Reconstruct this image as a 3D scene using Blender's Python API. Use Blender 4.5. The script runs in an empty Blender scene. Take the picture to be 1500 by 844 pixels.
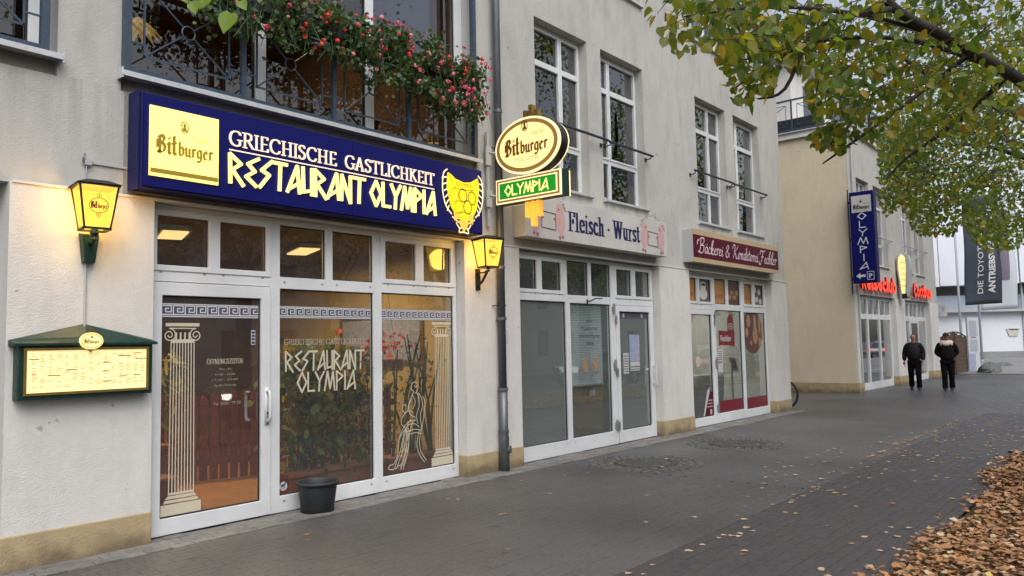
import bpy, math, random
import numpy as np
from mathutils import Vector, Matrix

random.seed(7)
RNG = np.random.default_rng(11)
SC = bpy.context.scene
COL = SC.collection

# ------------------------------------------------------------------ camera
YAW, PITCH, ROLL, FPX, HC = 0.873442628, 0.0736319806, -0.0204517016, 1142.3585, 1.6
def cam_rows():
    cy, sy, cp, sp = math.cos(YAW), math.sin(YAW), math.cos(PITCH), math.sin(PITCH)
    f = np.array([sy * cp, cy * cp, sp]); r = np.array([cy, -sy, 0.0]); u = np.cross(r, f)
    cr, sr = math.cos(ROLL), math.sin(ROLL)
    return cr * r + sr * u, -sr * r + cr * u, f
CR, CU, CF = cam_rows()
cam = bpy.data.cameras.new("camera")
cam.sensor_width = 36.0
cam.lens = FPX * 36.0 / 1500.0
cam.clip_start = 0.05
cam.clip_end = 600.0
cam_o = bpy.data.objects.new("camera", cam)
COL.objects.link(cam_o)
mw = Matrix.Identity(4)
for i in range(3):
    mw[i][0], mw[i][1], mw[i][2] = CR[i], CU[i], -CF[i]
mw[0][3], mw[1][3], mw[2][3] = 0.0, 0.0, HC
cam_o.matrix_world = mw
SC.camera = cam_o

def P(px, py, d):
    """the place at depth d (metres) that a reading of the photograph gives"""
    v = CF * d + CR * ((px - 750) / FPX * d) - CU * ((py - 422) / FPX * d)
    return np.array([v[0], v[1], v[2] + HC])

# ------------------------------------------------------------------ world, sun, exposure
SUN_EL, SUN_AZ = math.radians(52), math.radians(200)
world = bpy.data.worlds.new("World")
SC.world = world
world.use_nodes = True
wn, wl = world.node_tree.nodes, world.node_tree.links
wn.clear()
w_out = wn.new("ShaderNodeOutputWorld"); w_bg = wn.new("ShaderNodeBackground")
w_sky = wn.new("ShaderNodeTexSky"); w_sky.sky_type = 'NISHITA'; w_sky.sun_disc = False
w_sky.sun_elevation = SUN_EL; w_sky.sun_rotation = math.radians(212)
w_sky.air_density = 1.0; w_sky.dust_density = 4.0; w_sky.ozone_density = 1.0
w_hs = wn.new("ShaderNodeHueSaturation"); w_hs.inputs['Saturation'].default_value = 0.45
w_hs.inputs['Value'].default_value = 1.0
wl.new(w_sky.outputs[0], w_hs.inputs['Color']); wl.new(w_hs.outputs[0], w_bg.inputs[0])
w_bg.inputs[1].default_value = 0.14
wl.new(w_bg.outputs[0], w_out.inputs[0])

sun = bpy.data.lights.new("sun", 'SUN')
sun.energy = 0.7; sun.angle = math.radians(60); sun.color = (0.95, 0.97, 1.0)
sun_o = bpy.data.objects.new("sun", sun); COL.objects.link(sun_o)
dirv = Vector((math.sin(math.radians(212)) * math.cos(SUN_EL), math.cos(math.radians(212)) * math.cos(SUN_EL), math.sin(SUN_EL)))
sun_o.rotation_euler = dirv.to_track_quat('Z', 'Y').to_euler()
sun_o.location = (0, -5, 30)

SC.view_settings.view_transform = 'Standard'
SC.view_settings.look = 'None'
SC.view_settings.exposure = 0.60
SC.view_settings.gamma = 1.0
SC.render.engine = 'CYCLES'
SC.cycles.max_bounces = 7
SC.cycles.diffuse_bounces = 3
SC.cycles.glossy_bounces = 3
SC.cycles.transparent_max_bounces = 12
SC.cycles.caustics_reflective = False
SC.cycles.caustics_refractive = False
SC.cycles.sample_clamp_indirect = 4.0
SC.cycles.use_denoising = True

# ------------------------------------------------------------------ materials
def mat(name, col, rough=0.6, var=0.0, vs=3.0, col2=None, bump=0.0, bs=60.0, metal=0.0, spec=0.5,
        emis=None, es=0.0, stretch=None, trans=0.0, var2=0.0, vs2=0.6, rvar=0.0, coat=0.0):
    m = bpy.data.materials.new(name); m.use_nodes = True
    n, l = m.node_tree.nodes, m.node_tree.links
    b = n['Principled BSDF']
    b.inputs['Roughness'].default_value = rough
    b.inputs['Metallic'].default_value = metal
    b.inputs['Specular IOR Level'].default_value = spec
    if coat: b.inputs['Coat Weight'].default_value = coat
    c4 = (*col, 1)
    b.inputs['Base Color'].default_value = c4
    if emis:
        b.inputs['Emission Color'].default_value = (*emis, 1); b.inputs['Emission Strength'].default_value = es
    geo = n.new('ShaderNodeNewGeometry')
    vec = geo.outputs['Position']
    if var or col2:
        mp = n.new('ShaderNodeMapping'); l.new(vec, mp.inputs[0])
        mp.inputs['Scale'].default_value = stretch or (1, 1, 1)
        t = n.new('ShaderNodeTexNoise'); t.inputs['Scale'].default_value = vs; t.inputs['Detail'].default_value = 7
        t.inputs['Roughness'].default_value = 0.62
        l.new(mp.outputs[0], t.inputs['Vector'])
        rr = n.new('ShaderNodeMapRange'); rr.inputs[1].default_value = 0.32; rr.inputs[2].default_value = 0.68
        l.new(t.outputs[0], rr.inputs[0])
        mx = n.new('ShaderNodeMixRGB')
        c2 = col2 or tuple(max(0, c * (1 - var)) for c in col)
        mx.inputs[1].default_value = c4; mx.inputs[2].default_value = (*c2, 1)
        l.new(rr.outputs[0], mx.inputs[0])
        last = mx.outputs[0]
        if var2:
            t2 = n.new('ShaderNodeTexNoise'); t2.inputs['Scale'].default_value = vs2; t2.inputs['Detail'].default_value = 3
            l.new(vec, t2.inputs['Vector'])
            r2 = n.new('ShaderNodeMapRange'); r2.inputs[1].default_value = 0.35; r2.inputs[2].default_value = 0.65
            r2.inputs[3].default_value = 1 - var2; r2.inputs[4].default_value = 1 + var2 * 0.4
            l.new(t2.outputs[0], r2.inputs[0])
            ml = n.new('ShaderNodeMixRGB'); ml.blend_type = 'MULTIPLY'; ml.inputs[0].default_value = 1
            l.new(last, ml.inputs[1]); l.new(r2.outputs[0], ml.inputs[2]); last = ml.outputs[0]
        if 'paver' in name or 'path' in name:
            t5 = n.new('ShaderNodeTexNoise'); t5.inputs['Scale'].default_value = 6.5; t5.inputs['Detail'].default_value = 1.5; l.new(vec, t5.inputs['Vector'])
            r5 = n.new('ShaderNodeMapRange'); r5.inputs[1].default_value = 0.70; r5.inputs[2].default_value = 0.715; r5.inputs[3].default_value = 1.0; r5.inputs[4].default_value = 0.62; l.new(t5.outputs[0], r5.inputs[0])
            m5 = n.new('ShaderNodeMixRGB'); m5.blend_type = 'MULTIPLY'; m5.inputs[0].default_value = 1; l.new(last, m5.inputs[1]); l.new(r5.outputs[0], m5.inputs[2]); last = m5.outputs[0]
        l.new(last, b.inputs['Base Color'])
        if rvar:
            r3 = n.new('ShaderNodeMapRange'); r3.inputs[3].default_value = rough - rvar; r3.inputs[4].default_value = rough + rvar
            l.new(t.outputs[0], r3.inputs[0]); l.new(r3.outputs[0], b.inputs['Roughness'])
    if bump:
        t = n.new('ShaderNodeTexNoise'); t.inputs['Scale'].default_value = bs; t.inputs['Detail'].default_value = 5
        l.new(vec, t.inputs['Vector'])
        bp = n.new('ShaderNodeBump'); bp.inputs['Strength'].default_value = bump; bp.inputs['Distance'].default_value = 0.01
        l.new(t.outputs[0], bp.inputs['Height']); l.new(bp.outputs[0], b.inputs['Normal'])
    if trans:
        tr = n.new('ShaderNodeBsdfTranslucent'); mxs = n.new('ShaderNodeMixShader'); mxs.inputs[0].default_value = trans
        tr.inputs[0].default_value = (min(1, col[0] * 2.2), min(1, col[1] * 2.2), col[2] * 1.2, 1)
        o = n['Material Output']
        l.new(b.outputs[0], mxs.inputs[1]); l.new(tr.outputs[0], mxs.inputs[2]); l.new(mxs.outputs[0], o.inputs[0])
    return m

def glass(name, tint=(0.8, 0.85, 0.85), refl=1.0, haze=0.0, hcol=(0.3, 0.33, 0.33)):
    m = bpy.data.materials.new(name); m.use_nodes = True
    n, l = m.node_tree.nodes, m.node_tree.links
    n.clear()
    o = n.new('ShaderNodeOutputMaterial')
    t = n.new('ShaderNodeBsdfTransparent'); t.inputs[0].default_value = (*tint, 1)
    g = n.new('ShaderNodeBsdfGlossy'); g.inputs['Roughness'].default_value = 0.012; g.inputs[0].default_value = (refl,) * 3 + (1,)
    f = n.new('ShaderNodeFresnel'); f.inputs[0].default_value = 1.5
    geo = n.new('ShaderNodeNewGeometry')
    nz = n.new('ShaderNodeTexNoise'); nz.inputs['Scale'].default_value = 1.3; l.new(geo.outputs['Position'], nz.inputs['Vector'])
    bp = n.new('ShaderNodeBump'); bp.inputs['Strength'].default_value = 0.02; bp.inputs['Distance'].default_value = 0.02
    l.new(nz.outputs[0], bp.inputs['Height']); l.new(bp.outputs[0], g.inputs['Normal'])
    a = n.new('ShaderNodeMixShader')
    base = t.outputs[0]
    if haze:
        d = n.new('ShaderNodeBsdfDiffuse'); d.inputs[0].default_value = (*hcol, 1)
        h = n.new('ShaderNodeMixShader'); h.inputs[0].default_value = haze
        l.new(t.outputs[0], h.inputs[1]); l.new(d.outputs[0], h.inputs[2]); base = h.outputs[0]
    bf = n.new('ShaderNodeMath'); bf.operation = 'SUBTRACT'; bf.inputs[0].default_value = 1; l.new(geo.outputs['Backfacing'], bf.inputs[1])
    fm = n.new('ShaderNodeMath'); fm.operation = 'MULTIPLY'; l.new(f.outputs[0], fm.inputs[0]); l.new(bf.outputs[0], fm.inputs[1])
    f2 = n.new('ShaderNodeMath'); f2.operation = 'MULTIPLY'; f2.inputs[1].default_value = 2.3; f2.use_clamp = True; l.new(fm.outputs[0], f2.inputs[0])
    l.new(f2.outputs[0], a.inputs[0]); l.new(base, a.inputs[1]); l.new(g.outputs[0], a.inputs[2])
    l.new(a.outputs[0], o.inputs[0])
    return m

def emit(name, col, s, vary=0.0, vs=4.0):
    return mat(name, tuple(c * 0.8 for c in col), rough=0.5, emis=col, es=s, var=vary, vs=vs)

def wall_mat(name, col, dirt, streak=1.0, bump=0.5, bs=95, lowdirt=None, drip=None):
    """roughcast render: grain, pits, run-off streaks and blotches"""
    m = bpy.data.materials.new(name); m.use_nodes = True
    n, l = m.node_tree.nodes, m.node_tree.links
    b = n['Principled BSDF']; b.inputs['Roughness'].default_value = 0.9; b.inputs['Specular IOR Level'].default_value = 0.25
    geo = n.new('ShaderNodeNewGeometry'); pos = geo.outputs['Position']
    def noise(scale, detail=4, sc=(1, 1, 1), lo=0.4, hi=0.7):
        mp = n.new('ShaderNodeMapping'); mp.inputs['Scale'].default_value = sc; l.new(pos, mp.inputs[0])
        t = n.new('ShaderNodeTexNoise'); t.inputs['Scale'].default_value = scale; t.inputs['Detail'].default_value = detail
        l.new(mp.outputs[0], t.inputs['Vector'])
        r = n.new('ShaderNodeMapRange'); r.inputs[1].default_value = lo; r.inputs[2].default_value = hi; l.new(t.outputs[0], r.inputs[0])
        return t, r
    def mix(a, bcol, fac, amt):
        mu = n.new('ShaderNodeMath'); mu.operation = 'MULTIPLY'; mu.inputs[1].default_value = amt; l.new(fac, mu.inputs[0])
        x = n.new('ShaderNodeMixRGB'); l.new(mu.outputs[0], x.inputs[0])
        if isinstance(a, tuple): x.inputs[1].default_value = (*a, 1)
        else: l.new(a, x.inputs[1])
        x.inputs[2].default_value = (*bcol, 1)
        return x.outputs[0]
    _, r1 = noise(0.9, 6)
    _, r2 = noise(3.0, 6, (1.5, 1.5, 0.6), 0.46, 0.72)
    _, r3 = noise(14.0, 5, (1, 1, 1), 0.5, 0.75)
    c = mix(col, dirt, r1.outputs[0], 0.55)
    c = mix(c, tuple(d * 0.75 for d in dirt), r2.outputs[0], 0.5 * streak)
    c = mix(c, tuple(min(1, v * 1.08) for v in col), r3.outputs[0], 0.4)
    if lowdirt:
        sp = n.new('ShaderNodeSeparateXYZ'); l.new(pos, sp.inputs[0])
        t4, _ = noise(5.0, 6)
        ad = n.new('ShaderNodeMath'); ad.operation = 'MULTIPLY_ADD'; ad.inputs[1].default_value = 0.35
        l.new(t4.outputs[0], ad.inputs[0]); l.new(sp.outputs[2], ad.inputs[2])
        mr = n.new('ShaderNodeMapRange'); mr.inputs[1].default_value = 0.34; mr.inputs[2].default_value = 0.18
        mr.inputs[3].default_value = 0; mr.inputs[4].default_value = 1
        l.new(ad.outputs[0], mr.inputs[0])
        c = mix(c, lowdirt, mr.outputs[0], 0.8)
    if drip:
        sp = n.new('ShaderNodeSeparateXYZ'); l.new(pos, sp.inputs[0])
        _, rd = noise(1.0, 4, (7, 7, 0.22), 0.50, 0.66)
        m1 = n.new('ShaderNodeMapRange'); m1.inputs[1].default_value = drip - 0.85; m1.inputs[2].default_value = drip - 0.05; l.new(sp.outputs[2], m1.inputs[0])
        m2 = n.new('ShaderNodeMath'); m2.operation = 'LESS_THAN'; m2.inputs[1].default_value = drip; l.new(sp.outputs[2], m2.inputs[0])
        m3 = n.new('ShaderNodeMath'); m3.operation = 'MULTIPLY'; l.new(m1.outputs[0], m3.inputs[0]); l.new(m2.outputs[0], m3.inputs[1])
        m4 = n.new('ShaderNodeMath'); m4.operation = 'MULTIPLY'; l.new(m3.outputs[0], m4.inputs[0]); l.new(rd.outputs[0], m4.inputs[1])
        c = mix(c, tuple(d * 0.5 for d in dirt), m4.outputs[0], 0.4)
    _, r6 = noise(8.0, 2, (1, 1, 1), 0.735, 0.76)
    c = mix(c, tuple(d * 0.45 for d in dirt), r6.outputs[0], 0.6)
    _, r7 = noise(1.7, 8, (2.2, 2.2, 0.5), 0.56, 0.74)
    c = mix(c, tuple(d * 0.62 for d in dirt), r7.outputs[0], 0.45 * streak)
    l.new(c, b.inputs['Base Color'])
    t5, _ = noise(bs, 3)
    v = n.new('ShaderNodeTexVoronoi'); v.inputs['Scale'].default_value = bs * 0.7; l.new(pos, v.inputs['Vector'])
    ad = n.new('ShaderNodeMath'); ad.operation = 'ADD'; l.new(t5.outputs[0], ad.inputs[0]); l.new(v.outputs[0], ad.inputs[1])
    bp = n.new('ShaderNodeBump'); bp.inputs['Strength'].default_value = bump; bp.inputs['Distance'].default_value = 0.008
    l.new(ad.outputs[0], bp.inputs['Height']); l.new(bp.outputs[0], b.inputs['Normal'])
    return m

MT = {}
MT['wall_up'] = wall_mat('upper_render', (0.49, 0.478, 0.452), (0.40, 0.392, 0.372), 0.7, 0.22, drip=3.86)
MT['wall_low'] = wall_mat('lower_render', (0.66, 0.645, 0.615), (0.56, 0.548, 0.525), 0.5, 0.28, 100)
MT['reveal'] = wall_mat('grey_band_render', (0.30, 0.29, 0.265), (0.25, 0.24, 0.22), 0.8, 0.35)
MT['plinth'] = wall_mat('tan_plinth_render', (0.44, 0.345, 0.205), (0.31, 0.24, 0.145), 0.6, 0.3, 70, lowdirt=(0.13, 0.10, 0.065))
MT['yellow'] = wall_mat('yellow_side_render', (0.68, 0.585, 0.425), (0.59, 0.51, 0.37), 0.35, 0.3)
MT['white_paint'] = mat('white_frame_paint', (0.74, 0.76, 0.78), 0.35, var=0.14, vs=2.2, spec=0.5, var2=0.1)
MT['alu'] = mat('white_sill_metal', (0.62, 0.63, 0.64), 0.3, var=0.2, vs=8, metal=0.2)
MT['rail_blue'] = mat('slate_blue_rail_paint', (0.045, 0.075, 0.115), 0.38, var=0.35, vs=20)
MT['rail_dark'] = mat('dark_green_rail_paint', (0.02, 0.035, 0.04), 0.35, var=0.3, vs=20)
MT['gasket'] = mat('black_gasket', (0.012, 0.012, 0.013), 0.7)
MT['zinc'] = mat('zinc_pipe', (0.16, 0.175, 0.19), 0.42, var=0.35, vs=6, metal=0.55, stretch=(1, 1, 0.3), bump=0.1, bs=30)
MT['green'] = mat('dark_green_enamel', (0.004, 0.036, 0.026), 0.42, var=0.4, vs=12, bump=0.05)
MT['black'] = mat('black_iron', (0.012, 0.013, 0.012), 0.45, var=0.3, vs=20)
MT['gold'] = mat('brass_trim', (0.42, 0.28, 0.07), 0.35, metal=0.7, var=0.3, vs=20)
MT['blue_sign'] = mat('cobalt_blue_acrylic', (0.008, 0.010, 0.12), 0.35, var=0.12, vs=1.5, spec=0.15)
MT['blue_side'] = mat('cobalt_blue_case', (0.009, 0.011, 0.085), 0.5, var=0.2, vs=5, spec=0.2)
MT['glow_cream'] = emit('lit_cream_panel', (1.0, 0.80, 0.19), 0.92, 0.03)
MT['glow_letter'] = emit('lit_letter', (1.0, 0.80, 0.24), 0.86)
MT['glow_roman'] = mat('cream_letter', (0.8, 0.68, 0.55), 0.5, emis=(1.0, 0.74, 0.50), es=0.38)
MT['glow_oval'] = emit('lit_ivory_panel', (1.0, 0.74, 0.28), 0.72, 0.03)
MT['glow_rim'] = emit('lit_sign_rim', (1.0, 0.78, 0.42), 0.66)
MT['glow_yellow'] = emit('lit_yellow_shield', (1.0, 0.72, 0.01), 0.62)
def lamp_glass_mat():
    m = bpy.data.materials.new('lit_lamp_glass'); m.use_nodes = True
    n, l = m.node_tree.nodes, m.node_tree.links; n.clear()
    o = n.new('ShaderNodeOutputMaterial'); t = n.new('ShaderNodeBsdfTransparent'); t.inputs[0].default_value = (1, .85, .5, 1)
    e = n.new('ShaderNodeEmission'); e.inputs[0].default_value = (1, .66, .09, 1); e.inputs[1].default_value = 1.15
    x = n.new('ShaderNodeMixShader'); x.inputs[0].default_value = .62
    l.new(t.outputs[0], x.inputs[1]); l.new(e.outputs[0], x.inputs[2]); l.new(x.outputs[0], o.inputs[0]); return m
MT['glow_lamp'] = lamp_glass_mat()
MT['glow_menu'] = emit('lit_menu_paper', (1.0, 0.82, 0.38), 0.46, 0.06, 6)
MT['glow_green'] = emit('lit_green_panel', (0.005, 0.26, 0.015), 0.42)
MT['glow_bar'] = emit('lit_amber_bar', (1.0, 0.48, 0.06), 0.55)
MT['glow_red'] = emit('lit_red_letter', (1.0, 0.06, 0.02), 0.66)
MT['brownrim'] = mat('bronze_rim', (0.30, 0.17, 0.05), 0.45, emis=(0.5, 0.27, 0.05), es=0.12)
MT['ink_brown'] = mat('brown_print', (0.12, 0.055, 0.015), 0.5, emis=(0.3, 0.12, 0.02), es=0.1)
MT['ink_gold'] = mat('gold_print', (0.30, 0.20, 0.02), 0.5, emis=(0.62, 0.38, 0.02), es=0.07)
MT['ink_black'] = mat('black_print', (0.02, 0.018, 0.015), 0.5)
MT['vinyl'] = mat('cream_vinyl', (0.60, 0.55, 0.42), 0.6, var=0.1, vs=5)
MT['vinyl_dim'] = mat('dim_vinyl', (0.33, 0.31, 0.25), 0.6)
MT['vinyl_white'] = mat('white_vinyl', (0.62, 0.62, 0.64), 0.6)
MT['band_navy'] = mat('navy_film', (0.075, 0.075, 0.115), 0.3)
MT['sign_white'] = mat('white_sign_panel', (0.60, 0.58, 0.56), 0.4, var=0.16, vs=3, var2=0.08, stretch=(1, 1, 0.4))
MT['navy'] = mat('navy_lettering', (0.008, 0.010, 0.075), 0.5)
MT['pink'] = mat('pig_pink', (0.58, 0.36, 0.35), 0.5)
MT['pink_d'] = mat('pig_dark_pink', (0.36, 0.12, 0.13), 0.5)
MT['maroon'] = mat('maroon_panel', (0.095, 0.008, 0.024), 0.5, var=0.15, vs=4, spec=0.15)
MT['sand'] = mat('sand_trim_panel', (0.52, 0.38, 0.22), 0.45, var=0.12, vs=6)
MT['script'] = mat('pale_pink_lettering', (0.72, 0.58, 0.62), 0.5)
MT['red_film'] = mat('dark_red_film', (0.17, 0.012, 0.022), 0.35)
MT['orange'] = mat('orange_poster', (0.50, 0.23, 0.06), 0.45, var=0.2, vs=3)
MT['print_dark'] = mat('brown_photo_print', (0.075, 0.055, 0.05), 0.4, var=0.7, vs=14, col2=(0.16, 0.11, 0.09))
MT['print_red'] = mat('red_brown_photo_print', (0.16, 0.06, 0.045), 0.4, var=0.7, vs=16, col2=(0.05, 0.03, 0.03))
MT['bread'] = mat('bread_print', (0.46, 0.27, 0.13), 0.5, var=0.45, vs=22)
MT['cup'] = mat('white_porcelain_print', (0.6, 0.58, 0.55), 0.4)
MT['glass'] = glass('clear_glass', (0.82, 0.84, 0.84), haze=0.05, hcol=(0.34, 0.34, 0.36))  # faint diffuse veil in the pane stands for pale street reflections
MT['glass_up'] = glass('upper_window_glass', (0.55, 0.58, 0.6))
MT['glass_frost'] = glass('frosted_shop_glass', (0.5, 0.55, 0.55), haze=0.42, hcol=(0.27, 0.30, 0.29))
MT['glass_bake'] = glass('bakery_glass', (0.6, 0.64, 0.64), haze=0.10, hcol=(0.20, 0.225, 0.225))
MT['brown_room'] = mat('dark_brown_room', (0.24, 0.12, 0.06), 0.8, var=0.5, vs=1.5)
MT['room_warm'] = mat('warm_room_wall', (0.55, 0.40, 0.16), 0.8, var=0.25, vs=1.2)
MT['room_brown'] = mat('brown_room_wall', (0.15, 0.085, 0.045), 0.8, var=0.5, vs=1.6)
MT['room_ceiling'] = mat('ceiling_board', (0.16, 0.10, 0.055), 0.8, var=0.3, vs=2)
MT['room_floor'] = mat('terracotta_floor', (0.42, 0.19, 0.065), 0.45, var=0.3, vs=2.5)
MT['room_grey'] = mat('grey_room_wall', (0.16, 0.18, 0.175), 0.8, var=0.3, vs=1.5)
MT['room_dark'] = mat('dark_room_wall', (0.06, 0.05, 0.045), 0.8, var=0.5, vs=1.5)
MT['curtain'] = mat('lilac_reflection_sheet', (0.55, 0.52, 0.66), 0.8, emis=(0.6, 0.55, 0.75), es=0.0)  # pale lilac of a reflection put into a flat colour
MT['blue_film'] = mat('blue_blind', (0.03, 0.085, 0.25), 0.6)
MT['tan_curtain'] = mat('tan_curtain', (0.50, 0.42, 0.34), 0.8)
MT['panel_light'] = emit('ceiling_lamp_diffuser', (1.0, 0.64, 0.24), 1.3)
MT['wood_red'] = mat('red_brown_wood', (0.20, 0.045, 0.022), 0.5, var=0.45, vs=8, stretch=(1, 1, 0.2))
MT['terracotta'] = mat('terracotta_pot', (0.34, 0.13, 0.06), 0.7, var=0.3, vs=6)
MT['pot_grey'] = mat('dark_plastic_pot', (0.022, 0.026, 0.03), 0.55, var=0.3, vs=15, bump=0.05)
MT['soil'] = mat('water_and_soil', (0.05, 0.045, 0.04), 0.3, var=0.4, vs=20)
MT['conduit'] = mat('grey_plastic_conduit', (0.42, 0.43, 0.44), 0.5)
MT['steel'] = mat('brushed_steel', (0.35, 0.35, 0.36), 0.35, metal=0.8)
MT['bark'] = mat('tree_bark', (0.042, 0.033, 0.027), 0.9, var=0.5, vs=9, bump=0.8, bs=30)
MT['twig'] = mat('twig_bark', (0.035, 0.026, 0.02), 0.9)
LEAF = [mat('leaf_green', (0.125, 0.165, 0.020), 0.45, trans=0.52), mat('leaf_deep_green', (0.072, 0.122, 0.020), 0.45, trans=0.48),
        mat('leaf_olive', (0.20, 0.195, 0.018), 0.5, trans=0.5), mat('leaf_yellow', (0.30, 0.20, 0.022), 0.5, trans=0.42),
        mat('leaf_orange', (0.33, 0.13, 0.022), 0.5, trans=0.36), mat('leaf_fresh_green', (0.16, 0.25, 0.02), 0.4, trans=0.5)]
LITTER = [mat('fallen_tan', (0.46, 0.265, 0.14), 0.7, var=0.4, vs=25), mat('fallen_brown', (0.27, 0.125, 0.06), 0.7, var=0.4, vs=25),
          mat('fallen_rust', (0.44, 0.205, 0.075), 0.7, var=0.4, vs=25), mat('fallen_dark', (0.17, 0.085, 0.04), 0.8),
          mat('fallen_pale', (0.60, 0.43, 0.28), 0.65, var=0.3, vs=25), mat('fallen_yellow', (0.46, 0.36, 0.10), 0.6)]
MT['ger_leaf'] = mat('geranium_leaf', (0.045, 0.090, 0.026), 0.5, trans=0.2)
MT['ger_leaf2'] = mat('geranium_leaf_light', (0.095, 0.150, 0.04), 0.5, trans=0.25)
MT['fl_red'] = mat('red_petals', (0.78, 0.035, 0.035), 0.5, trans=0.15)
MT['fl_pink'] = mat('pink_petals', (0.85, 0.27, 0.36), 0.5, trans=0.2)
MT['fl_rose'] = mat('rose_petals', (0.78, 0.09, 0.17), 0.5, trans=0.2)
MT['fl_orange'] = mat('orange_petals', (0.65, 0.12, 0.06), 0.5, trans=0.2)
MT['plant'] = mat('indoor_leaf', (0.15, 0.18, 0.045), 0.5, trans=0.25)
MT['plant_d'] = mat('indoor_dark_leaf', (0.05, 0.085, 0.02), 0.5, trans=0.2)
MT['plant_y'] = mat('indoor_yellow_leaf', (0.30, 0.24, 0.05), 0.5, trans=0.3)
MT['asphalt'] = mat('grey_path_surface', (0.104, 0.102, 0.102), 0.45, var=0.30, vs=38, var2=0.30, vs2=0.45, bump=0.35, bs=160, rvar=0.1)
MT['paver'] = mat('grey_paver', (0.106, 0.103, 0.101), 0.48, var=0.32, vs=30, var2=0.30, vs2=0.45, bump=0.4, bs=150, rvar=0.1)
MT['paver_d'] = mat('dark_paver', (0.066, 0.062, 0.066), 0.48, var=0.28, vs=30, var2=0.15, vs2=0.5, bump=0.4, bs=150, rvar=0.1)
MT['paver_d2'] = mat('dark_paver_warm', (0.076, 0.066, 0.067), 0.6, var=0.32, vs=30, bump=0.4, bs=150)
MT['cobble'] = mat('pale_paver', (0.25, 0.24, 0.225), 0.75, var=0.4, vs=14, var2=0.15, vs2=1.2, bump=0.5, bs=110)
MT['cobble2'] = mat('pale_paver_dark', (0.20, 0.195, 0.185), 0.75, var=0.4, vs=14, bump=0.5, bs=110)
MT['cobble_s'] = mat('granite_sett', (0.112, 0.112, 0.108), 0.7, var=0.5, vs=25, bump=0.4, bs=90)
MT['joint'] = mat('sandy_joint', (0.075, 0.069, 0.06), 0.9, var=0.5, vs=30)
MT['joint_d'] = mat('dark_joint', (0.045, 0.041, 0.04), 0.95, var=0.5, vs=30)
MT['iron'] = mat('cast_iron_cover', (0.12, 0.115, 0.108), 0.6, var=0.4, vs=14, metal=0.2, bump=0.3, bs=60)
MT['soilground'] = mat('verge_soil', (0.13, 0.080, 0.042), 0.95, var=0.5, vs=7, col2=(0.05, 0.065, 0.02), bump=0.6, bs=25)
MT['grass'] = mat('verge_grass', (0.075, 0.105, 0.022), 0.7, trans=0.2)
MT['road'] = mat('road_asphalt', (0.06, 0.06, 0.06), 0.8, var=0.3, vs=20, bump=0.3, bs=120)
MT['light_paving'] = mat('pale_grey_paving', (0.24, 0.235, 0.235), 0.7, var=0.25, vs=2.5, var2=0.2, vs2=0.3, bump=0.2, bs=60)
MT['kerb'] = mat('kerb_stone', (0.20, 0.195, 0.185), 0.8, var=0.3, vs=8)
MT['white_wall'] = mat('white_hall_cladding', (0.72, 0.75, 0.80), 0.55, var=0.06, vs=0.6)
MT['grey_clad'] = mat('grey_blue_cladding', (0.36, 0.41, 0.48), 0.5, var=0.1, vs=1)
MT['grey_base'] = mat('grey_base_render', (0.28, 0.29, 0.29), 0.8, var=0.15, vs=2)
MT['dark_recess'] = mat('dark_recess', (0.14, 0.13, 0.12), 0.7, var=0.2, vs=2)
MT['banner'] = mat('dark_banner_cloth', (0.040, 0.050, 0.070), 0.7, var=0.2, vs=2, trans=0.1)
MT['banner_w'] = mat('white_banner_cloth', (0.62, 0.66, 0.72), 0.7, trans=0.2)
MT['banner_p'] = mat('banner_photo_print', (0.13, 0.14, 0.20), 0.6, var=0.6, vs=2.5, col2=(0.22, 0.17, 0.2))
MT['fence_wood'] = mat('weathered_brown_wood', (0.12, 0.075, 0.05), 0.8, var=0.45, vs=12, stretch=(0.15, 0.15, 1), bump=0.3, bs=30)
MT['rock'] = mat('grey_boulder', (0.16, 0.17, 0.16), 0.85, var=0.5, vs=5, bump=0.6, bs=14)
MT['black_cloth'] = mat('black_cloth', (0.006, 0.006, 0.008), 0.95, spec=0.1, var=0.4, vs=12, bump=0.4, bs=22)
MT['black_jacket'] = mat('black_jacket_cloth', (0.008, 0.008, 0.011), 0.7, spec=0.25, var=0.5, vs=10, bump=0.6, bs=16)
MT['maroon_cloth'] = mat('dark_jacket_cloth', (0.010, 0.007, 0.009), 0.85, spec=0.15, var=0.4, vs=10, bump=0.6, bs=16)
MT['pale_cloth'] = mat('pale_yoke_cloth', (0.62, 0.50, 0.45), 0.8, bump=0.3, bs=20)
MT['skin'] = mat('skin', (0.42, 0.17, 0.12), 0.55, var=0.25, vs=18)
MT['skin_d'] = mat('skin_darker', (0.26, 0.13, 0.09), 0.55, var=0.25, vs=18)  # darker skin tone for the second man and for mouths
MT['hair'] = mat('dark_hair', (0.02, 0.015, 0.012), 0.8)
MT['shoe'] = mat('black_leather', (0.012, 0.011, 0.01), 0.35)
MT['rubber'] = mat('tyre_rubber', (0.015, 0.015, 0.015), 0.8)
MT['red_paint'] = mat('dark_red_enamel', (0.16, 0.015, 0.015), 0.3)
MT['beige_house'] = mat('beige_house_render', (0.58, 0.54, 0.47), 0.85, var=0.15, vs=1)
MT['pale_house'] = mat('pale_house_render', (0.62, 0.62, 0.62), 0.85, var=0.15, vs=1)
MT['tile'] = mat('roof_tile', (0.12, 0.05, 0.035), 0.8, var=0.4, vs=5)
MT['dark_pane'] = mat('dark_window_pane', (0.03, 0.035, 0.04), 0.08)
MT['car_paint'] = mat('silver_grey_paint', (0.16, 0.17, 0.18), 0.25, metal=0.5, coat=0.6)
MT['headlamp'] = emit('lit_headlamp', (1.0, 0.97, 0.85), 6.0)
MT['tail'] = emit('lit_tail_lamp', (1.0, 0.04, 0.03), 2.5)
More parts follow.
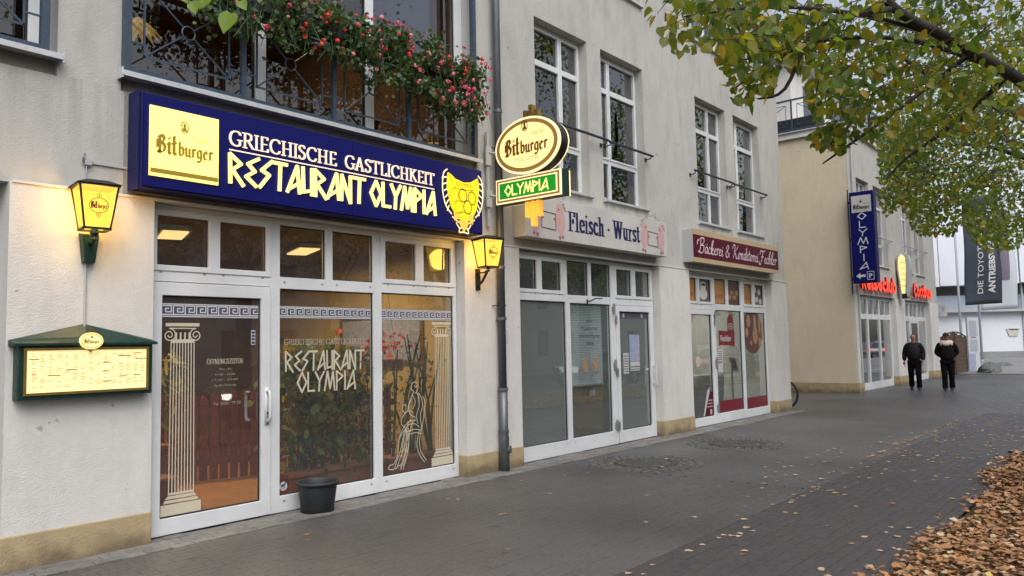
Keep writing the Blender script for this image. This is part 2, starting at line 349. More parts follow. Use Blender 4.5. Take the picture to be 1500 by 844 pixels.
MT['white_post'] = mat('white_pole_paint', (0.55, 0.58, 0.62), 0.4, var=0.1, vs=4)
MT['poster_blue'] = mat('blue_poster', (0.16, 0.28, 0.46), 0.4, var=0.8, vs=22, col2=(0.5, 0.42, 0.5))
MT['paper'] = mat('white_paper', (0.55, 0.56, 0.57), 0.6, var=0.25, vs=35)
MT['blind_slat'] = mat('pale_blind_slats', (0.75, 0.80, 0.80), 0.5)
MT['beige_board'] = mat('beige_board', (0.26, 0.225, 0.15), 0.8, var=0.15, vs=2)
MT['white_item'] = mat('white_counter', (0.48, 0.50, 0.48), 0.5, var=0.1, vs=3)

# ------------------------------------------------------------------ object helpers
def tag(o, label=None, cat=None, group=None, kind=None):
    if label: o['label'] = label
    if cat: o['category'] = cat
    if group: o['group'] = group
    if kind: o['kind'] = kind
    return o

def thing(name, label, cat, loc, group=None, rz=0.0):
    o = bpy.data.objects.new(name, None); COL.objects.link(o)
    o.location = loc; o.rotation_euler = (0, 0, rz); o.empty_display_size = 0.2
    return tag(o, label, cat, group)

def root_loc(p):
    v = Vector((0, 0, 0))
    while p is not None:
        v = v + p.location; p = p.parent
    return v

class MB:
    def __init__(s): s.v = []; s.f = []; s.mi = []; s.cur = 0
    def poly(s, pts, faces):
        b = len(s.v); s.v += [tuple(p) for p in pts]
        for f in faces: s.f.append(tuple(b + i for i in f)); s.mi.append(s.cur)
    def box(s, x0, x1, y0, y1, z0, z1):
        x0, x1 = min(x0, x1), max(x0, x1); y0, y1 = min(y0, y1), max(y0, y1); z0, z1 = min(z0, z1), max(z0, z1)
        s.poly([(x0, y0, z0), (x1, y0, z0), (x1, y1, z0), (x0, y1, z0), (x0, y0, z1), (x1, y0, z1), (x1, y1, z1), (x0, y1, z1)],
               [(0, 3, 2, 1), (4, 5, 6, 7), (0, 1, 5, 4), (1, 2, 6, 5), (2, 3, 7, 6), (3, 0, 4, 7)]); return s
    def bar(s, a, b, w, h=None, up=(0, 0, 1)):
        a, b = Vector(a), Vector(b); d = (b - a).normalized(); up = Vector(up)
        if abs(d.dot(up)) > 0.98: up = Vector((0, 1, 0))
        r = d.cross(up).normalized() * (w / 2); u = r.cross(d).normalized() * ((h or w) / 2)
        p = [a - r - u, a + r - u, a + r + u, a - r + u, b - r - u, b + r - u, b + r + u, b - r + u]
        s.poly(p, [(0, 3, 2, 1), (4, 5, 6, 7), (0, 1, 5, 4), (1, 2, 6, 5), (2, 3, 7, 6), (3, 0, 4, 7)]); return s
    def tube(s, pts, rad, n=8, caps=True):
        pts = [Vector(p) for p in pts]; rads = rad if isinstance(rad, (list, tuple)) else [rad] * len(pts)
        b = len(s.v); prev = None
        for i, p in enumerate(pts):
            d = (pts[min(i + 1, len(pts) - 1)] - pts[max(i - 1, 0)]).normalized()
            if prev is None:
                up = Vector((0, 0, 1)) if abs(d.z) < 0.9 else Vector((1, 0, 0)); r = d.cross(up).normalized()
            else:
                r = (prev - d * prev.dot(d)).normalized()
            prev = r; u = d.cross(r)
            for k in range(n):
                a = 2 * math.pi * k / n; s.v.append(tuple(p + (r * math.cos(a) + u * math.sin(a)) * rads[i]))
        for i in range(len(pts) - 1):
            for k in range(n):
                s.f.append((b + i * n + k, b + i * n + (k + 1) % n, b + (i + 1) * n + (k + 1) % n, b + (i + 1) * n + k)); s.mi.append(s.cur)
        if caps:
            s.f.append(tuple(b + k for k in range(n))[::-1]); s.mi.append(s.cur)
            e = b + (len(pts) - 1) * n; s.f.append(tuple(e + k for k in range(n))); s.mi.append(s.cur)
        return s
    def lathe(s, c, prof, n=24, axis='z'):
        b = len(s.v)
        for (r, h) in prof:
            for k in range(n):
                a = 2 * math.pi * k / n; x, y = r * math.cos(a), r * math.sin(a)
                s.v.append((c[0] + x, c[1] + y, c[2] + h) if axis == 'z' else (c[0] + h, c[1] + x, c[2] + y))
        for i in range(len(prof) - 1):
            for k in range(n):
                s.f.append((b + i * n + k, b + i * n + (k + 1) % n, b + (i + 1) * n + (k + 1) % n, b + (i + 1) * n + k)); s.mi.append(s.cur)
        return s
    def ngon(s, pts): s.poly(pts, [tuple(range(len(pts)))]); return s
    def prism(s, S, pts, d0, d1):
        """outline pts (u, v) on surface S extruded from depth d0 to d1"""
        n = len(pts); p = [S(u, v, d0) for u, v in pts] + [S(u, v, d1) for u, v in pts]
        s.poly(p, [tuple(range(n, 2 * n))] + [(i, (i + 1) % n, n + (i + 1) % n, n + i) for i in range(n)] + [tuple(range(n))[::-1]]); return s
    def build(s, name, mats, parent=None, local=False, smooth=False, **kw):
        me = bpy.data.meshes.new(name)
        off = Vector((0, 0, 0)) if local or parent is None else root_loc(parent)
        me.from_pydata([(p[0] - off[0], p[1] - off[1], p[2] - off[2]) for p in s.v], [], s.f)
        for m in (mats if isinstance(mats, (list, tuple)) else [mats]): me.materials.append(m)
        if any(s.mi): me.polygons.foreach_set('material_index', s.mi)
        if smooth: me.polygons.foreach_set('use_smooth', [True] * len(me.polygons))
        me.update()
        o = bpy.data.objects.new(name, me); COL.objects.link(o)
        if parent is not None: o.parent = parent
        if 'bevel' in kw:
            bv = o.modifiers.new('b', 'BEVEL'); bv.width = kw['bevel']; bv.segments = kw.get('seg', 2); bv.limit_method = 'ANGLE'
        tag(o, kw.get('label'), kw.get('cat'), kw.get('group'), kw.get('kind'))
        return o

def base_mesh(name, mats, mb, loc):
    """a top-level single-mesh thing with its origin at its base"""
    o = mb.build(name, mats); me = o.data
    me.transform(Matrix.Translation(-Vector(loc))); o.location = loc
    return o

def holes(mb, x0, x1, z0, z1, yf, yb, hs, plane='y'):
    """a slab with rectangular openings, as one connected skin with reveals"""
    xs = sorted({x0, x1, *[h[0] for h in hs], *[h[1] for h in hs]}); zs = sorted({z0, z1, *[h[2] for h in hs], *[h[3] for h in hs]})
    xs = [x for x in xs if x0 <= x <= x1]; zs = [z for z in zs if z0 <= z <= z1]
    def solid(i, j):
        if i < 0 or j < 0 or i >= len(xs) - 1 or j >= len(zs) - 1: return False
        cx, cz = (xs[i] + xs[i + 1]) / 2, (zs[j] + zs[j + 1]) / 2
        return not any(h[0] < cx < h[1] and h[2] < cz < h[3] for h in hs)
    vid = {}
    def V(i, j, k):
        key = (i, j, k)
        if key not in vid:
            y = yf if k == 0 else yb
            vid[key] = len(mb.v); mb.v.append((xs[i], y, zs[j]) if plane == 'y' else (y, xs[i], zs[j]))
        return vid[key]
    def F(*a): mb.f.append(a); mb.mi.append(mb.cur)
    for i in range(len(xs) - 1):
        for j in range(len(zs) - 1):
            if not solid(i, j): continue
            F(V(i, j, 0), V(i + 1, j, 0), V(i + 1, j + 1, 0), V(i, j + 1, 0))
            F(V(i, j, 1), V(i, j + 1, 1), V(i + 1, j + 1, 1), V(i + 1, j, 1))
            if not solid(i - 1, j): F(V(i, j, 0), V(i, j + 1, 0), V(i, j + 1, 1), V(i, j, 1))
            if not solid(i + 1, j): F(V(i + 1, j, 0), V(i + 1, j, 1), V(i + 1, j + 1, 1), V(i + 1, j + 1, 0))
            if not solid(i, j - 1): F(V(i, j, 0), V(i, j, 1), V(i + 1, j, 1), V(i + 1, j, 0))
            if not solid(i, j + 1): F(V(i, j + 1, 0), V(i + 1, j + 1, 0), V(i + 1, j + 1, 1), V(i, j + 1, 1))
    return mb

def room(mb, x0, x1, y0, y1, z0, z1, mi=(0, 0, 0)):
    """inside of a room, open towards the street (y0): walls, floor, ceiling"""
    p = [(x0, y0, z0), (x1, y0, z0), (x1, y1, z0), (x0, y1, z0), (x0, y0, z1), (x1, y0, z1), (x1, y1, z1), (x0, y1, z1)]
    mb.cur = mi[0]; mb.poly(p, [(3, 2, 6, 7), (0, 3, 7, 4), (2, 1, 5, 6)])
    mb.cur = mi[1]; mb.poly(p, [(0, 1, 2, 3)])
    mb.cur = mi[2]; mb.poly(p, [(4, 7, 6, 5)]); mb.cur = 0
    return mb

# ------------------------------------------------------------------ lettering
def surf(o, u, v, n):
    o, u, v, n = (np.array(a, float) for a in (o, u, v, n))
    return lambda a, b, d=0.0: tuple(o + u * a + v * b + n * d)
def facade(x, z, y): return surf((x, y, z), (1, 0, 0), (0, 0, 1), (0, -1, 0))

def smooth_pts(p, k=5):
    if len(p) < 3: return p
    q = [p[0]] + list(p) + [p[-1]]; out = []
    if p[0] == p[-1]: q[0] = p[-2]; q[-1] = p[1]
    for i in range(1, len(q) - 2):
        a, b, c, d = q[i - 1], q[i], q[i + 1], q[i + 2]
        for t in range(k):
            t /= k
            out.append(tuple(0.5 * ((2 * b[j]) + (-a[j] + c[j]) * t + (2 * a[j] - 5 * b[j] + 4 * c[j] - d[j]) * t * t + (-a[j] + 3 * b[j] - 3 * c[j] + d[j]) * t ** 3) for j in (0, 1)))
    out.append(p[-1])
    return out

def hull(pts):
    pts = sorted(set((round(a, 6), round(b, 6)) for a, b in pts))
    if len(pts) < 3: return pts
    def half(ps):
        h = []
        for p in ps:
            while len(h) > 1 and (h[-1][0] - h[-2][0]) * (p[1] - h[-2][1]) - (h[-1][1] - h[-2][1]) * (p[0] - h[-2][0]) <= 0: h.pop()
            h.append(p)
        return h
    a, b = half(pts), half(pts[::-1])
    return a[:-1] + b[:-1]

def pen(mb, S, polys, w, t=None, ang=0.0, d=0.002, thick=0.0, k0=0):
    """draws each polyline with a rectangular nib w x t turned by ang; t=None: plain square-cut strokes"""
    k = k0
    for pl in polys:
        for a, b in zip(pl[:-1], pl[1:]):
            if math.dist(a, b) < 1e-6: continue
            if t is None:
                dx, dy = (b[0] - a[0]), (b[1] - a[1]); L = math.hypot(dx, dy); dx, dy = dx / L, dy / L; e = w * 0.28; h = w / 2
                q = [(a[0] - dx * e - dy * h, a[1] - dy * e + dx * h), (a[0] - dx * e + dy * h, a[1] - dy * e - dx * h),
                     (b[0] + dx * e + dy * h, b[1] + dy * e - dx * h), (b[0] + dx * e - dy * h, b[1] + dy * e + dx * h)]
            else:
                c, s_ = math.cos(ang), math.sin(ang); cor = [(sx * w / 2 * c - sy * t / 2 * s_, sx * w / 2 * s_ + sy * t / 2 * c) for sx in (-1, 1) for sy in (-1, 1)]
                q = hull([(p[0] + o[0], p[1] + o[1]) for p in (a, b) for o in cor])
            dd = d + (k % 9) * 0.00012; k += 1
            if thick: mb.prism(S, q, d - thick, dd)
            else: mb.ngon([S(u, v, dd) for u, v in q])
    return mb

def parse(s):
    out = []
    for part in s.split('|'):
        part = part.strip(); cur = part.startswith('c')
        if cur: part = part[1:]
        n = [float(x) for x in part.split()]; p = list(zip(n[0::2], n[1::2]))
        out.append(smooth_pts(p) if cur else p)
    return out
# angular Greek-style capitals: width, strokes
GREEK = {k: (w, parse(s)) for k, w, s in [
    ('R', .52, '0 1 .02 0|0 1 .44 .70 .10 .46 .54 -.05'), ('E', .52, '.56 1 .12 .76 .40 .52 .04 .30 .46 .0'), ('S', .46, '.52 1 .08 .62 .40 .48 .0 0'),
    ('T', .56, '-.02 .98 .62 .98|.34 .98 .30 0'), ('A', .60, '0 .0 .44 1 .56 0|.06 .10 .50 .36'), ('U', .50, '.02 1 .05 .08 .44 .18|.44 1 .44 0'),
    ('N', .52, '0 0 .02 1 .46 -.06 .46 1'), ('O', .56, '.28 1 .56 .5 .28 0 0 .5 .28 1'), ('L', .40, '.02 1 .02 .04 .42 .04'), ('Y', .50, '0 1 .26 .52 .54 1|.26 .52 .22 0'),
    ('M', .70, '0 0 .20 1 .36 .10 .56 1 .66 0'), ('P', .44, '.02 0 .02 1 .44 .72 .04 .44'), ('I', .12, '.06 1 .06 0')]}
# roman capitals with serifs
def sf(x, y): return '|%g %g %g %g' % (x - .09, y, x + .09, y)
ROMAN = {k: (w, parse(s)) for k, w, s in [
    ('G', .74, 'c.68 .80 .60 .95 .40 1 .16 .88 .05 .5 .16 .12 .40 0 .58 .04 .66 .14|.66 .42 .66 .08|.55 .42 .76 .42'),
    ('R', .66, '.14 0 .14 1|c.14 1 .36 1 .52 .90 .52 .64 .36 .52 .14 .50|.34 .5 .64 0' + sf(.14, 0) + sf(.1, 1)),
    ('I', .24, '.12 0 .12 1' + sf(.12, 0) + sf(.12, 1)), ('E', .56, '.14 0 .14 1|.14 1 .50 1|.14 .5 .42 .5|.14 0 .52 0|.50 1 .50 .86|.52 0 .54 .16' + sf(.12, 0)),
    ('C', .70, 'c.66 .80 .58 .95 .40 1 .16 .88 .05 .5 .16 .12 .40 0 .58 .05 .67 .2'), ('H', .76, '.14 0 .14 1|.62 0 .62 1|.14 .5 .62 .5' + sf(.14, 0) + sf(.14, 1) + sf(.62, 0) + sf(.62, 1)),
    ('S', .50, 'c.42 .84 .36 .97 .22 1 .08 .90 .08 .70 .24 .54 .40 .42 .44 .22 .34 .04 .20 0 .08 .05 .04 .2'), ('A', .70, '.06 0 .34 1|.34 1 .60 0|.15 .32 .50 .32' + sf(.06, 0) + sf(.6, 0)),
    ('T', .60, '.30 0 .30 1|.02 1 .58 1|.02 1 .02 .86|.58 1 .58 .86' + sf(.30, 0)), ('L', .54, '.14 0 .14 1|.14 0 .50 0|.50 0 .52 .18' + sf(.14, 1)),
    ('K', .68, '.14 0 .14 1|.54 1 .16 .48|.26 .6 .62 0' + sf(.14, 0) + sf(.14, 1) + sf(.54, 1)), ('F', .52, '.14 0 .14 1|.14 1 .50 1|.14 .5 .40 .5|.50 1 .50 .86' + sf(.14, 0)),
    ('N', .76, '.12 0 .12 1|.12 1 .62 0|.62 0 .62 1' + sf(.12, 0) + sf(.62, 1)), ('U', .72, 'c.12 1 .12 .3 .2 .04 .36 -.02 .54 .04 .60 .3 .60 1' + sf(.12, 1) + sf(.60, 1)),
    ('Z', .58, '.06 1 .52 1|.52 1 .06 0|.06 0 .54 0'), ('O', .78, 'c.39 1 .13 .86 .05 .5 .13 .14 .39 0 .65 .14 .73 .5 .65 .86 .39 1'),
    (':', .2, '.1 .1 .1 .16|.1 .6 .1 .66')]}
ROMAN['Q'] = (ROMAN['O'][0], ROMAN['O'][1] + parse('.26 1.2 .26 1.24|.52 1.2 .52 1.24'))
# bold roman lower case (x-height .66)
SERIF = {k: (w, parse(s)) for k, w, s in [
    ('F', .58, '.16 0 .16 1|.06 1 .54 1|.54 1 .56 .78|.16 .52 .42 .52|.42 .62 .42 .42|.06 0 .30 0'), ('l', .30, '.15 0 .15 1|.04 1 .15 1|.03 0 .28 0'),
    ('e', .46, 'c.08 .38 .40 .38 .40 .55 .26 .68 .12 .58 .08 .34 .14 .08 .28 0 .42 .12'), ('i', .30, '.15 0 .15 .66|.04 .66 .15 .66|.03 0 .28 0|.15 .88 .15 .94'),
    ('s', .40, 'c.34 .56 .22 .68 .08 .56 .14 .42 .30 .30 .34 .12 .20 0 .06 .12'), ('c', .44, 'c.38 .52 .26 .68 .12 .58 .07 .34 .14 .08 .28 0 .40 .12'),
    ('h', .54, '.14 0 .14 1|.03 1 .14 1|c.14 .52 .26 .68 .40 .60 .41 .4 .41 0|.03 0 .25 0|.32 0 .52 0'), ('W', 1.0, '.12 1 .30 0|.30 0 .50 .96|.52 1 .70 0|.70 0 .90 1|.02 1 .24 1|.42 1 .62 1|.82 1 .98 1'),
    ('u', .54, 'c.12 .66 .12 .2 .2 .02 .32 .06 .40 .2|.40 .66 .40 0|.02 .66 .12 .66|.30 .66 .40 .66|.40 0 .52 0'), ('r', .40, '.13 0 .13 .66|.02 .66 .13 .66|c.13 .44 .24 .66 .36 .60|.02 0 .26 0'),
    ('t', .34, '.15 .9 .15 .14|c.15 .2 .18 0 .32 .08|.03 .64 .30 .64'), ('.', .40, '.2 .36 .2 .44'), (' ', .16, '0 0 0 0')]}
# broken-letter (blackletter) lower case, drawn with a slanted nib
GOTH = {k: (w, parse(s)) for k, w, s in [
    ('B', .66, '.20 .02 .20 .98|.02 .86 .20 .98 .42 .98 .52 .82 .34 .56|.20 .56 .44 .54 .58 .36 .50 .10 .28 0 .04 .06|.04 .30 .04 .74'), ('i', .26, '.13 .62 .13 .06 .24 .0|.04 .55 .13 .66|.13 .86 .15 .92'),
    ('t', .36, '.16 1.05 .16 .08 .30 .0|.0 .62 .32 .66'), ('b', .46, '.10 .98 .10 .10 .26 0 .40 .12 .40 .50 .26 .64 .12 .52'), ('u', .46, '.10 .62 .10 .12 .20 .0 .36 .12|.36 .62 .36 .06 .46 0|.02 .56 .10 .64'),
    ('r', .34, '.12 .62 .12 .04|.04 .56 .12 .64|.12 .50 .24 .64 .34 .56'), ('g', .46, '.38 .62 .38 -.06 .26 -.26 .06 -.20|.38 .56 .20 .64 .08 .50 .08 .16 .22 .04 .38 .16'), ('e', .40, '.32 .10 .20 0 .08 .14 .08 .50 .22 .64 .34 .48 .10 .32')]}
# flowing script
SCRIPT = {k: (w, parse(s)) for k, w, s in [
    ('B', .62, 'c.22 .95 .20 .5 .12 .05 .0 .1|c.0 .8 .2 1.02 .5 1 .5 .72 .24 .54 .52 .50 .50 .12 .26 -.02 .1 .1|c-.12 .55 -.1 .85 .0 .8'), ('a', .34, 'c.28 .42 .14 .46 .04 .26 .08 .02 .2 .06 .28 .42 .26 .08 .36 .06'),
    ('q', .34, 'c.28 .42 .14 .46 .04 .26 .08 .02 .2 .06 .28 .42 .26 .08 .36 .06|.10 .62 .12 .64|.24 .62 .26 .64'), ('c', .28, 'c.26 .36 .16 .46 .05 .28 .08 .02 .28 .08'), ('k', .34, 'c.06 0 .12 .5 .24 .95 .12 .9 .06 .3 .06 0|c.08 .24 .22 .46 .24 .30 .10 .22 .20 .02 .36 .06'),
    ('e', .26, 'c.04 .18 .20 .34 .16 .46 .05 .30 .08 .02 .26 .08'), ('r', .26, 'c.02 .40 .10 .46 .08 0|c.08 .26 .16 .46 .28 .40'), ('i', .18, 'c.04 .30 .10 .44 .06 .10 .10 0 .2 .08|.12 .60 .13 .63'),
    ('&', .52, 'c.44 .3 .30 .0 .08 .06 .06 .32 .34 .62 .26 .86 .12 .7 .22 .4 .44 .06'), ('K', .62, 'c.26 .95 .22 .4 .10 .02|c.0 .7 .1 1.0 .30 .94|c.60 .98 .46 .7 .24 .5 .36 .3 .46 .02 .64 .08'), ('o', .32, 'c.16 .46 .04 .28 .10 0 .24 .14 .22 .42 .16 .46 .32 .38'),
    ('n', .36, 'c.02 .38 .10 .44 .06 0|c.08 .24 .22 .48 .26 .34 .22 .04 .36 .08'), ('d', .36, 'c.26 .42 .12 .46 .04 .24 .10 0 .22 .14 .34 .95 .28 .3 .28 .02 .38 .08'), ('t', .22, 'c.16 .74 .10 .3 .10 .02 .22 .08|.0 .48 .24 .50'),
    ('F', .56, 'c.34 .9 .26 .4 .06 -.12 -.14 -.02 -.02 .16|c-.02 .66 .06 .96 .34 .92 .62 1.0|.14 .48 .42 .5'), ('h', .36, 'c.04 0 .12 .5 .24 .95 .12 .9 .06 .3 .06 0|c.08 .24 .22 .48 .26 .34 .22 .04 .36 .08'), ('l', .20, 'c.04 .14 .14 .5 .24 .92 .12 .9 .06 .3 .08 0 .22 .10'), (' ', .26, '0 0 0 0')]}

def text_layout(font, txt, gap=0.08):
    x = 0; out = []
    for ch in txt:
        if ch not in font: x += 0.3; continue
        w, pl = font[ch]; out.append((ch, x, pl)); x += w + gap
    return out, x - gap

def write(mb, S, font, txt, u0, v0, u1, h, w, t=None, ang=0.0, gap=0.08, shear=0.0, drop=0.0, **kw):
    """fits txt between u0 and u1 at cap height h with its foot at v0"""
    lay, W = text_layout(font, txt, gap); sx = (u1 - u0) / W
    for i, (ch, x, pl) in enumerate(lay):
        q = [[(u0 + (x + a) * sx + shear * b * h, v0 + b * h + drop * (x / W)) for a, b in p] for p in pl]
        pen(mb, S, q, w, t, ang, k0=i * 3, **kw)
    return mb

def bfont(mb, S, txt, u0, v0, h, width=None, center=False, d=0.002, rot=0.0, off=0.0):
    cu = bpy.data.curves.new('t', 'FONT'); cu.body = txt; cu.size = 1.0; cu.offset = off; cu.resolution_u = 3
    ob = bpy.data.objects.new('t', cu); me = bpy.data.meshes.new_from_object(ob)
    v = np.array([x.co[:2] for x in me.vertices]) if len(me.vertices) else np.zeros((0, 2))
    if len(v):
        s = h / 0.729; xs = s
        x0, x1 = v[:, 0].min(), v[:, 0].max()
        if width: xs = width / (x1 - x0)
        v[:, 0] = (v[:, 0] - x0) * xs; v[:, 1] *= s
        if center: v[:, 0] -= (x1 - x0) * xs / 2
        c, q = math.cos(rot), math.sin(rot)
        mb.poly([S(u0 + a * c - b * q, v0 + a * q + b * c, d) for a, b in v], [tuple(p.vertices) for p in me.polygons])
    bpy.data.objects.remove(ob); bpy.data.curves.remove(cu); bpy.data.meshes.remove(me)
    return mb

def ell(cx, cy, rx, ry, n=28, a0=0.0, a1=2 * math.pi):
    return [(cx + rx * math.cos(a0 + (a1 - a0) * i / n), cy + ry * math.sin(a0 + (a1 - a0) * i / n)) for i in range(n + (abs(a1 - a0) < 6.2))]
def rect(a, b, c, d): return [(a, c), (b, c), (b, d), (a, d)]
def face(mb, S, pts, d): mb.ngon([S(u, v, d) for u, v in pts]); return mb

def brewery(mb, S, cx, cy, w, ink, d=0.003, small=True):
    """the brewery's word mark: blackletter name, little crest with a drinker above, signature"""
    mb.cur = ink
    h = w * 0.30
    write(mb, S, GOTH, 'Bit', cx - w * .5, cy - h * .42, cx - w * .16, h, h * .20, h * .05, math.radians(38), d=d)
    write(mb, S, GOTH, 'burger', cx - w * .13, cy - h * .42, cx + w * .5, h * .80, h * .15, h * .04, math.radians(38), d=d + .0012)
    if small:
        e = w * 0.085; y = cy + h * 1.28
        o = ell(cx - w * .02, y, e * .8, e * 1.15, 18)
        pen(mb, S, [o + [o[0]]], e * .22, None, d=d)
        face(mb, S, ell(cx - w * .02, y + e * .35, e * .34, e * .4, 12), d + .0004)
        face(mb, S, [(cx - w * .02 - e * .6, y - e * .85), (cx - w * .02 + e * .6, y - e * .85), (cx - w * .02 + e * .3, y), (cx - w * .02 - e * .3, y)], d + .0006)
        sgn = smooth_pts([(cx + w * .12, cy + h * .66), (cx + w * .16, cy + h * .82), (cx + w * .19, cy + h * .68), (cx + w * .23, cy + h * .76), (cx + w * .28, cy + h * .70), (cx + w * .33, cy + h * .84), (cx + w * .36, cy + h * .72), (cx + w * .42, cy + h * .82)])
        pen(mb, S, [sgn, [(cx + w * .18, cy + h * .60), (cx + w * .42, cy + h * .66)]], w * .008, None, d=d)
    return mb

exec_parts = []
# ================================================================== GROUND
def sheet(name, x0, x1, y0, y1, z, m, nx=1, ny=1, zf=None):
    mb = MB(); vs = []
    for j in range(ny + 1):
        for i in range(nx + 1):
            x = x0 + (x1 - x0) * i / nx; y = y0 + (y1 - y0) * j / ny
            vs.append((x, y, z + (zf(x, y) if zf else 0)))
    mb.poly(vs, [(j * (nx + 1) + i, j * (nx + 1) + i + 1, (j + 1) * (nx + 1) + i + 1, (j + 1) * (nx + 1) + i) for j in range(ny) for i in range(nx)])
    return tag(mb.build(name, m), kind='structure')

sheet('ground', -300, 400, -300, 400, -0.16, MT['road'])
PAVE_X1 = 38.0
pavement = sheet('pavement', -14, PAVE_X1, 3.035, 6.80, -0.012, MT['asphalt'])
dark_path = sheet('dark_paving', -14, 18.9, 1.55, 3.03, -0.014, MT['joint_d'])
sheet('pavement_junction', 18.9, PAVE_X1, -2.6, 3.03, -0.008, MT['asphalt'])
sheet('courtyard_paving', 17.0, 24.8, 6.80, 30, -0.010, MT['asphalt'], 1, 20, lambda x, y: -0.004 * max(0, y - 7))
sheet('far_yard_paving', 24.8, PAVE_X1, 6.80, 30, -0.011, MT['asphalt'])
sheet('verge', -14, 34.0, -2.6, 1.55, -0.01, MT['soilground'], 160, 24, lambda x, y: 0.035 * math.sin(x * 2.1) * math.cos(y * 2.7 + x) + 0.02 + (0.0 if y < 1.4 else -0.03))
sheet('forecourt', PAVE_X1, 120, -2.6, 60, 0.0, MT['light_paving'], 30, 20, lambda x, y: 0.0 if x < 39 else min(0.12, (x - 39) * 0.02))
sheet('street', -60, 160, -12.0, -2.75, -0.13, MT['road'])
sheet('opposite_pavement', -60, 160, -16.5, -12.0, -0.004, MT['light_paving'])
mb = MB(); mb.box(37.86, 38.0, -2.6, 7.5, -0.1, 0.02)
base_mesh('cross_kerb', MT['kerb'], mb, (37.93, 2.4, 0)); tag(bpy.data.objects['cross_kerb'], kind='structure')
mb = MB(); mb.box(-60, 160, -2.75, -2.6, -0.16, 0.0)
tag(mb.build('street_kerb', MT['kerb']), kind='structure')

def paver_mesh(name, l, w, h, m, cut=0.002):
    mb = MB(); c = cut; x, y = l / 2, w / 2
    mb.poly([(-x, -y, 0), (x, -y, 0), (x, y, 0), (-x, y, 0), (-x, -y, h - c), (x, -y, h - c), (x, y, h - c), (-x, y, h - c),
             (-x + c, -y + c, h), (x - c, -y + c, h), (x - c, y - c, h), (-x + c, y - c, h)],
            [(0, 1, 5, 4), (1, 2, 6, 5), (2, 3, 7, 6), (3, 0, 4, 7), (4, 5, 9, 8), (5, 6, 10, 9), (6, 7, 11, 10), (7, 4, 8, 11), (8, 9, 10, 11)])
    me = bpy.data.meshes.new(name); me.from_pydata(mb.v, [], mb.f); me.materials.append(m)
    return me, mb

def lay(parent, name, l, w, x0, x1, y0, y1, mats, h=0.012, zb=-0.012, gap=0.005, jit=0.0012, keep=None, nmax=300, herring=False, skip=None):
    cells = []
    nrow = int((y1 - y0) / w + .01)
    for r in range(nrow):
        off = (l / 2 if r % 2 else 0.0)
        x = x0 + off
        while x + l <= x1 + 1e-6:
            cx, cy = x + l / 2, y0 + w * (r + .5); x += l
            if skip and skip(cx, cy): continue
            cells.append((cx, cy))
    cells.sort(key=lambda c: c[0] * .766 * 0 + math.hypot(c[0], c[1]) + (50 if (keep and not keep(*c)) else 0))
    ms = [paver_mesh(name, l - gap, w - gap, h, m) for m in mats]
    rest = MB()
    for i, (cx, cy) in enumerate(cells):
        k = int(RNG.integers(len(ms))); dz = float(RNG.normal(0, jit)); rz = float(RNG.normal(0, .006)); rx, ry = RNG.normal(0, .004, 2)
        if i < nmax:
            o = bpy.data.objects.new(name, ms[k][0]); COL.objects.link(o); o.parent = parent
            o.location = (cx, cy, zb + dz); o.rotation_euler = (float(rx), float(ry), rz)
        else:
            rest.cur = k; c, s = math.cos(rz), math.sin(rz)
            rest.poly([(cx + a * c - b * s, cy + a * s + b * c, zb + dz + q + a * ry - b * rx) for a, b, q in ms[k][1].v], ms[k][1].f)
    if rest.v: rest.build(name + '_field', mats, parent, kind='stuff')

def in_view(x, y):
    d = np.array([x, y, -HC]); z = d @ CF
    if z < .5: return False
    u, v = 750 + FPX * (d @ CR) / z, 422 - FPX * (d @ CU) / z
    return -20 < u < 1520 and v < 880
MANHOLES = [(9.25, 5.47, .44), (11.72, 5.28, .46)]
def near_mh(x, y, r=0.3): return any(math.hypot(x - a, y - b) < R + r for a, b, R in MANHOLES)
lay(pavement, 'edging_paver', 0.20, 0.107, -2.0, 17.8, 6.375, 6.81, [MT['cobble'], MT['cobble2']], keep=in_view, jit=0.0022)
lay(pavement, 'paver', 0.20, 0.10, 0.5, 8.6, 3.033, 6.375, [MT['paver']], keep=in_view, gap=0.003, jit=0.0006, skip=near_mh)
lay(dark_path, 'dark_paver', 0.20, 0.10, 2.0, 12.1, 1.53, 3.03, [MT['paver_d'], MT['paver_d2']], zb=-0.013, keep=in_view, gap=0.003, jit=0.0006)
sheet('dark_paving_far', 11.95, 18.9, 1.55, 3.028, -0.002, MT['paver_d'])

def manhole(x, y, r, label):
    t = thing('manhole', label, 'manhole', (x, y, 0), 'manholes set in the pavement')
    mb = MB(); mb.lathe((0, 0, 0), [(0.001, .004), (r * .74, .004), (r * .76, 0.0), (r * .78, -.01)], 36)
    for a in range(-4, 5):
        for b in range(-4, 5):
            px, py = a * r * .15, b * r * .15
            if math.hypot(px, py) < r * .66: mb.box(px - .02, px + .02, py - .02, py + .02, .004, .009)
    mb.build('cover', MT['iron'], t, local=True)
    mb = MB(); mb.lathe((0, 0, 0), [(r * .79, -.01), (r * .79, .003), (r * .93, .005), (r * .95, -.01)], 40); mb.build('iron_ring', MT['joint'], t, local=True)
    me = None
    for ring, (rr, n) in enumerate([(r + .055, 26), (r + .165, 31), (r + .27, 36)]):
        for k in range(n):
            a = 2 * math.pi * (k + .5 * (ring % 2)) / n + RNG.normal(0, .02)
            if me is None: me = paver_mesh('sett', .082, .078, .016, MT['cobble_s'], .010)[0]
            o = bpy.data.objects.new('sett', me); COL.objects.link(o); o.parent = t
            o.location = (rr * math.cos(a) + RNG.normal(0, .004), rr * math.sin(a) + RNG.normal(0, .004), -.0145 + RNG.normal(0, .002)); o.rotation_euler = (RNG.normal(0, .04), RNG.normal(0, .04), a + RNG.normal(0, .1))
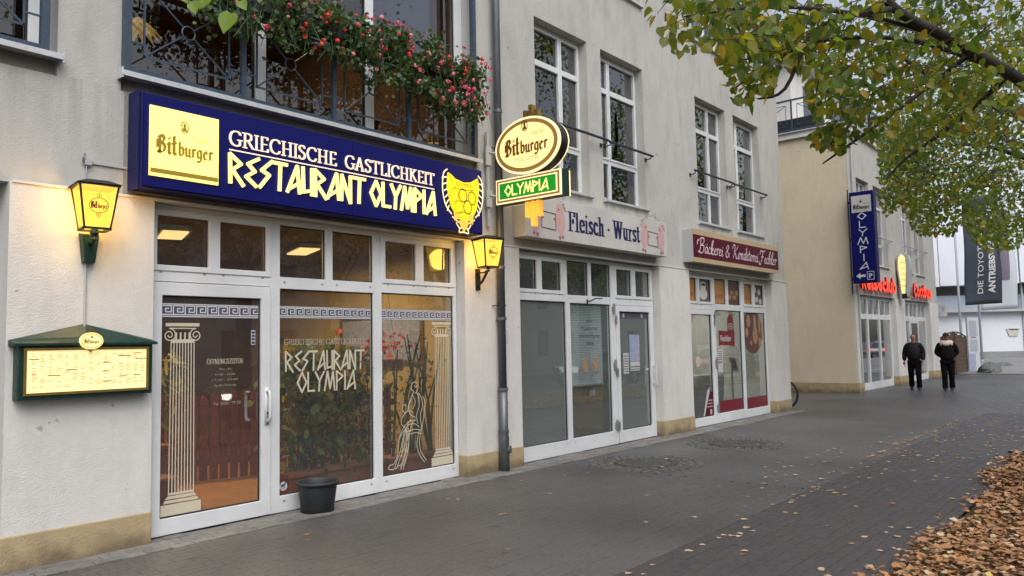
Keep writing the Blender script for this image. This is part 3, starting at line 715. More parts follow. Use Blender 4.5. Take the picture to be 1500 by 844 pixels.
manhole(*MANHOLES[0], 'round iron manhole cover ringed with setts, before the butcher shop windows')
manhole(*MANHOLES[1], 'round iron manhole cover ringed with setts, between the butcher and bakery')

# ================================================================== SHOP BUILDING
YU, YL, YF = 6.72, 6.69, 6.83      # upper wall, ground floor piers, shop-front plane
shop = thing('shop_building', 'pale grey rendered corner building with restaurant, butcher and bakery shop fronts', 'building', (5, YU, 0))
BX0, BX1 = -9.0, 17.85
O1, O2, O3 = (3.16, 7.07), (8.15, 11.97), (13.08, 16.97)
WINS = [(8.63, 9.96, 0), (10.35, 11.66, 1), (13.62, 14.95, 0), (15.35, 16.67, 1)]
# upper wall skin with every opening
hs = [(2.87, 7.36, 3.84, 6.9), (-2.2, 2.37, 3.84, 6.9)]
for a, b, _ in WINS: hs += [(a, b, 3.86, 6.34), (a, b, 7.45, 9.75)]
hs += [(3.2, 4.6, 7.6, 9.75), (5.4, 6.9, 7.6, 9.75), (-1.5, 1.5, 7.6, 9.75)]
mb = holes(MB(), BX0, BX1 - .14, 2.93, 12.2, YU, YU + .32, hs); mb.build('upper_wall', MT['wall_up'], shop)
# the piers of the ground floor stand 3 cm proud
for a, b in ((BX0, -1.95), (2.05, O1[0]), (O1[1], O2[0]), (O2[1], O3[0]), (O3[1], BX1)):
    mb = MB(); mb.box(a, b, YL, YU + .3 if b < BX1 else YU + 9, .26, 2.93 - .005 * (a > 3)); mb.build('pier', MT['wall_low'], shop)
    mb = MB(); mb.box(a - .008, b + .008, YL - .012, YU + .298 if b < BX1 else YU + 9.1, -.05, .26); mb.build('plinth', MT['plinth'], shop, bevel=.01)
mb = MB(); mb.box(O1[0] - 1.1, BX1 + .012, YL - .010, YL + .04, 2.925, 2.945); mb.build('string_course', MT['wall_low'], shop)
mb = MB(); mb.box(BX1 - .14, BX1 - .139, YU, 16, 2.9, 12.2); mb.box(BX1 - .14, BX1, YU + .001, 16, 2.94, 12.19)
mb.build('side_wall', MT['wall_up'], shop)
# recessed grey bands below the two balcony windows, and reveals
for a, b in ((2.87, 7.36), (-2.2, 2.37)):
    mb = MB(); mb.box(a, b, YU + .045, YU + .3, 3.84, 3.965); mb.build('grey_band', MT['reveal'], shop)
mb = MB(); mb.box(2.90, 7.34, YU - .006, YU + .01, 2.96, 3.84); mb.build('grey_band', MT['reveal'], shop)
# left ground floor opening (only its corner shows)
mb = holes(MB(), -1.95, 2.05, 0, 3.09, 6.95, 7.02, [(-1.8, 0, .2, 2.9), (.1, 1.95, .2, 2.9)]); fr = mb.build('shopfront_frame', MT['white_paint'], shop)
for a, b in ((-1.8, 0), (.1, 1.95)):
    mb = MB(); mb.box(a, b, 6.98, 6.986, .2, 2.9); mb.build('pane', MT['glass'], fr)
mb = MB(); mb.box(-1.95, 2.05, YU + .01, 6.945, -.02, .015); mb.build('threshold', MT['kerb'], shop)

def add_pane(parent, a, b, z0, z1, y, m, name='pane', label=None):
    g = MB(); e = .006; g.box(a, b, y, y + .006, z0, z1)
    o = g.build(name, m, parent, label=label)
    return o
def gasket(mb, a, b, z0, z1, y, w=.012):
    mb.box(a, b, y, y + .01, z0, z0 + w); mb.box(a, b, y, y + .01, z1 - w, z1); mb.box(a, a + w, y, y + .01, z0 + w, z1 - w); mb.box(b - w, b, y, y + .01, z0 + w, z1 - w)

def shopfront(parent, x0, x1, ztop, panes, door, doorz, mats, y=YF, deep=.07, sub=None):
    """frame with openings, panes as its children; the door leaf is a part of its own"""
    hs = [p[:4] for p in panes] + [(door[0], door[1], 0.0, doorz)]
    mb = holes(MB(), x0, x1, 0.0, ztop, y, y + deep, hs)
    for a, b, z0, z1 in (sub or []):      # opening lights stand a little proud
        holes(mb, a, b, z0, z1, y - .012, y + .02, [(p[0] + .012, p[1] - .012, p[2] + .012, p[3] - .012) for p in panes if p[0] > a and p[1] < b and p[2] > z0 and p[3] < z1])
    fr = mb.build('shopfront_frame', MT['white_paint'], parent, bevel=.004, seg=1)
    gk = MB()
    for p in panes: gasket(gk, p[0] - .001, p[1] + .001, p[2] - .001, p[3] + .001, y + .026)
    gk.build('gasket', MT['gasket'], fr)
    for i, p in enumerate(panes): add_pane(fr, p[0], p[1], p[2], p[3], y + .038, p[4] if len(p) > 4 else mats)
    bl = MB()
    for p in panes:
        for xx in (p[0] + .05, p[1] - .05):
            bl.poly([(xx - .012, y - .002, p[2] - .06), (xx + .012, y - .002, p[2] - .06), (xx + .012, y - .002, p[2] - .045), (xx - .012, y - .002, p[2] - .045)], [(0, 1, 2, 3)])
    bl.build('drain_caps', MT['steel'], fr)
    return fr

def door_leaf(parent, x0, x1, z1, glass_rect, m, hinge_x, handle, y=YF):
    gx0, gx1, gz0, gz1 = glass_rect
    mb = holes(MB(), x0 + .006, x1 - .006, .008, z1 - .008, y - .018, y + .05, [glass_rect])
    d = mb.build('door', MT['white_paint'], parent, bevel=.004, seg=1)
    gk = MB(); gasket(gk, gx0 - .001, gx1 + .001, gz0 - .001, gz1 + .001, y + .012, .014); gk.build('gasket', MT['gasket'], d)
    add_pane(d, gx0, gx1, gz0, gz1, y + .024, m)
    for z in (.28, z1 / 2 + .02, z1 - .25):
        h = MB(); h.tube([(hinge_x, y - .03, z - .07), (hinge_x, y - .03, z + .07)], .013, 8); h.box(hinge_x - .03, hinge_x + .03, y - .028, y - .018, z - .03, z + .03)
        h.build('hinge', MT['steel'] if handle == 'bar' else MT['white_paint'], d)
    return d

# ---------------- restaurant front
panes = [(3.24, 3.75, 2.37, 2.84), (3.84, 4.36, 2.37, 2.84), (4.51, 5.07, 2.34, 2.87), (5.16, 5.72, 2.34, 2.87), (5.88, 6.38, 2.38, 2.84), (6.48, 6.97, 2.38, 2.84),
         (4.51, 5.72, .16, 2.22), (5.84, 7.005, .16, 2.23)]
shopfront(shop, 3.17, 7.06, 2.93, panes, (3.21, 4.40), 2.235, MT['glass'], sub=[(3.20, 4.40, 2.33, 2.885), (5.84, 7.01, 2.34, 2.885)])
d1 = door_leaf(shop, 3.21, 4.40, 2.235, (3.30, 4.29, .15, 2.11), MT['glass'], 3.20, 'grip')
h = MB(); h.tube(smooth_pts([(0, 0), (1, 0)]) and [(4.345, YF - .02, .92), (4.345, YF - .075, .92), (4.345, YF - .085, .96), (4.345, YF - .085, 1.16), (4.345, YF - .075, 1.2), (4.345, YF - .02, 1.2)], .016, 10)
h.box(4.325, 4.37, YF - .03, YF - .018, .88, 1.24); h.build('handle', MT['white_paint'], d1, smooth=True)
h = MB(); h.cur = 0; h.lathe((4.348, YF - .034, .0), [(0, 0)], 4); h = MB(); h.tube([(4.352, YF - .038, .99), (4.352, YF - .028, .99)], .011, 10); h.build('lock_cylinder', MT['gasket'], d1)
h = MB(); h.tube([(4.20, YF + .05, .93), (4.20, YF + .10, .93), (4.20, YF + .11, .97), (4.20, YF + .11, 1.16), (4.20, YF + .10, 1.2), (4.20, YF + .05, 1.2)], .015, 8); h.build('inner_handle', MT['alu'], d1, smooth=True)

# vinyl on the glass: key band, ionic columns, seated figure, lettering
def meander(mb, S, a, b, z0, z1):
    H = z1 - z0; mb.cur = 1; face(mb, S, rect(a, b, z0, z1), .0012); mb.cur = 0
    n = max(1, round((b - a) / (H * .80))); U = (b - a) / n; w = H * .07
    pen(mb, S, [[(a, z0 + w), (b, z0 + w)], [(a, z1 - w), (b, z1 - w)]], w, d=.002)
    for i in range(n):
        x = a + i * U; q = lambda u, v: (x + u * U, z0 + H * v)
        pen(mb, S, [[q(.0, .2), q(.08, .2), q(.08, .82), q(.9, .82), q(.9, .38), q(.42, .38), q(.42, .62), q(.68, .62)], [q(.08, .2), q(1.0, .2)]], w * 1.1, d=.002, k0=2)
Sg = lambda y: facade(0, 0, y)
def key_band(parent, a, b, z0, z1, y):
    m = MB(); meander(m, Sg(y), a, b, z0, z1); m.build('key_band', [MT['vinyl_white'], MT['band_navy']], parent)
fr1 = [o for o in shop.children if o.name.startswith('shopfront_frame')][-1]
key_band(d1, 3.302, 4.288, 1.915, 2.045, YF + .024)
key_band(fr1, 4.512, 5.718, 1.925, 2.05, YF + .038)
key_band(fr1, 5.842, 7.003, 1.925, 2.05, YF + .038)
def spiral(cx, cy, r, turns, sgn, a0):
    return [(cx + sgn * r * (1 - .82 * t) * math.cos(a0 + turns * 2 * math.pi * t), cy + r * (1 - .82 * t) * math.sin(a0 + turns * 2 * math.pi * t)) for t in [i / 26 for i in range(27)]]
def column(parent, cx, z0, z1, w, y):
    m = MB(); S = Sg(y)
    face(m, S, rect(cx - w * .68, cx + w * .68, z0, z0 + .105), .002)
    for a, b, k in ((.60, .116, .135), (.56, .142, .160), (.50, .168, .19)):
        pass
    face(m, S, [(cx - w * .60, z0 + .115), (cx + w * .60, z0 + .115), (cx + w * .54, z0 + .142), (cx - w * .54, z0 + .142)], .0021)
    face(m, S, [(cx - w * .54, z0 + .150), (cx + w * .54, z0 + .150), (cx + w * .44, z0 + .178), (cx - w * .44, z0 + .178)], .0022)
    face(m, S, rect(cx - w * .44, cx + w * .44, z0 + .184, z0 + .205), .0023)
    zt = z1 - .17
    n = 9
    for i in range(n):
        x = cx - w * .42 + w * .84 * i / (n - 1); x2 = cx + (x - cx) * .93
        face(m, S, [(x - w * .018, z0 + .2), (x + w * .018, z0 + .2), (x2 + w * .017, zt), (x2 - w * .017, zt)], .0024)
    face(m, S, rect(cx - w * .40, cx + w * .40, zt - .01, zt + .022), .0025)
    face(m, S, rect(cx - w * .58, cx + w * .58, z1 - .03, z1), .0025)
    r = .062; yv = zt + .06
    for sg in (-1, 1): pen(m, S, [spiral(cx + sg * w * .45, yv, r, 1.75, sg, math.pi / 2)], .0095, d=.0026)
    pen(m, S, [[(cx - w * .45, yv + r), (cx + w * .45, yv + r)]], .010, d=.0027)
    for i in (-1.5, -.5, .5, 1.5): face(m, S, rect(cx + i * w * .15 - .008, cx + i * w * .15 + .008, zt + .02, zt + .085), .0028)
    m.build('column_decal', MT['vinyl'], parent)
column(d1, 3.51, .155, 1.865, .275, YF + .024)
column(fr1, 6.825, .165, 1.905, .29, YF + .038)
# seated woman in drapery on a curved chair, line drawing
m = MB(); S = surf((5.93, YF + .038, .2), (1, 0, 0), (0, 0, 1), (0, -1, 0))
fig = ['c.02 .03 .10 .02 .14 .10 .20 .22 .26 .42', 'c.02 .03 .04 .07 .10 .08 .16 .18 .18 .34 .28 .46', 'c.14 .02 .20 .14 .28 .30 .30 .44', 'c.20 .03 .27 .18 .31 .34 .33 .46', 'c.24 .04 .30 .16 .33 .30 .35 .44',
       'c.26 .42 .34 .50 .44 .50 .50 .46', 'c.18 .34 .24 .46 .34 .54 .44 .54', 'c.30 .46 .22 .52 .24 .60 .32 .66 .40 .64', 'c.32 .66 .34 .74 .38 .82 .42 .88', 'c.42 .88 .38 .92 .40 .98 .46 .99 .49 .94 .47 .88 .44 .86',
       'c.46 .88 .50 .80 .50 .70 .46 .60 .48 .50', 'c.38 .80 .34 .72 .36 .62 .44 .58', 'c.40 .84 .44 .76 .40 .68', 'c.49 .86 .54 .80 .56 .70 .52 .60 .54 .46', 'c.30 .42 .42 .44 .54 .42', 'c.30 .38 .42 .40 .54 .38',
       'c.50 .42 .46 .26 .50 .14 .58 .04', 'c.53 .42 .50 .28 .53 .16 .61 .06', 'c.30 .40 .30 .26 .26 .12 .20 .0', 'c.33 .40 .33 .26 .29 .12 .24 .0', 'c.54 .42 .58 .60 .60 .74 .56 .82', 'c.28 .64 .24 .68 .26 .74 .30 .72',
       'c.36 .56 .30 .46 .24 .30 .22 .14', 'c.44 .56 .38 .50 .36 .42', 'c.43 .95 .45 .93 .47 .95', 'c.20 .20 .26 .22 .30 .20', '.12 .02 .20 .06']
pen(m, S, [q for s_ in fig for q in parse(s_)], .0085, d=.002); m.build('seated_figure_decal', MT['vinyl'], fr1)
m = MB(); S0 = Sg(YF + .038)
write(m, S0, GREEK, 'RESTAURANT', 4.60, 1.385, 5.60, .20, .020, d=.002); m.build('window_lettering', MT['vinyl'], fr1); m = MB()
write(m, S0, GREEK, 'OLYMPIA', 4.74, 1.165, 5.49, .20, .020, d=.002)
m.build('window_lettering', MT['vinyl'], fr1)
m = MB(); write(m, S0, ROMAN, 'GRIECHISCHE GASTLICHKEIT', 4.58, 1.655, 5.62, .055, .009, .004, d=.002); m.build('window_lettering', MT['vinyl_dim'], fr1)
m = MB(); write(m, Sg(YF + .024), ROMAN, 'QFFNUNGSZEITEN:', 3.745, 1.485, 4.12, .045, .0042, .002, d=.002); m.build('opening_hours_lettering', MT['vinyl'], d1)
for i, (t_, w_) in enumerate([('Mo - Fr', .12), ('11:30 - 14:30', .2), ('17:30 - 23:00', .26), ('Sa, So, Feiertag', .22)]): m = MB(); bfont(m, Sg(YF + .024), t_, 3.93, 1.425 - i * .05, .02, w_, center=True); m.build('opening_hours_lettering', MT['vinyl_dim'], d1)
m = MB()
bfont(m, Sg(YF + .024), 'Tel. 0355 / 79 28', 3.95, 1.10, .028, .28, center=True)
m.build('opening_hours_lettering', MT['vinyl_dim'], d1)
m = MB(); face(m, Sg(YF + .024), rect(4.20, 4.245, 1.66, 1.80), .002); m.cur = 1
for i in range(4): face(m, Sg(YF + .024), rect(4.206, 4.239, 1.67 + i * .033, 1.69 + i * .033), .003)
m.build('card_sticker', [MT['paper'], MT['navy']], d1)
m = MB(); S = Sg(YF + .038); face(m, S, ell(4.575, .245, .045, .045, 24), .002); m.cur = 1
face(m, S, [(4.550, .235), (4.592, .250), (4.590, .268), (4.552, .258)], .003); face(m, S, ell(4.594, .273, .011, .009, 10), .0032)
for x in (4.553, 4.582): face(m, S, [(x, .215), (x + .006, .215), (x + .010, .245), (x + .002, .245)], .003)
pen(m, S, [[(4.552, .256), (4.543, .272)]], .005, d=.003); m.build('dog_sticker', [MT['paper'], MT['navy']], fr1)

# ---------------- butcher front
panes = [(8.22, 8.71, 2.38, 2.82), (8.80, 9.29, 2.38, 2.82), (9.44, 10.00, 2.34, 2.86), (10.08, 10.63, 2.34, 2.86), (10.78, 11.27, 2.37, 2.82), (11.37, 11.87, 2.37, 2.82),
         (8.24, 9.39, .20, 2.23, MT['glass_frost']), (9.50, 10.60, .21, 2.22)]
shopfront(shop, 8.16, 11.96, 2.91, panes, (10.74, 11.90), 2.225, MT['glass'], sub=[(8.18, 9.34, 2.34, 2.865), (10.74, 11.92, 2.33, 2.865)])
fr2 = [o for o in shop.children if o.name.startswith('shopfront_frame')][-1]
d2 = door_leaf(shop, 10.74, 11.90, 2.225, (10.84, 11.80, .20, 2.12), MT['glass_frost'], 10.73, 'bar')
h = MB(); h.bar((11.86, YF - .08, .88), (11.86, YF - .08, 1.22), .03); h.bar((11.86, YF - .08, .90), (11.86, YF - .01, .90), .02); h.bar((11.86, YF - .08, 1.20), (11.86, YF - .01, 1.20), .02); h.build('handle', MT['white_paint'], d2, bevel=.006)
m = MB(); S = Sg(YF + .024)
face(m, S, rect(10.86, 11.78, 2.01, 2.11), .002); m.cur = 1
for x in (11.02, 11.60):
    face(m, S, ell(x, 2.075, .028, .020, 10), .003); face(m, S, [(x - .035, 2.03), (x + .035, 2.03), (x + .012, 2.065), (x - .012, 2.065)], .0032)
m.build('blue_strip_sticker', [MT['band_navy'], MT['paper']], d2)
m = MB(); face(m, S, rect(11.18, 11.50, 1.30, 1.74), .002); m.cur = 1; face(m, S, rect(11.19, 11.49, 1.14, 1.292), .002); m.cur = 2
face(m, S, rect(11.20, 11.48, 1.20, 1.215), .003); face(m, S, rect(11.20, 11.48, 1.16, 1.17), .003)
m.build('poster', [MT['poster_blue'], MT['paper'], MT['ink_black']], d2)
m = MB(); face(m, S, rect(10.98, 11.14, 1.10, 1.44), .002); m.cur = 1
for i in range(7): face(m, S, rect(11.0, 11.12, 1.13 + i * .042, 1.142 + i * .042), .003)
m.build('notice', [MT['paper'], MT['ink_black']], d2)
m = MB(); face(m, S, rect(11.68, 11.78, 1.135, 1.165), .002); m.build('pull_sticker', MT['paper'], d2)
S = Sg(YF + .038)
for i, (t_, w_) in enumerate([('Snack', .18), ('Pausenservice', .42), ('Feinkosterzeugnisse', .55), ('Salate', .2)]): m = MB(); bfont(m, S, t_, 10.05, 1.93 - i * .115, .062, w_, center=True); m.build('window_lettering', MT['ink_black'], fr2)
def pigs(mb, S, cx, cz, s, full=True, only=None):
    """two pink pigs holding a sheet between them, a line of words arched above"""
    for sg in ((-1, 1) if only is None else (only,) if only else ()):
        x = cx + sg * s * .46
        mb.cur = 0; face(mb, S, ell(x, cz - s * .05, s * .19, s * .28, 20), .002); face(mb, S, ell(x - sg * s * .02, cz + s * .26, s * .15, s * .12, 16), .0025)
        for dx in (-.06, .05): face(mb, S, [(x + dx * s, cz + s * .34), (x + dx * s + s * .03, cz + s * .45), (x + dx * s + s * .055, cz + s * .33)], .0028)
        pen(mb, S, [[(x - sg * s * .08, cz + s * .02), (x - sg * s * .24, cz + s * .0)], [(x, cz - s * .28), (x - sg * s * .02, cz - s * .40)], [(x + sg * s * .07, cz - s * .26), (x + sg * s * .09, cz - s * .38)]], s * .05, d=.003)
        mb.cur = 1; face(mb, S, ell(x - sg * s * .06, cz + s * .24, s * .035, s * .03, 10), .0034); face(mb, S, ell(x - sg * s * .03, cz - s * .42, s * .05, s * .045, 10), .0034); face(mb, S, ell(x + sg * s * .09, cz - s * .40, s * .045, s * .04, 10), .0036)
        face(mb, S, ell(x - sg * s * .24, cz + s * .0, s * .03, s * .035, 10), .0036)
    if only: return mb
    mb.cur = 2; a, b = cx - s * .27, cx + s * .27
    pen(mb, S, [[(a, cz + s * .14), (b, cz + s * .12), (b, cz - s * .26), (a, cz - s * .24), (a, cz + s * .14)]], s * .016, d=.004)
    if full:
        txt = "'s Fleisch und Wurst - Ecke"; n = len(txt)
        for i, ch in enumerate(txt):
            if ch == ' ': continue
            a = math.radians(165 - 150 * i / (n - 1)); bfont(mb, S, ch, cx + s * .66 * math.cos(a), cz + s * .12 + s * .44 * math.sin(a), s * .075, center=True, d=.003, rot=a - math.pi / 2)
for o_ in (-1, 1): m = MB(); pigs(m, S, 10.05, 1.28, .30, False, only=o_); m.build('pig_decal', [MT['bread'], MT['print_red'], MT['print_dark']], fr2)
h = MB(); h.tube([(9.93, YF - .01, 2.25), (9.93, YF - .09, 2.26), (10.03, YF - .11, 2.30), (10.2, YF - .11, 2.30)], .010, 6); h.tube([(9.93, YF - .02, 2.2), (9.93, YF - .02, 2.28)], .012, 6); h.build('window_opener', MT['black'], fr2)
for z in (2.15, 1.25, .3):
    h = MB(); h.tube([(10.665, YF - .03, z - .09), (10.665, YF - .03, z + .09)], .017, 8); h.box(10.64, 10.69, YF - .028, YF - .001, z - .035, z + .035); h.build('hinge', MT['steel'], fr2)

# ---------------- bakery front
panes = [(13.15, 13.62, 2.36, 2.82), (13.72, 14.24, 2.36, 2.82), (14.40, 14.92, 2.34, 2.85), (15.03, 15.61, 2.34, 2.85), (15.77, 16.22, 2.36, 2.82), (16.33, 16.84, 2.36, 2.82),
         (14.39, 15.62, .19, 2.22, MT['glass_bake']), (15.74, 16.88, .17, 2.20, MT['glass_bake'])]
shopfront(shop, 13.09, 16.96, 2.90, panes, (13.12, 14.28), 2.225, MT['glass_bake'], sub=[(13.11, 14.30, 2.32, 2.86), (15.72, 16.90, 2.32, 2.86)])
fr3 = [o for o in shop.children if o.name.startswith('shopfront_frame')][-1]
d3 = door_leaf(shop, 13.12, 14.28, 2.225, (13.21, 14.19, .17, 2.12), MT['glass_bake'], 14.305, 'bar')
h = MB(); h.bar((13.16, YF - .08, .88), (13.16, YF - .08, 1.22), .03); h.bar((13.16, YF - .08, .90), (13.16, YF - .01, .90), .02); h.bar((13.16, YF - .08, 1.20), (13.16, YF - .01, 1.20), .02); h.build('handle', MT['white_paint'], d3, bevel=.006)
S = Sg(YF + .038)
def sub(m_, name, mats, parent): m_.build(name, mats, parent)
for (a, b, t_) in ((13.15, 13.62, 'Café'), (14.40, 14.92, 'Snack'), (15.77, 16.22, 'Kuchen')):
    m = MB(); face(m, S, rect(a + .01, b - .01, 2.37, 2.81), .0015); m.cur = 1; bfont(m, S, t_, (a + b) / 2, 2.47, .10, (b - a) * .78, center=True); sub(m, 'window_poster', [MT['orange'], MT['print_red']], fr3)
m = MB(); face(m, S, rect(13.73, 14.23, 2.37, 2.81), .0015); m.cur = 1; face(m, S, ell(13.98, 2.52, .17, .11), .002); face(m, S, rect(13.87, 14.09, 2.52, 2.68), .0022); pen(m, S, [ell(13.98, 2.70, .11, .05)], .02, d=.003); sub(m, 'window_poster', [MT['print_dark'], MT['cup']], fr3)
m = MB(); face(m, S, rect(15.04, 15.60, 2.35, 2.84), .0015); m.cur = 1
for i in range(4): face(m, S, ell(15.15 + i * .12, 2.5 + .1 * (i % 2), .09, .05, 12), .002 + i * .0003)
sub(m, 'window_poster', [MT['print_red'], MT['bread']], fr3)
m = MB(); face(m, S, rect(16.34, 16.83, 2.37, 2.81), .0015); m.cur = 1
for i, (x, z) in enumerate([(16.45, 2.7), (16.68, 2.66), (16.55, 2.5), (16.74, 2.46)]): face(m, S, ell(x, z, .08, .07, 12), .002 + i * .0003)
sub(m, 'window_poster', [MT['print_dark'], MT['cup']], fr3)
# baker's mark with the shop name
m = MB(); face(m, S, [(14.58, 1.53), (15.32, 1.50), (15.32, 1.78), (14.58, 1.82)], .002)
face(m, S, [(15.0, 1.78), (15.30, 1.76)] + [(15.15 + .15 * math.cos(a), 1.98 + .16 * math.sin(a)) for a in [i * math.pi / 10 for i in range(11)]], .0022)
m.cur = 1; bfont(m, S, 'Fechler', 14.66, 1.60, .125, .50, d=.003, off=.02); pen(m, S, [ell(15.15, 1.90, .12, .055)], .012, d=.003); pen(m, S, [[(15.07, 1.90), (15.23, 1.90)], [(15.11, 1.87), (15.11, 1.93)], [(15.18, 1.87), (15.18, 1.93)]], .01, d=.003)
sub(m, 'bakery_mark_decal', [MT['red_film'], MT['paper']], fr3)
m = MB(); face(m, S, rect(14.42, 15.60, .20, .42), .002); face(m, S, rect(15.75, 16.87, .18, .40), .002); sub(m, 'red_film_strip', MT['red_film'], fr3)
m = MB(); face(m, S, rect(14.47, 14.74, 1.20, 1.44), .002); face(m, S, rect(14.50, 14.72, .98, 1.17), .0025); m.cur = 1
for i in range(5): face(m, S, rect(14.5, 14.7, 1.23 + i * .04, 1.24 + i * .04), .003)
sub(m, 'notice', [MT['paper'], MT['ink_black']], fr3)
m = MB(); c = [(x, z) for x, z in ell(16.24, 1.80, .52, .48, 40)]; c = [(min(16.87, max(15.76, x)), min(2.19, z)) for x, z in c]; face(m, S, c, .002); m.cur = 1
for i, (x, z, rx, rz) in enumerate([(16.05, 2.02, .10, .13), (15.95, 1.78, .08, .10), (16.38, 2.0, .07, .17), (16.38, 1.72, .13, .20), (16.62, 1.95, .055, .20), (16.62, 1.55, .07, .12), (16.15, 1.55, .06, .05), (16.76, 1.8, .05, .2)]): face(m, S, ell(x, z, rx, rz, 16), .0025 + i * .0003)
m.cur = 2
for x, z in ((16.35, 1.8), (16.4, 1.7), (16.42, 1.62), (16.05, 2.05)): pen(m, S, [[(x - .05, z), (x + .05, z + .04)]], .01, d=.0055)
sub(m, 'bread_poster', [MT['print_red'], MT['bread'], MT['print_dark']], fr3)
m = MB(); S3 = Sg(YF + .024); face(m, S3, ell(13.62, 1.22, .085, .10, 20), .002); m.cur = 1; pen(m, S3, [[(13.57, 1.22), (13.67, 1.22)], [(13.58, 1.26), (13.66, 1.26)], [(13.58, 1.18), (13.66, 1.18)]], .008, d=.003); sub(m, 'oval_sticker', [MT['vinyl'], MT['ink_brown']], d3)
m = MB(); face(m, S3, [(13.82, .18), (14.18, .18), (14.18, .66), (14.04, .60)], .002); m.cur = 1; face(m, S3, [(13.76, .18), (13.82, .18), (14.04, .60), (14.06, .72), (13.96, .66)], .0025); m.cur = 2
for i in range(3): face(m, S3, rect(14.0 - i * .03, 14.16, .46 - i * .06, .48 - i * .06), .004)
face(m, S3, rect(14.05, 14.13, .2, .3), .004)
sub(m, 'corner_poster', [MT['maroon'], MT['paper'], MT['pink']], d3)
for z in (2.1, 1.2, .32):
    h = MB(); h.tube([(14.335, YF - .03, z - .09), (14.335, YF - .03, z + .09)], .017, 8); h.box(14.31, 14.36, YF - .028, YF - .001, z - .035, z + .035); h.build('hinge', MT['steel'], fr3)

# ---------------- rooms behind the fronts
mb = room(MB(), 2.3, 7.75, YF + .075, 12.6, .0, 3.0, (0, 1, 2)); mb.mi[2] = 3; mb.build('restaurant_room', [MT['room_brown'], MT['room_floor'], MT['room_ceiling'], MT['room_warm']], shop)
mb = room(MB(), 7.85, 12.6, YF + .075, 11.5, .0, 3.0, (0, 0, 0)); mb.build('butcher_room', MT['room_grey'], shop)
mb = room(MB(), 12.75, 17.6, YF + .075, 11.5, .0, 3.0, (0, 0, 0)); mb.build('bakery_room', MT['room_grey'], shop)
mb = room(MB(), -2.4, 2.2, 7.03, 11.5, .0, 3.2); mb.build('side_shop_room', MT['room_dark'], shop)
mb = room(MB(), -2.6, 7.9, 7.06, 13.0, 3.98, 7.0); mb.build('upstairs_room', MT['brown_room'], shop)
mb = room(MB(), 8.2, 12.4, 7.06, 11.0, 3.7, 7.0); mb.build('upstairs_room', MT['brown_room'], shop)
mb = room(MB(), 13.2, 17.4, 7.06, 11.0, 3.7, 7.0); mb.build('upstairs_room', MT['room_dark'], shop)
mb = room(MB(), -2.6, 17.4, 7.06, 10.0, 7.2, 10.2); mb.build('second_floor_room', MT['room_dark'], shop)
# roof so that no light falls in from above
mb = MB(); mb.box(BX0, BX1 - .01, YU + .01, 16, 12.19, 12.5); mb.build('roof', MT['tile'], shop)
mb = MB(); mb.box(BX0, BX1 - .145, 15.9, 16.0, 0, 12.18); mb.box(BX0, BX0 + .1, YU + .34, 15.88, 0, 12.18); mb.build('rear_wall', MT['wall_up'], shop)
# ceiling lamps with their own light
def ceiling_lamp(x, y, z, w, l, label, power, col=(1.0, .72, .36), grp='lit ceiling lamps inside the building', vis=True, rot=0):
    t = thing('ceiling_lamp', label, 'ceiling lamp', (x, y, z), grp, rot)
    mb = MB(); mb.box(-w / 2 - .03, w / 2 + .03, -l / 2 - .03, l / 2 + .03, -.06, .0); mb.build('lamp_housing', MT['alu'], t, local=True)
    mb = MB(); mb.box(-w / 2, w / 2, -l / 2, l / 2, -.075, -.061); mb.build('diffuser', MT['panel_light'], t, local=True)
    li = bpy.data.lights.new('lamp_light', 'AREA'); li.shape = 'RECTANGLE'; li.size = w; li.size_y = l; li.energy = power; li.color = col
    lo = bpy.data.objects.new('lamp_light', li); COL.objects.link(lo); lo.parent = t; lo.location = (0, 0, -.09)
ceiling_lamp(4.25, 8.55, 2.99, .26, .62, 'long lit ceiling lamp seen through the small pane above the restaurant door', 46, rot=-.35)
ceiling_lamp(6.2, 8.85, 2.985, .26, .70, 'long lit ceiling lamp seen through the panes above the restaurant lettering', 55, rot=-.35)
ceiling_lamp(6.0, 9.6, 6.98, .4, 1.2, 'lit ceiling lamp in the dining room behind the geranium balcony', 60)
ceiling_lamp(14.25, 8.8, 6.5, .14, .5, 'slim lit tube lamp in the upstairs window above the butcher sign', 30, rot=math.pi / 2)
ceiling_lamp(15.2, 9.0, 2.985, .3, 1.3, 'added unseen ceiling lamp brightening the bakery interior', 130, col=(1, .9, .75))  # unseen lamp added to lift the dark bakery room
ceiling_lamp(10.0, 9.0, 2.985, .3, 1.3, 'added unseen ceiling lamp brightening the butcher shop interior', 60, col=(.9, 1, .95))  # likewise an added lamp, so the butcher room shows through the glass

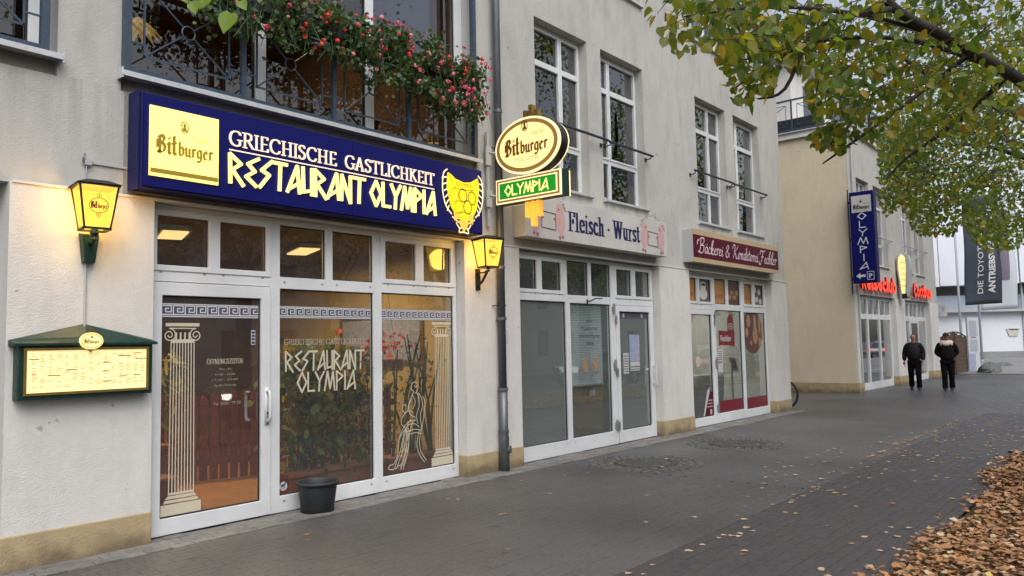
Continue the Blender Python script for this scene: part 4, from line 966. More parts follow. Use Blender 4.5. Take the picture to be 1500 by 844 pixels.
# ---------------- upper windows: two-light casements with transoms and a blue blind in the lowest panes
def upper_window(parent, a, b, z0, z1, side, room_mat=None, bars=True, y=6.87, blind=True, zt=None, zl=None):
    mw_ = .085; f = .055
    mx = a + (b - a) * (.60 if side == 0 else .32)
    A = (a + f + .02, mx - mw_ / 2 + .0); B = (mx + mw_ / 2, b - f - .02)
    zt = zt or z1 - .60; zl = zl or z0 + .72
    rows = [(zt + .045, z1 - f - .04), (zl + .05, zt - .035), (z0 + .10, zl - .05)]
    hs = [(c[0], c[1], r[0], r[1]) for c in (A, B) for r in rows]
    mb = holes(MB(), a + .002, b - .002, z0 + .03, z1 - .002, y, y + .07, hs)
    for c in (A, B): holes(mb, c[0] - .03, c[1] + .03, rows[1][0] - .03, rows[0][1] + .03, y - .014, y + .01, [(c[0] + .004, c[1] - .004, r[0] + .004, r[1] - .004) for r in rows[:2]])
    w = mb.build('window', MT['white_paint'], parent, bevel=.003, seg=1)
    for h_ in hs: add_pane(w, h_[0], h_[1], h_[2], h_[3], y + .03, MT['glass_up'])
    if blind:
        for c in (A, B):
            m = MB(); m.box(c[0], c[1], y + .042, y + .046, rows[2][1] - .22, rows[2][1]); m.build('blind', MT['blue_film'], w)
        m = MB(); m.box(b - .30, b - .05, y + .075, y + .09, z0 + .1, z1 - .1); m.build('curtain', MT['tan_curtain'], w)
    s = MB(); s.box(a - .03, b + .03, YU - .055, y, z0 - .005, z0 + .028); s.box(a - .035, a - .028, YU - .055, YU, z0 - .02, z0 + .05); s.box(b + .028, b + .035, YU - .055, YU, z0 - .02, z0 + .05)
    s.build('sill', MT['alu'], parent)
    return w
for a, b, sd in WINS:
    upper_window(shop, a, b, 3.86, 6.34, sd)
    upper_window(shop, a, b, 7.45, 9.75, sd)
for a, b in ((3.2, 4.6), (5.4, 6.9), (-1.5, 1.5)): upper_window(shop, a, b, 7.6, 9.75, 0)
for a, b in ((8.98, 11.72), (13.28, 16.72)):      # safety rails before the tall windows
    c = (a + b) / 2
    for k, (p, q) in enumerate(((a, c - .02), (c + .02, b))):
        m = MB(); m.tube([(p, YU - .12, 4.81 - .012 * k), (q, YU - .12, 4.81 - .012 * k)], .022, 8)
        for x in (p + .04, q - .04): m.tube([(x, YU - .12, 4.80), (x, YU - .10, 4.755), (x, YU, 4.745)], .012, 6); m.box(x - .03, x + .03, YU - .006, YU + .001, 4.71, 4.78)
        m.build('window_rail', MT['rail_dark'], shop, smooth=False)

# ---------------- balcony windows of the first floor with slate-blue railings
def french_front(x0, x1, muls, z0=4.0, z1=6.88, y=6.95):
    hs = []; xs = [x0] + muls + [x1]
    for i in range(len(xs) - 1): hs.append((xs[i] + (.06 if i == 0 else .06), xs[i + 1] - (.14 if i == len(xs) - 2 else .06), z0 + .12, z1 - .1))
    mb = holes(MB(), x0, x1, z0, z1, y, y + .08, hs)
    w = mb.build('window', MT['white_paint'], shop, bevel=.003, seg=1)
    g = MB()
    for h_ in hs: gasket(g, h_[0] - .001, h_[1] + .001, h_[2] - .001, h_[3] + .001, y + .02, .018)
    g.build('gasket', MT['gasket'], w)
    for h_ in hs: add_pane(w, *h_, y + .035, MT['glass_up'])
    return w
wb = french_front(2.87, 7.36, [4.36, 5.79])
for a in (6.02, 6.52):
    pass
m = MB(); m.box(6.0, 6.98, 7.16, 7.18, 5.05, 6.7); m.build('blind', MT['curtain'], wb)  # lilac sheet standing in for what the right-hand pane mirrors
french_front(-2.2, 2.37, [-.6, 1.05])
m = MB(); m.box(2.84, 7.37, 6.615, 7.0, 3.967, 3.995); m.box(2.84, 7.37, 6.615, 6.627, 3.95, 3.967); m.box(2.838, 2.85, 6.62, YU, 3.93, 4.02); m.build('sill', MT['alu'], shop)
m = MB(); m.box(-2.2, 2.385, 6.615, 7.0, 3.967, 3.995); m.box(-2.2, 2.385, 6.615, 6.627, 3.95, 3.967); m.box(2.375, 2.39, 6.62, YU, 3.93, 4.02); m.build('sill', MT['alu'], shop)
def railing(posts, x0, x1, zt=5.02, y=6.685):
    for x in (x0, x1): m = MB(); m.box(x - .03, x + .03, y - .03, y + .03, 3.998, 6.88); m.build('rail_end_post', MT['rail_blue'], shop)
    m = MB(); m.box(x0 + .03, x1 - .03, y - .025, y + .025, 4.0, 4.045); m.build('rail_foot', MT['rail_blue'], shop)
    m = MB(); m.box(x0 + .03, x1 - .03, y - .025, y + .025, zt, zt + .045); m.build('rail_top', MT['rail_blue'], shop)
    for x in posts[1:-1]: m = MB(); m.box(x - .024, x + .024, y - .022, y + .022, 4.045, zt); m.build('rail_post', MT['rail_blue'], shop)
    for a, b in zip(posts[:-1], posts[1:]):
        m = MB(); l, r, zb, zu = a + .14, b - .14, 4.17, 4.84; t = .016
        m.box(l, r, y - t / 2, y + t / 2, zb, zb + t); m.box(l, r, y - t / 2, y + t / 2, zu, zu + t); m.box(l, l + t, y - t / 2, y + t / 2, zb, zu); m.box(r - t, r, y - t / 2, y + t / 2, zb, zu)
        for z in (4.28, 4.72): m.bar((a, y, z), (l, y, z), .014); m.bar((r, y, z), (b, y, z), .014)
        cx, cz = (l + r) / 2, (zb + zu) / 2; R = .062
        for sx, sz in ((l, zb), (r, zb), (l, zu), (r, zu)):
            d = Vector((sx - cx, 0, sz - cz)).normalized(); m.bar((cx + d.x * R, y, cz + d.z * R), (sx, y, sz), .014)
        m.tube([(cx + R * math.cos(k * math.pi / 10), y, cz + R * math.sin(k * math.pi / 10)) for k in range(21)], .008, 6, caps=False)
        m.bar((l + (r - l) * .28, y, zu), (l + (r - l) * .28, y, zt), .012); m.bar((l + (r - l) * .72, y, zu), (l + (r - l) * .72, y, zt), .012)
        m.build('rail_panel', MT['rail_dark'] if False else MT['rail_blue'], shop)
railing([2.90, 4.0, 5.07, 6.15, 7.29], 2.90, 7.29)
railing([-2.15, -1.05, .05, 1.15, 2.26], -2.15, 2.26)

# ---------------- main sign over the restaurant
sg = thing('restaurant_sign', 'long cobalt blue illuminated sign reading RESTAURANT OLYMPIA under the geranium balcony', 'shop sign', (5.06, 6.6, 2.985))
mb = MB(); mb.box(2.94, 7.185, 6.48, YU - .008, 2.985, 3.80); mb.build('sign_case', MT['blue_side'], sg, bevel=.008)
for a, b in ((2.955, 5.14), (5.145, 7.17)):
    mb = MB(); mb.box(a, b, 6.468, 6.479, 2.998, 3.787); mb.build('sign_panel', MT['blue_sign'], sg)
mb = MB(); mb.box(2.925, 2.94, 6.50, 6.69, 2.975, 3.815); mb.build('side_cover', MT['blue_side'], sg)
S = Sg(6.467)
mb = MB(); mb.box(3.00, 3.62, 6.45, 6.467, 3.09, 3.69); bp = mb.build('brewery_panel', MT['glow_cream'], sg)
Sp = Sg(6.449)
m = MB(); brewery(m, Sp, 3.31, 3.36, .50, 0); m.cur = 1; face(m, Sp, rect(3.005, 3.615, 3.115, 3.155), .002); m.build('lettering', [MT['ink_gold'], MT['ink_gold']], bp)
lay_, W = text_layout(ROMAN, 'GRIECHISCHE  GASTLICHKEIT', .10); u0, u1 = 3.73, 6.33; sx = (u1 - u0) / W
for i, (ch, x, pl) in enumerate(lay_):
    m = MB(); pen(m, S, [[(u0 + (x + a) * sx, 3.485 + b * .135) for a, b in p] for p in pl], .019, .009, d=.012, thick=.011); m.build('letter', MT['glow_roman'], sg)
m = MB(); face(m, S, rect(3.73, 6.34, 3.435, 3.447), .004); m.build('underline', MT['glow_roman'], sg)
lay_, W = text_layout(GREEK, 'RESTAURANT OLYMPIA', .09); u0, u1 = 3.735, 6.35; sx = (u1 - u0) / W
for i, (ch, x, pl) in enumerate(lay_):
    m = MB(); pen(m, S, [[(u0 + (x + a) * sx, 3.135 + b * .265) for a, b in p] for p in pl], .031, None, d=.022, thick=.02); m.build('letter', MT['glow_letter'], sg)
# winged shield emblem with the five rings
def emblem(parent, cx, cz, s, y):
    S = surf((cx, y, cz), (1, 0, 0), (0, 0, 1), (0, -1, 0))
    m = MB(); out = [(-.30, .38), (-.16, .30), (.02, .27), (.2, .30), (.34, .38), (.36, .22), (.30, -.1), (.2, -.26), (.05, -.34), (-.1, -.28), (-.24, -.12), (-.32, .16)]
    m.prism(S, [(a * s, b * s) for a, b in out], 0, .03); sh = m.build('shield', MT['glow_yellow'], parent)
    m = MB(); k = lambda L: [(a * s, b * s) for a, b in L]
    for i, (a, b) in enumerate([(-.19, .05), (-.01, .07), (.19, .05), (.09, -.10), (-.10, -.12)]):
        pen(m, S, [k(ell(a, b, .085, .10, 20) + [ell(a, b, .085, .10, 20)[0]])], s * (.018 if i in (1, 2, 3) else .008), d=.032)
    bfont(m, S, 'OLYMPIA', .02 * s, .20 * s, .065 * s, .36 * s, center=True, d=.032)
    pen(m, S, [k([(-.2, .17), (.02, .15), (.24, .18)]), k([(-.30, .38), (-.24, .24)]), k([(.34, .38), (.28, .24)]), k([(-.16, -.22), (.0, -.18), (.18, -.22)])], s * .010, d=.032)
    m.build('shield_drawing', MT['ink_brown'], parent)
    m = MB()
    for sgx in (-1, 1):
        pts = smooth_pts([(sgx * .34, .42), (sgx * .42, .34), (sgx * .44, .10), (sgx * .38, -.12), (sgx * .26, -.24)])
        pen(m, S, [k(pts)], s * .022, None, d=.03)
        for i in range(6): t = i / 5; pen(m, S, [k([(sgx * (.36 - .05 * t), .30 - .42 * t), (sgx * (.45 - .10 * t), .28 - .48 * t)])], s * .02, None, d=.031)
    for i, zz in enumerate((-.34, -.42, -.49)): pen(m, S, [k(smooth_pts([(-.24 + i * .08, zz + .06), (-.1, zz - .01), (0, zz), (.1, zz - .01), (.24 - i * .08, zz + .06)]))], s * .020, None, d=.03)
    m.build('wing_outline', MT['glow_rim'], parent)
    m = MB(); face(m, S, k([(-.22, -.20), (-.05, -.26), (-.20, -.34)]), .033); face(m, S, k([(.22, -.18), (.06, -.26), (.20, -.36)]), .033); face(m, S, k([(-.12, -.34), (0, -.5), (.12, -.34), (0, -.28)]), .033); m.build('ribbon', MT['glow_bar'], parent)
emblem(sg, 6.80, 3.37, .80, 6.467)

# ---------------- wall lanterns
def lantern(name, label, x, z, y, big, face_dir=0.0):
    t = thing(name, label, 'wall lamp', (x, YL, z - .3), 'lit brewery lanterns flanking the restaurant', face_dir)
    w0, w1 = .090, .136; h = .34; yy = y - YL; zb = .0
    zb = .32 if True else 0
    def ring(w, z_): return [(-w, yy - w, z_), (w, yy - w, z_), (w, yy + w, z_), (-w, yy + w, z_)]
    for k in range(4):
        a, b = ring(w0, zb), ring(w1, zb + h); m = MB(); m.poly([a[k], a[(k + 1) % 4], b[(k + 1) % 4], b[k]], [(0, 1, 2, 3)]); m.build('lamp_glass', MT['glow_lamp'], t, local=True)
    m = MB()
    for k in range(4): m.bar(ring(w0 + .003, zb)[k], ring(w1 + .003, zb + h)[k], .014)
    for w_, z_ in ((w0 + .005, zb), (w1 + .008, zb + h)):
        r = ring(w_, z_)
        for k in range(4): m.bar(r[k], r[(k + 1) % 4], .018)
    m.build('lamp_frame', MT['black'], t, local=True)
    m = MB(); a = ring(w1 + .028, zb + h + .008); b = ring(w1 - .06, zb + h + .05); m.poly(a + b, [(0, 1, 5, 4), (1, 2, 6, 5), (2, 3, 7, 6), (3, 0, 4, 7), (4, 5, 6, 7), (3, 2, 1, 0)]); m.build('lamp_roof', MT['black'], t, local=True)
    m = MB()
    if big:
        m.poly([(-.05, 0, zb - .25), (.05, 0, zb - .25), (.075, 0, zb - .01), (-.075, 0, zb - .01), (-.04, -.07, zb - .25), (.04, -.07, zb - .25), (.06, -.09, zb - .03), (-.06, -.09, zb - .03)], [(4, 5, 6, 7), (0, 4, 7, 3), (1, 2, 6, 5), (0, 1, 5, 4), (2, 3, 7, 6)])
        m.tube([(0, -.05, zb - .10), (0, yy * .8, zb - .09), (0, yy, zb - .01)], .02, 8); m.lathe((0, yy, zb - .10), [(.012, 0), (.03, .02), (.02, .045), (.035, .07), (.03, .10)], 12)
        m.build('wall_bracket', MT['green'], t, local=True)
    else:
        m.box(-.035, .035, -.02, 0, zb - .27, zb - .0)
        m.tube([(0, -.01, zb - .22), (0, yy * .5, zb - .16), (0, yy * .85, zb - .07), (0, yy, zb - .02)], .017, 8); m.tube([(0, -.01, zb - .05), (0, yy * .6, zb - .06), (0, yy, zb - .03)], .010, 6)
        m.lathe((0, yy, zb - .06), [(.01, 0), (.028, .02), (.016, .035), (.03, .06)], 12); m.build('wall_bracket', MT['black'], t, local=True)
    S = surf((0, yy - (w0 + w1) / 2 - .009, zb + h * .52), (1, 0, 0), (0, -(w1 - w0) / h, 1), (0, -1, 0))
    m = MB(); e = ell(0, 0, .068, .058, 24); pen(m, S, [e + [e[0]]], .006, d=.003)
    write(m, S, GOTH, 'Bit', -.055, -.022, -.012, .05, .010, .003, .6, d=.003); write(m, S, GOTH, 'burger', -.008, -.022, .060, .038, .005, .002, .6, d=.003)
    for dx in (-.012, 0, .012): pen(m, S, [[(dx, .062), (dx, .10 - abs(dx))], [(dx, -.062), (dx, -.10 + abs(dx))]], .005, d=.003)
    m.build('lamp_emblem', MT['ink_brown'], t, local=True)
    li = bpy.data.lights.new('lantern_light', 'POINT'); li.energy = 22 if big else 18; li.color = (1.0, .60, .17); li.shadow_soft_size = .14
    lo = bpy.data.objects.new('lantern_light', li); COL.objects.link(lo); lo.parent = t; lo.location = (0, yy - .0, zb + .17)
    return t
lantern('wall_lantern', 'glowing yellow lantern on a green bracket above the menu case', 2.62, 2.57, 6.50, True, -.15)
lantern('wall_lantern', 'glowing yellow lantern on a black scrolled bracket beside the drainpipe', 7.30, 2.56, 6.43, False, -.27)
# ---------------- menu case with its pitched roof
t = thing('menu_case', 'green lit menu display case with pitched roof on the wall left of the restaurant door', 'menu case', (2.6, YL, 1.27))
m = MB(); m.box(2.10, 3.105, 6.575, YL - .002, 1.265, 1.70); m.build('case', MT['green'], t, bevel=.006)
m = MB(); x0, x1, zb, zt, xa = 2.065, 3.135, 1.69, 1.825, 2.60
m.poly([(x0, 6.545, zb), (x1, 6.545, zb), (x1, YL - .003, zb + .03), (xa, YL - .003, zt + .02), (x0, YL - .003, zb + .03), (xa, 6.60, zb + .05), (x0, 6.545, zb - .018), (x1, 6.545, zb - .018), (x1, YL - .003, zb - .018), (x0, YL - .003, zb - .018)],
       [(0, 1, 5), (1, 2, 3, 5), (5, 3, 4, 0), (6, 7, 1, 0), (7, 8, 2, 1), (9, 6, 0, 4), (6, 9, 8, 7), (2, 8, 9, 4, 3)]); m.build('case_roof', MT['green'], t)
m = holes(MB(), 2.135, 3.07, 1.295, 1.655, 6.562, 6.580, [(2.155, 3.05, 1.315, 1.635)]); m.build('brass_frame', MT['gold'], t)
m = MB(); m.box(2.15, 3.055, 6.570, 6.574, 1.31, 1.64); m.build('menu_paper', MT['glow_menu'], t)
m = MB(); S = Sg(6.5695)
rr = random.Random(4)
for i in range(15):
    x = 2.19 + .058 * i; z = 1.60
    while z > 1.35:
        if rr.random() < .62: face(m, S, rect(x, x + rr.uniform(.02, .042), z, z + .0028), .001)
        z -= .0125 + (.02 if rr.random() < .1 else 0)
m.cur = 1
for x, z, l in ((2.17, 1.565, .07), (2.43, 1.48, .08), (2.30, 1.44, .09), (2.70, 1.53, .07), (2.70, 1.46, .06), (2.83, 1.415, .06), (2.82, 1.58, .10), (2.96, 1.555, .09), (2.95, 1.42, .05), (2.19, 1.45, .03), (2.70, 1.38, .07), (2.94, 1.60, .07)): face(m, S, rect(x, x + l, z, z + .006), .0015)
m.build('menu_print', [MT['gold'], MT['ink_brown']], t)
m = MB()
for x, z in ((2.50, 1.52), (2.63, 1.51), (2.80, 1.545), (2.90, 1.548), (2.79, 1.455), (2.93, 1.42), (2.26, 1.455), (2.40, 1.46)): m.prism(S, ell(x, z, .011, .011, 10), 0, .012)
m.build('magnet', MT['glow_oval'], t)
m = MB(); m.prism(Sg(6.552), ell(2.60, 1.705, .088, .066, 30), 0, .02); o = m.build('brewery_badge', MT['glow_oval'], t)
m = MB(); Sx = Sg(6.531); e = ell(2.60, 1.705, .076, .056, 28); pen(m, Sx, [e + [e[0]]], .005, d=.002); m.cur = 1; brewery(m, Sx, 2.60, 1.70, .11, 1, d=.002, small=False); face(m, Sx, ell(2.60, 1.735, .008, .010, 10), .003); m.build('badge_print', [MT['ink_gold'], MT['ink_brown']], o)
m = MB()
for dx in (-.014, 0, .014): m.box(2.6 + dx - .004, 2.6 + dx + .004, 6.540, 6.56, 1.615 + abs(dx) * .8, 1.655); m.box(2.6 + dx - .004, 2.6 + dx + .004, 6.540, 6.56, 1.765, 1.80)
m.build('brass_bars', MT['gold'], t)
# conduits
t = thing('cable_conduit', 'thin grey cable pipe running down the wall from the green bracket to the menu case', 'cable', (2.60, YL, 1.82))
m = MB(); m.tube([(2.60, YL - .012, 1.80), (2.60, YL - .012, 2.34)], .009, 8); m.build('pipe', MT['conduit'], t)
t = thing('cable_conduit', 'white cable trunking with a small junction box above the left lantern', 'cable', (2.75, YL, 3.15))
m = MB(); m.box(2.62, 2.95, YU - .016, YU, 3.165, 3.185); m.build('trunking', MT['conduit'], t)
m = MB(); m.box(2.585, 2.64, YU - .035, YU, 3.145, 3.20); m.build('junction_box', MT['conduit'], t, bevel=.004)
m = MB(); m.tube([(2.60, YU - .02, 3.15), (2.60, YU - .02, 2.99)], .005, 6); m.tube([(2.59, YU - .015, 3.24), (2.57, YU - .03, 3.20), (2.575, YU - .02, 3.16)], .008, 6); m.build('lead', MT['steel'], t)
# plastic tub at the entrance
t = thing('plant_tub', 'empty dark grey plastic tub on the paving beside the restaurant door', 'tub', (4.79, 6.60, 0))
m = MB(); m.lathe((0, 0, 0), [(.001, .004), (.150, .004), (.153, .0), (.158, .006), (.190, .24), (.192, .262), (.213, .266), (.217, .280), (.213, .292), (.196, .294), (.190, .285), (.183, .20)], 40); m.build('tub_wall', MT['pot_grey'], t, local=True, smooth=True)
m = MB(); m.lathe((0, 0, 0), [(.001, .236), (.187, .236)], 32); m.build('rain_water', MT['soil'], t, local=True)
m = MB(); m.lathe((0, 0, 0), [(.165, 0), (.168, .012), (.160, .014)], 32); m.build('foot_rim', MT['black'], t, local=True)

# ---------------- drainpipe
t = thing('drainpipe', 'grey zinc drainpipe between restaurant and butcher shop', 'drainpipe', (7.68, 6.62, 0))
m = MB(); m.tube([(7.68, 6.62, 1.02), (7.68, 6.62, 12.3)], .052, 14); m.build('upper_pipe', MT['zinc'], t, smooth=True)
m = MB(); m.tube([(7.68, 6.62, -.02), (7.68, 6.62, .42), (7.68, 6.62, .47), (7.68, 6.62, 1.04)], [.068, .068, .060, .060], 14); m.build('standpipe', MT['zinc'], t, smooth=True)
for z in (.50, 1.04, 1.95, 2.62, 4.7, 6.6, 8.8):
    m = MB(); m.tube([(7.68, 6.62, z - .02), (7.68, 6.62, z + .02)], .068 if z < 2 else .060, 14); m.build('collar', MT['zinc'], t)
for z in (2.12, 4.2, 7.2):
    m = MB(); m.tube([(7.68, 6.62, z - .012), (7.68, 6.62, z + .012)], .062, 14); m.bar((7.58, 6.66, z), (7.58, YL, z), .012); m.bar((7.58, 6.66, z), (7.64, 6.63, z), .012); m.build('pipe_clip', MT['rail_dark'], t)
m = MB(); m.tube([(7.70, 6.60, .27), (7.725, 6.545, .27)], .050, 16); m.build('cleaning_cap', MT['zinc'], t)
m = MB(); m.box(7.70, 7.74, 6.56, 6.566, 1.62, 1.80); m.build('sticker', MT['paper'], t)

# ---------------- projecting sign: oval with the brewery name, green bar, amber rods
t = thing('projecting_sign', 'lit oval brewery sign over a green OLYMPIA bar projecting beside the drainpipe', 'hanging sign', (7.6, YU, 3.4))
Sm = surf((7.60, 6.08, 0), (0, -1, 0), (0, 0, 1), (-1, 0, 0))
m = MB(); m.prism(Sm, ell(0, 4.13, .525, .365, 56), -.20, 0); m.build('oval_case', MT['glow_rim'], t)
m = MB(); m.prism(Sm, ell(0, 4.13, .529, .369, 56), -.17, -.03); m.build('case_band', MT['black'], t)
m = MB(); m.prism(Sm, ell(0, 4.13, .495, .335, 56), .0005, .008); m.build('bronze_oval', MT['brownrim'], t)
m = MB(); m.prism(Sm, ell(0, 4.13, .440, .285, 56), .0085, .012); o = m.build('ivory_face', MT['glow_oval'], t)
m = MB(); brewery(m, Sm, 0, 4.12, .68, 0, d=.014); m.cur = 0
write(m, Sm, SCRIPT, 'ra cre', -.2, 3.935, .20, .085, .006, .002, .7, gap=-.02, shear=.3, d=.014)
m.build('lettering', MT['ink_brown'], o)
m = MB(); m.prism(Sm, rect(-.525, .525, 3.43, 3.75), -.20, 0); m.build('green_case', MT['glow_rim'], t)
m = MB(); m.prism(Sm, rect(-.529, .529, 3.426, 3.754), -.17, -.02); m.build('case_band', MT['green'], t)
m = MB(); m.prism(Sm, rect(-.505, .505, 3.448, 3.732), .0005, .004); m.build('bronze_frame', MT['brownrim'], t)
m = MB(); m.prism(Sm, rect(-.475, .475, 3.472, 3.708), .0045, .008); m.build('cream_line', MT['glow_rim'], t)
m = MB(); m.prism(Sm, rect(-.455, .455, 3.488, 3.692), .0085, .011); o = m.build('green_face', MT['glow_green'], t)
m = MB(); write(m, Sm, GREEK, 'OLYMPIA', -.36, 3.52, .34, .135, .020, d=.013); m.build('lettering', MT['glow_letter'], o)
for i, (y, z0, z1) in enumerate(((-.08, 3.22, 4.60), (.01, 3.10, 4.66), (.10, 3.22, 4.58))):
    m = MB(); m.prism(Sm, rect(y - .024 + .02, y + .024 + .02, z0, 3.42), -.13, -.05); m.build('amber_rod', MT['glow_bar'], t)
    m = MB(); m.prism(Sm, rect(y - .028 + .02, y + .028 + .02, 4.44, z1), -.13, -.05); m.build('bronze_rod', MT['gold'], t)
m = MB(); m.prism(Sm, rect(-.1, .14, 3.755, 3.80), -.12, -.08); m.build('spacer', MT['black'], t)
m = MB(); m.box(7.50, 7.54, YL - .03, YL - .001, 3.15, 4.40); m.box(7.46, 7.56, YL - .05, YL - .03, 3.95, 4.20); m.box(7.46, 7.56, YL - .05, YL - .03, 3.40, 3.62)
for z in (4.12, 3.55): m.tube([(7.52, YL - .05, z), (7.62, 6.60, z), (7.68, 6.56, z)], .014, 8)
m.build('wall_bracket', MT['conduit'], t)

# ---------------- butcher sign
t = thing('butcher_sign', 'white box sign with navy words Fleisch Wurst and two pairs of pink pigs', 'shop sign', (10.0, 6.6, 3.06))
m = MB(); m.box(8.07, 11.93, 6.51, YU - .001, 3.06, 3.655); m.build('sign_case', MT['sign_white'], t, bevel=.006)
m = MB(); m.box(8.075, 11.925, 6.50, 6.511, 3.066, 3.649); pn = m.build('sign_panel', MT['sign_white'], t)
S = Sg(6.499)
m = MB(); write(m, S, SERIF, 'Fleisch . Wurst', 9.05, 3.235, 11.02, .27, .050, .014, 0, gap=.07, d=.003); m.build('lettering', MT['navy'], pn)
for cx in (8.58, 11.45):
    for o_, nm_ in ((-1, 'pig_drawing'), (1, 'pig_drawing'), (0, 'sheet_drawing')): m = MB(); pigs(m, S, cx, 3.36, .60, only=o_); m.build(nm_, [MT['pink'], MT['pink_d'], MT['ink_black']], pn)
# ---------------- bakery sign
t = thing('bakery_sign', 'maroon sign with sand borders and flowing script above the bakery', 'shop sign', (14.9, 6.6, 3.06))
m = MB(); m.box(12.92, 16.93, 6.51, YU - .001, 3.06, 3.655); m.build('sign_case', MT['conduit'], t)
m = MB(); m.box(12.915, 16.935, 6.50, 6.511, 3.055, 3.14); m.box(12.915, 16.935, 6.50, 6.511, 3.56, 3.66); m.build('sand_border', MT['sand'], t)
m = MB(); m.box(12.92, 16.93, 6.497, 6.5105, 3.141, 3.559); pn = m.build('maroon_panel', MT['maroon'], t)
m = MB(); write(m, Sg(6.496), SCRIPT, 'Bqckerei & Konditorei Fechler', 13.08, 3.235, 16.80, .27, .026, .010, math.radians(35), gap=.0, shear=.16, d=.003); m.build('lettering', MT['script'], pn)

# ---------------- geraniums in boxes along the balcony rail
def leaf_cloud(n, centres, size, spread_fn=None): pass
def mesh_from_arrays(name, V, Fa, mats, mi=None):
    """V (N, 3), Fa (M, k): one mesh with equal-sided faces"""
    me = bpy.data.meshes.new(name); k = Fa.shape[1]
    me.vertices.add(len(V)); me.vertices.foreach_set('co', V.astype(np.float32).ravel())
    me.loops.add(Fa.size); me.loops.foreach_set('vertex_index', Fa.astype(np.int32).ravel())
    me.polygons.add(len(Fa)); me.polygons.foreach_set('loop_start', np.arange(0, Fa.size, k, dtype=np.int32))
    try: me.polygons.foreach_set('loop_total', np.full(len(Fa), k, dtype=np.int32))
    except Exception: pass
    for m in mats: me.materials.append(m)
    if mi is not None: me.polygons.foreach_set('material_index', mi.astype(np.int32))
    me.update(calc_edges=True); me.validate()
    return me
def rots(n, tilt=1.0, droop=None):
    """random orientations: x across the leaf, y along it, z its face"""
    if droop is None:
        y = RNG.normal(size=(n, 3)); 
    else:
        y = RNG.normal(size=(n, 3)) * droop + np.array([0, 0, -1.0])
    y /= np.linalg.norm(y, axis=1)[:, None]
    z = RNG.normal(size=(n, 3)); z -= y * (z * y).sum(1)[:, None]; z /= np.linalg.norm(z, axis=1)[:, None]
    x = np.cross(y, z)
    return np.stack([x, y, z], axis=2)
LIME = np.array([(0, 0, 0), (-.20, -.10, .03), (-.44, .12, .08), (-.44, .42, .09), (-.24, .74, .04), (0, 1.04, -.03), (.24, .74, .04), (.44, .42, .09), (.44, .12, .08), (.20, -.10, .03)])
LIME_F = np.array([(0, 1, 2, 3), (0, 3, 4, 5), (0, 5, 6, 7), (0, 7, 8, 9)])
SMALL = np.array([(0, 0, 0), (-.42, .35, .10), (0, 1.0, 0), (.42, .35, .10)])
SMALL_F = np.array([(0, 1, 2), (0, 2, 3)])
ROUND = np.array([(math.cos(a) * (.5 + .04 * (i % 2)), .5 + math.sin(a) * (.5 + .04 * (i % 2)), .08 * math.cos(2 * a)) for i, a in enumerate([k * math.pi / 3 for k in range(6)])])
ROUND_F = np.array([(0, 1, 2, 3), (0, 3, 4, 5)])
def scatter(name, pts, sizes, tmpl, faces, mats, weights, droop=None, R=None, asp=None):
    n = len(pts); Rm = rots(n, droop=droop) if R is None else R
    V = np.einsum('nij,kj->nki', Rm, tmpl) * sizes[:, None, None] + pts[:, None, :]
    Fa = (faces[None] + (np.arange(n) * len(tmpl))[:, None, None]).reshape(-1, faces.shape[1])
    c = RNG.choice(len(mats), size=n, p=np.array(weights) / sum(weights)); mi = np.repeat(c, len(faces))
    return mesh_from_arrays(name, V.reshape(-1, 3), Fa, mats, mi)
def add_obj(name, me, parent=None, loc=None, **kw):
    o = bpy.data.objects.new(name, me); COL.objects.link(o)
    if parent is not None: o.parent = parent
    if loc is not None: o.location = loc
    tag(o, kw.get('label'), kw.get('cat'), kw.get('group'), kw.get('kind')); return o

def flower_head(mtl):
    mb = MB(); rr = random.Random(hash(mtl.name) % 97)
    for i in range(15):
        d = Vector((rr.gauss(0, 1), rr.gauss(0, 1), rr.gauss(.3, 1))).normalized(); c = d * .026; a = d.orthogonal().normalized(); b = d.cross(a)
        r = .018
        mb.poly([c + a * r, c + b * r, c - a * r, c - b * r, c + d * .004 - (a + b) * 0], [(0, 1, 4), (1, 2, 4), (2, 3, 4), (3, 0, 4)])
    me = bpy.data.meshes.new('flower'); me.from_pydata([tuple(v) for v in mb.v], [], mb.f); me.materials.append(mtl); return me
FH = [flower_head(MT[k]) for k in ('fl_red', 'fl_pink', 'fl_rose', 'fl_orange')]
box_txt = ['leftmost geranium box, mostly hidden behind the fresh green twig', 'second geranium box from the left on the balcony rail, red flowers',
           'third geranium box from the left, above the word GASTLICHKEIT', 'rightmost geranium box trailing lowest, pink and red, beside the drainpipe']
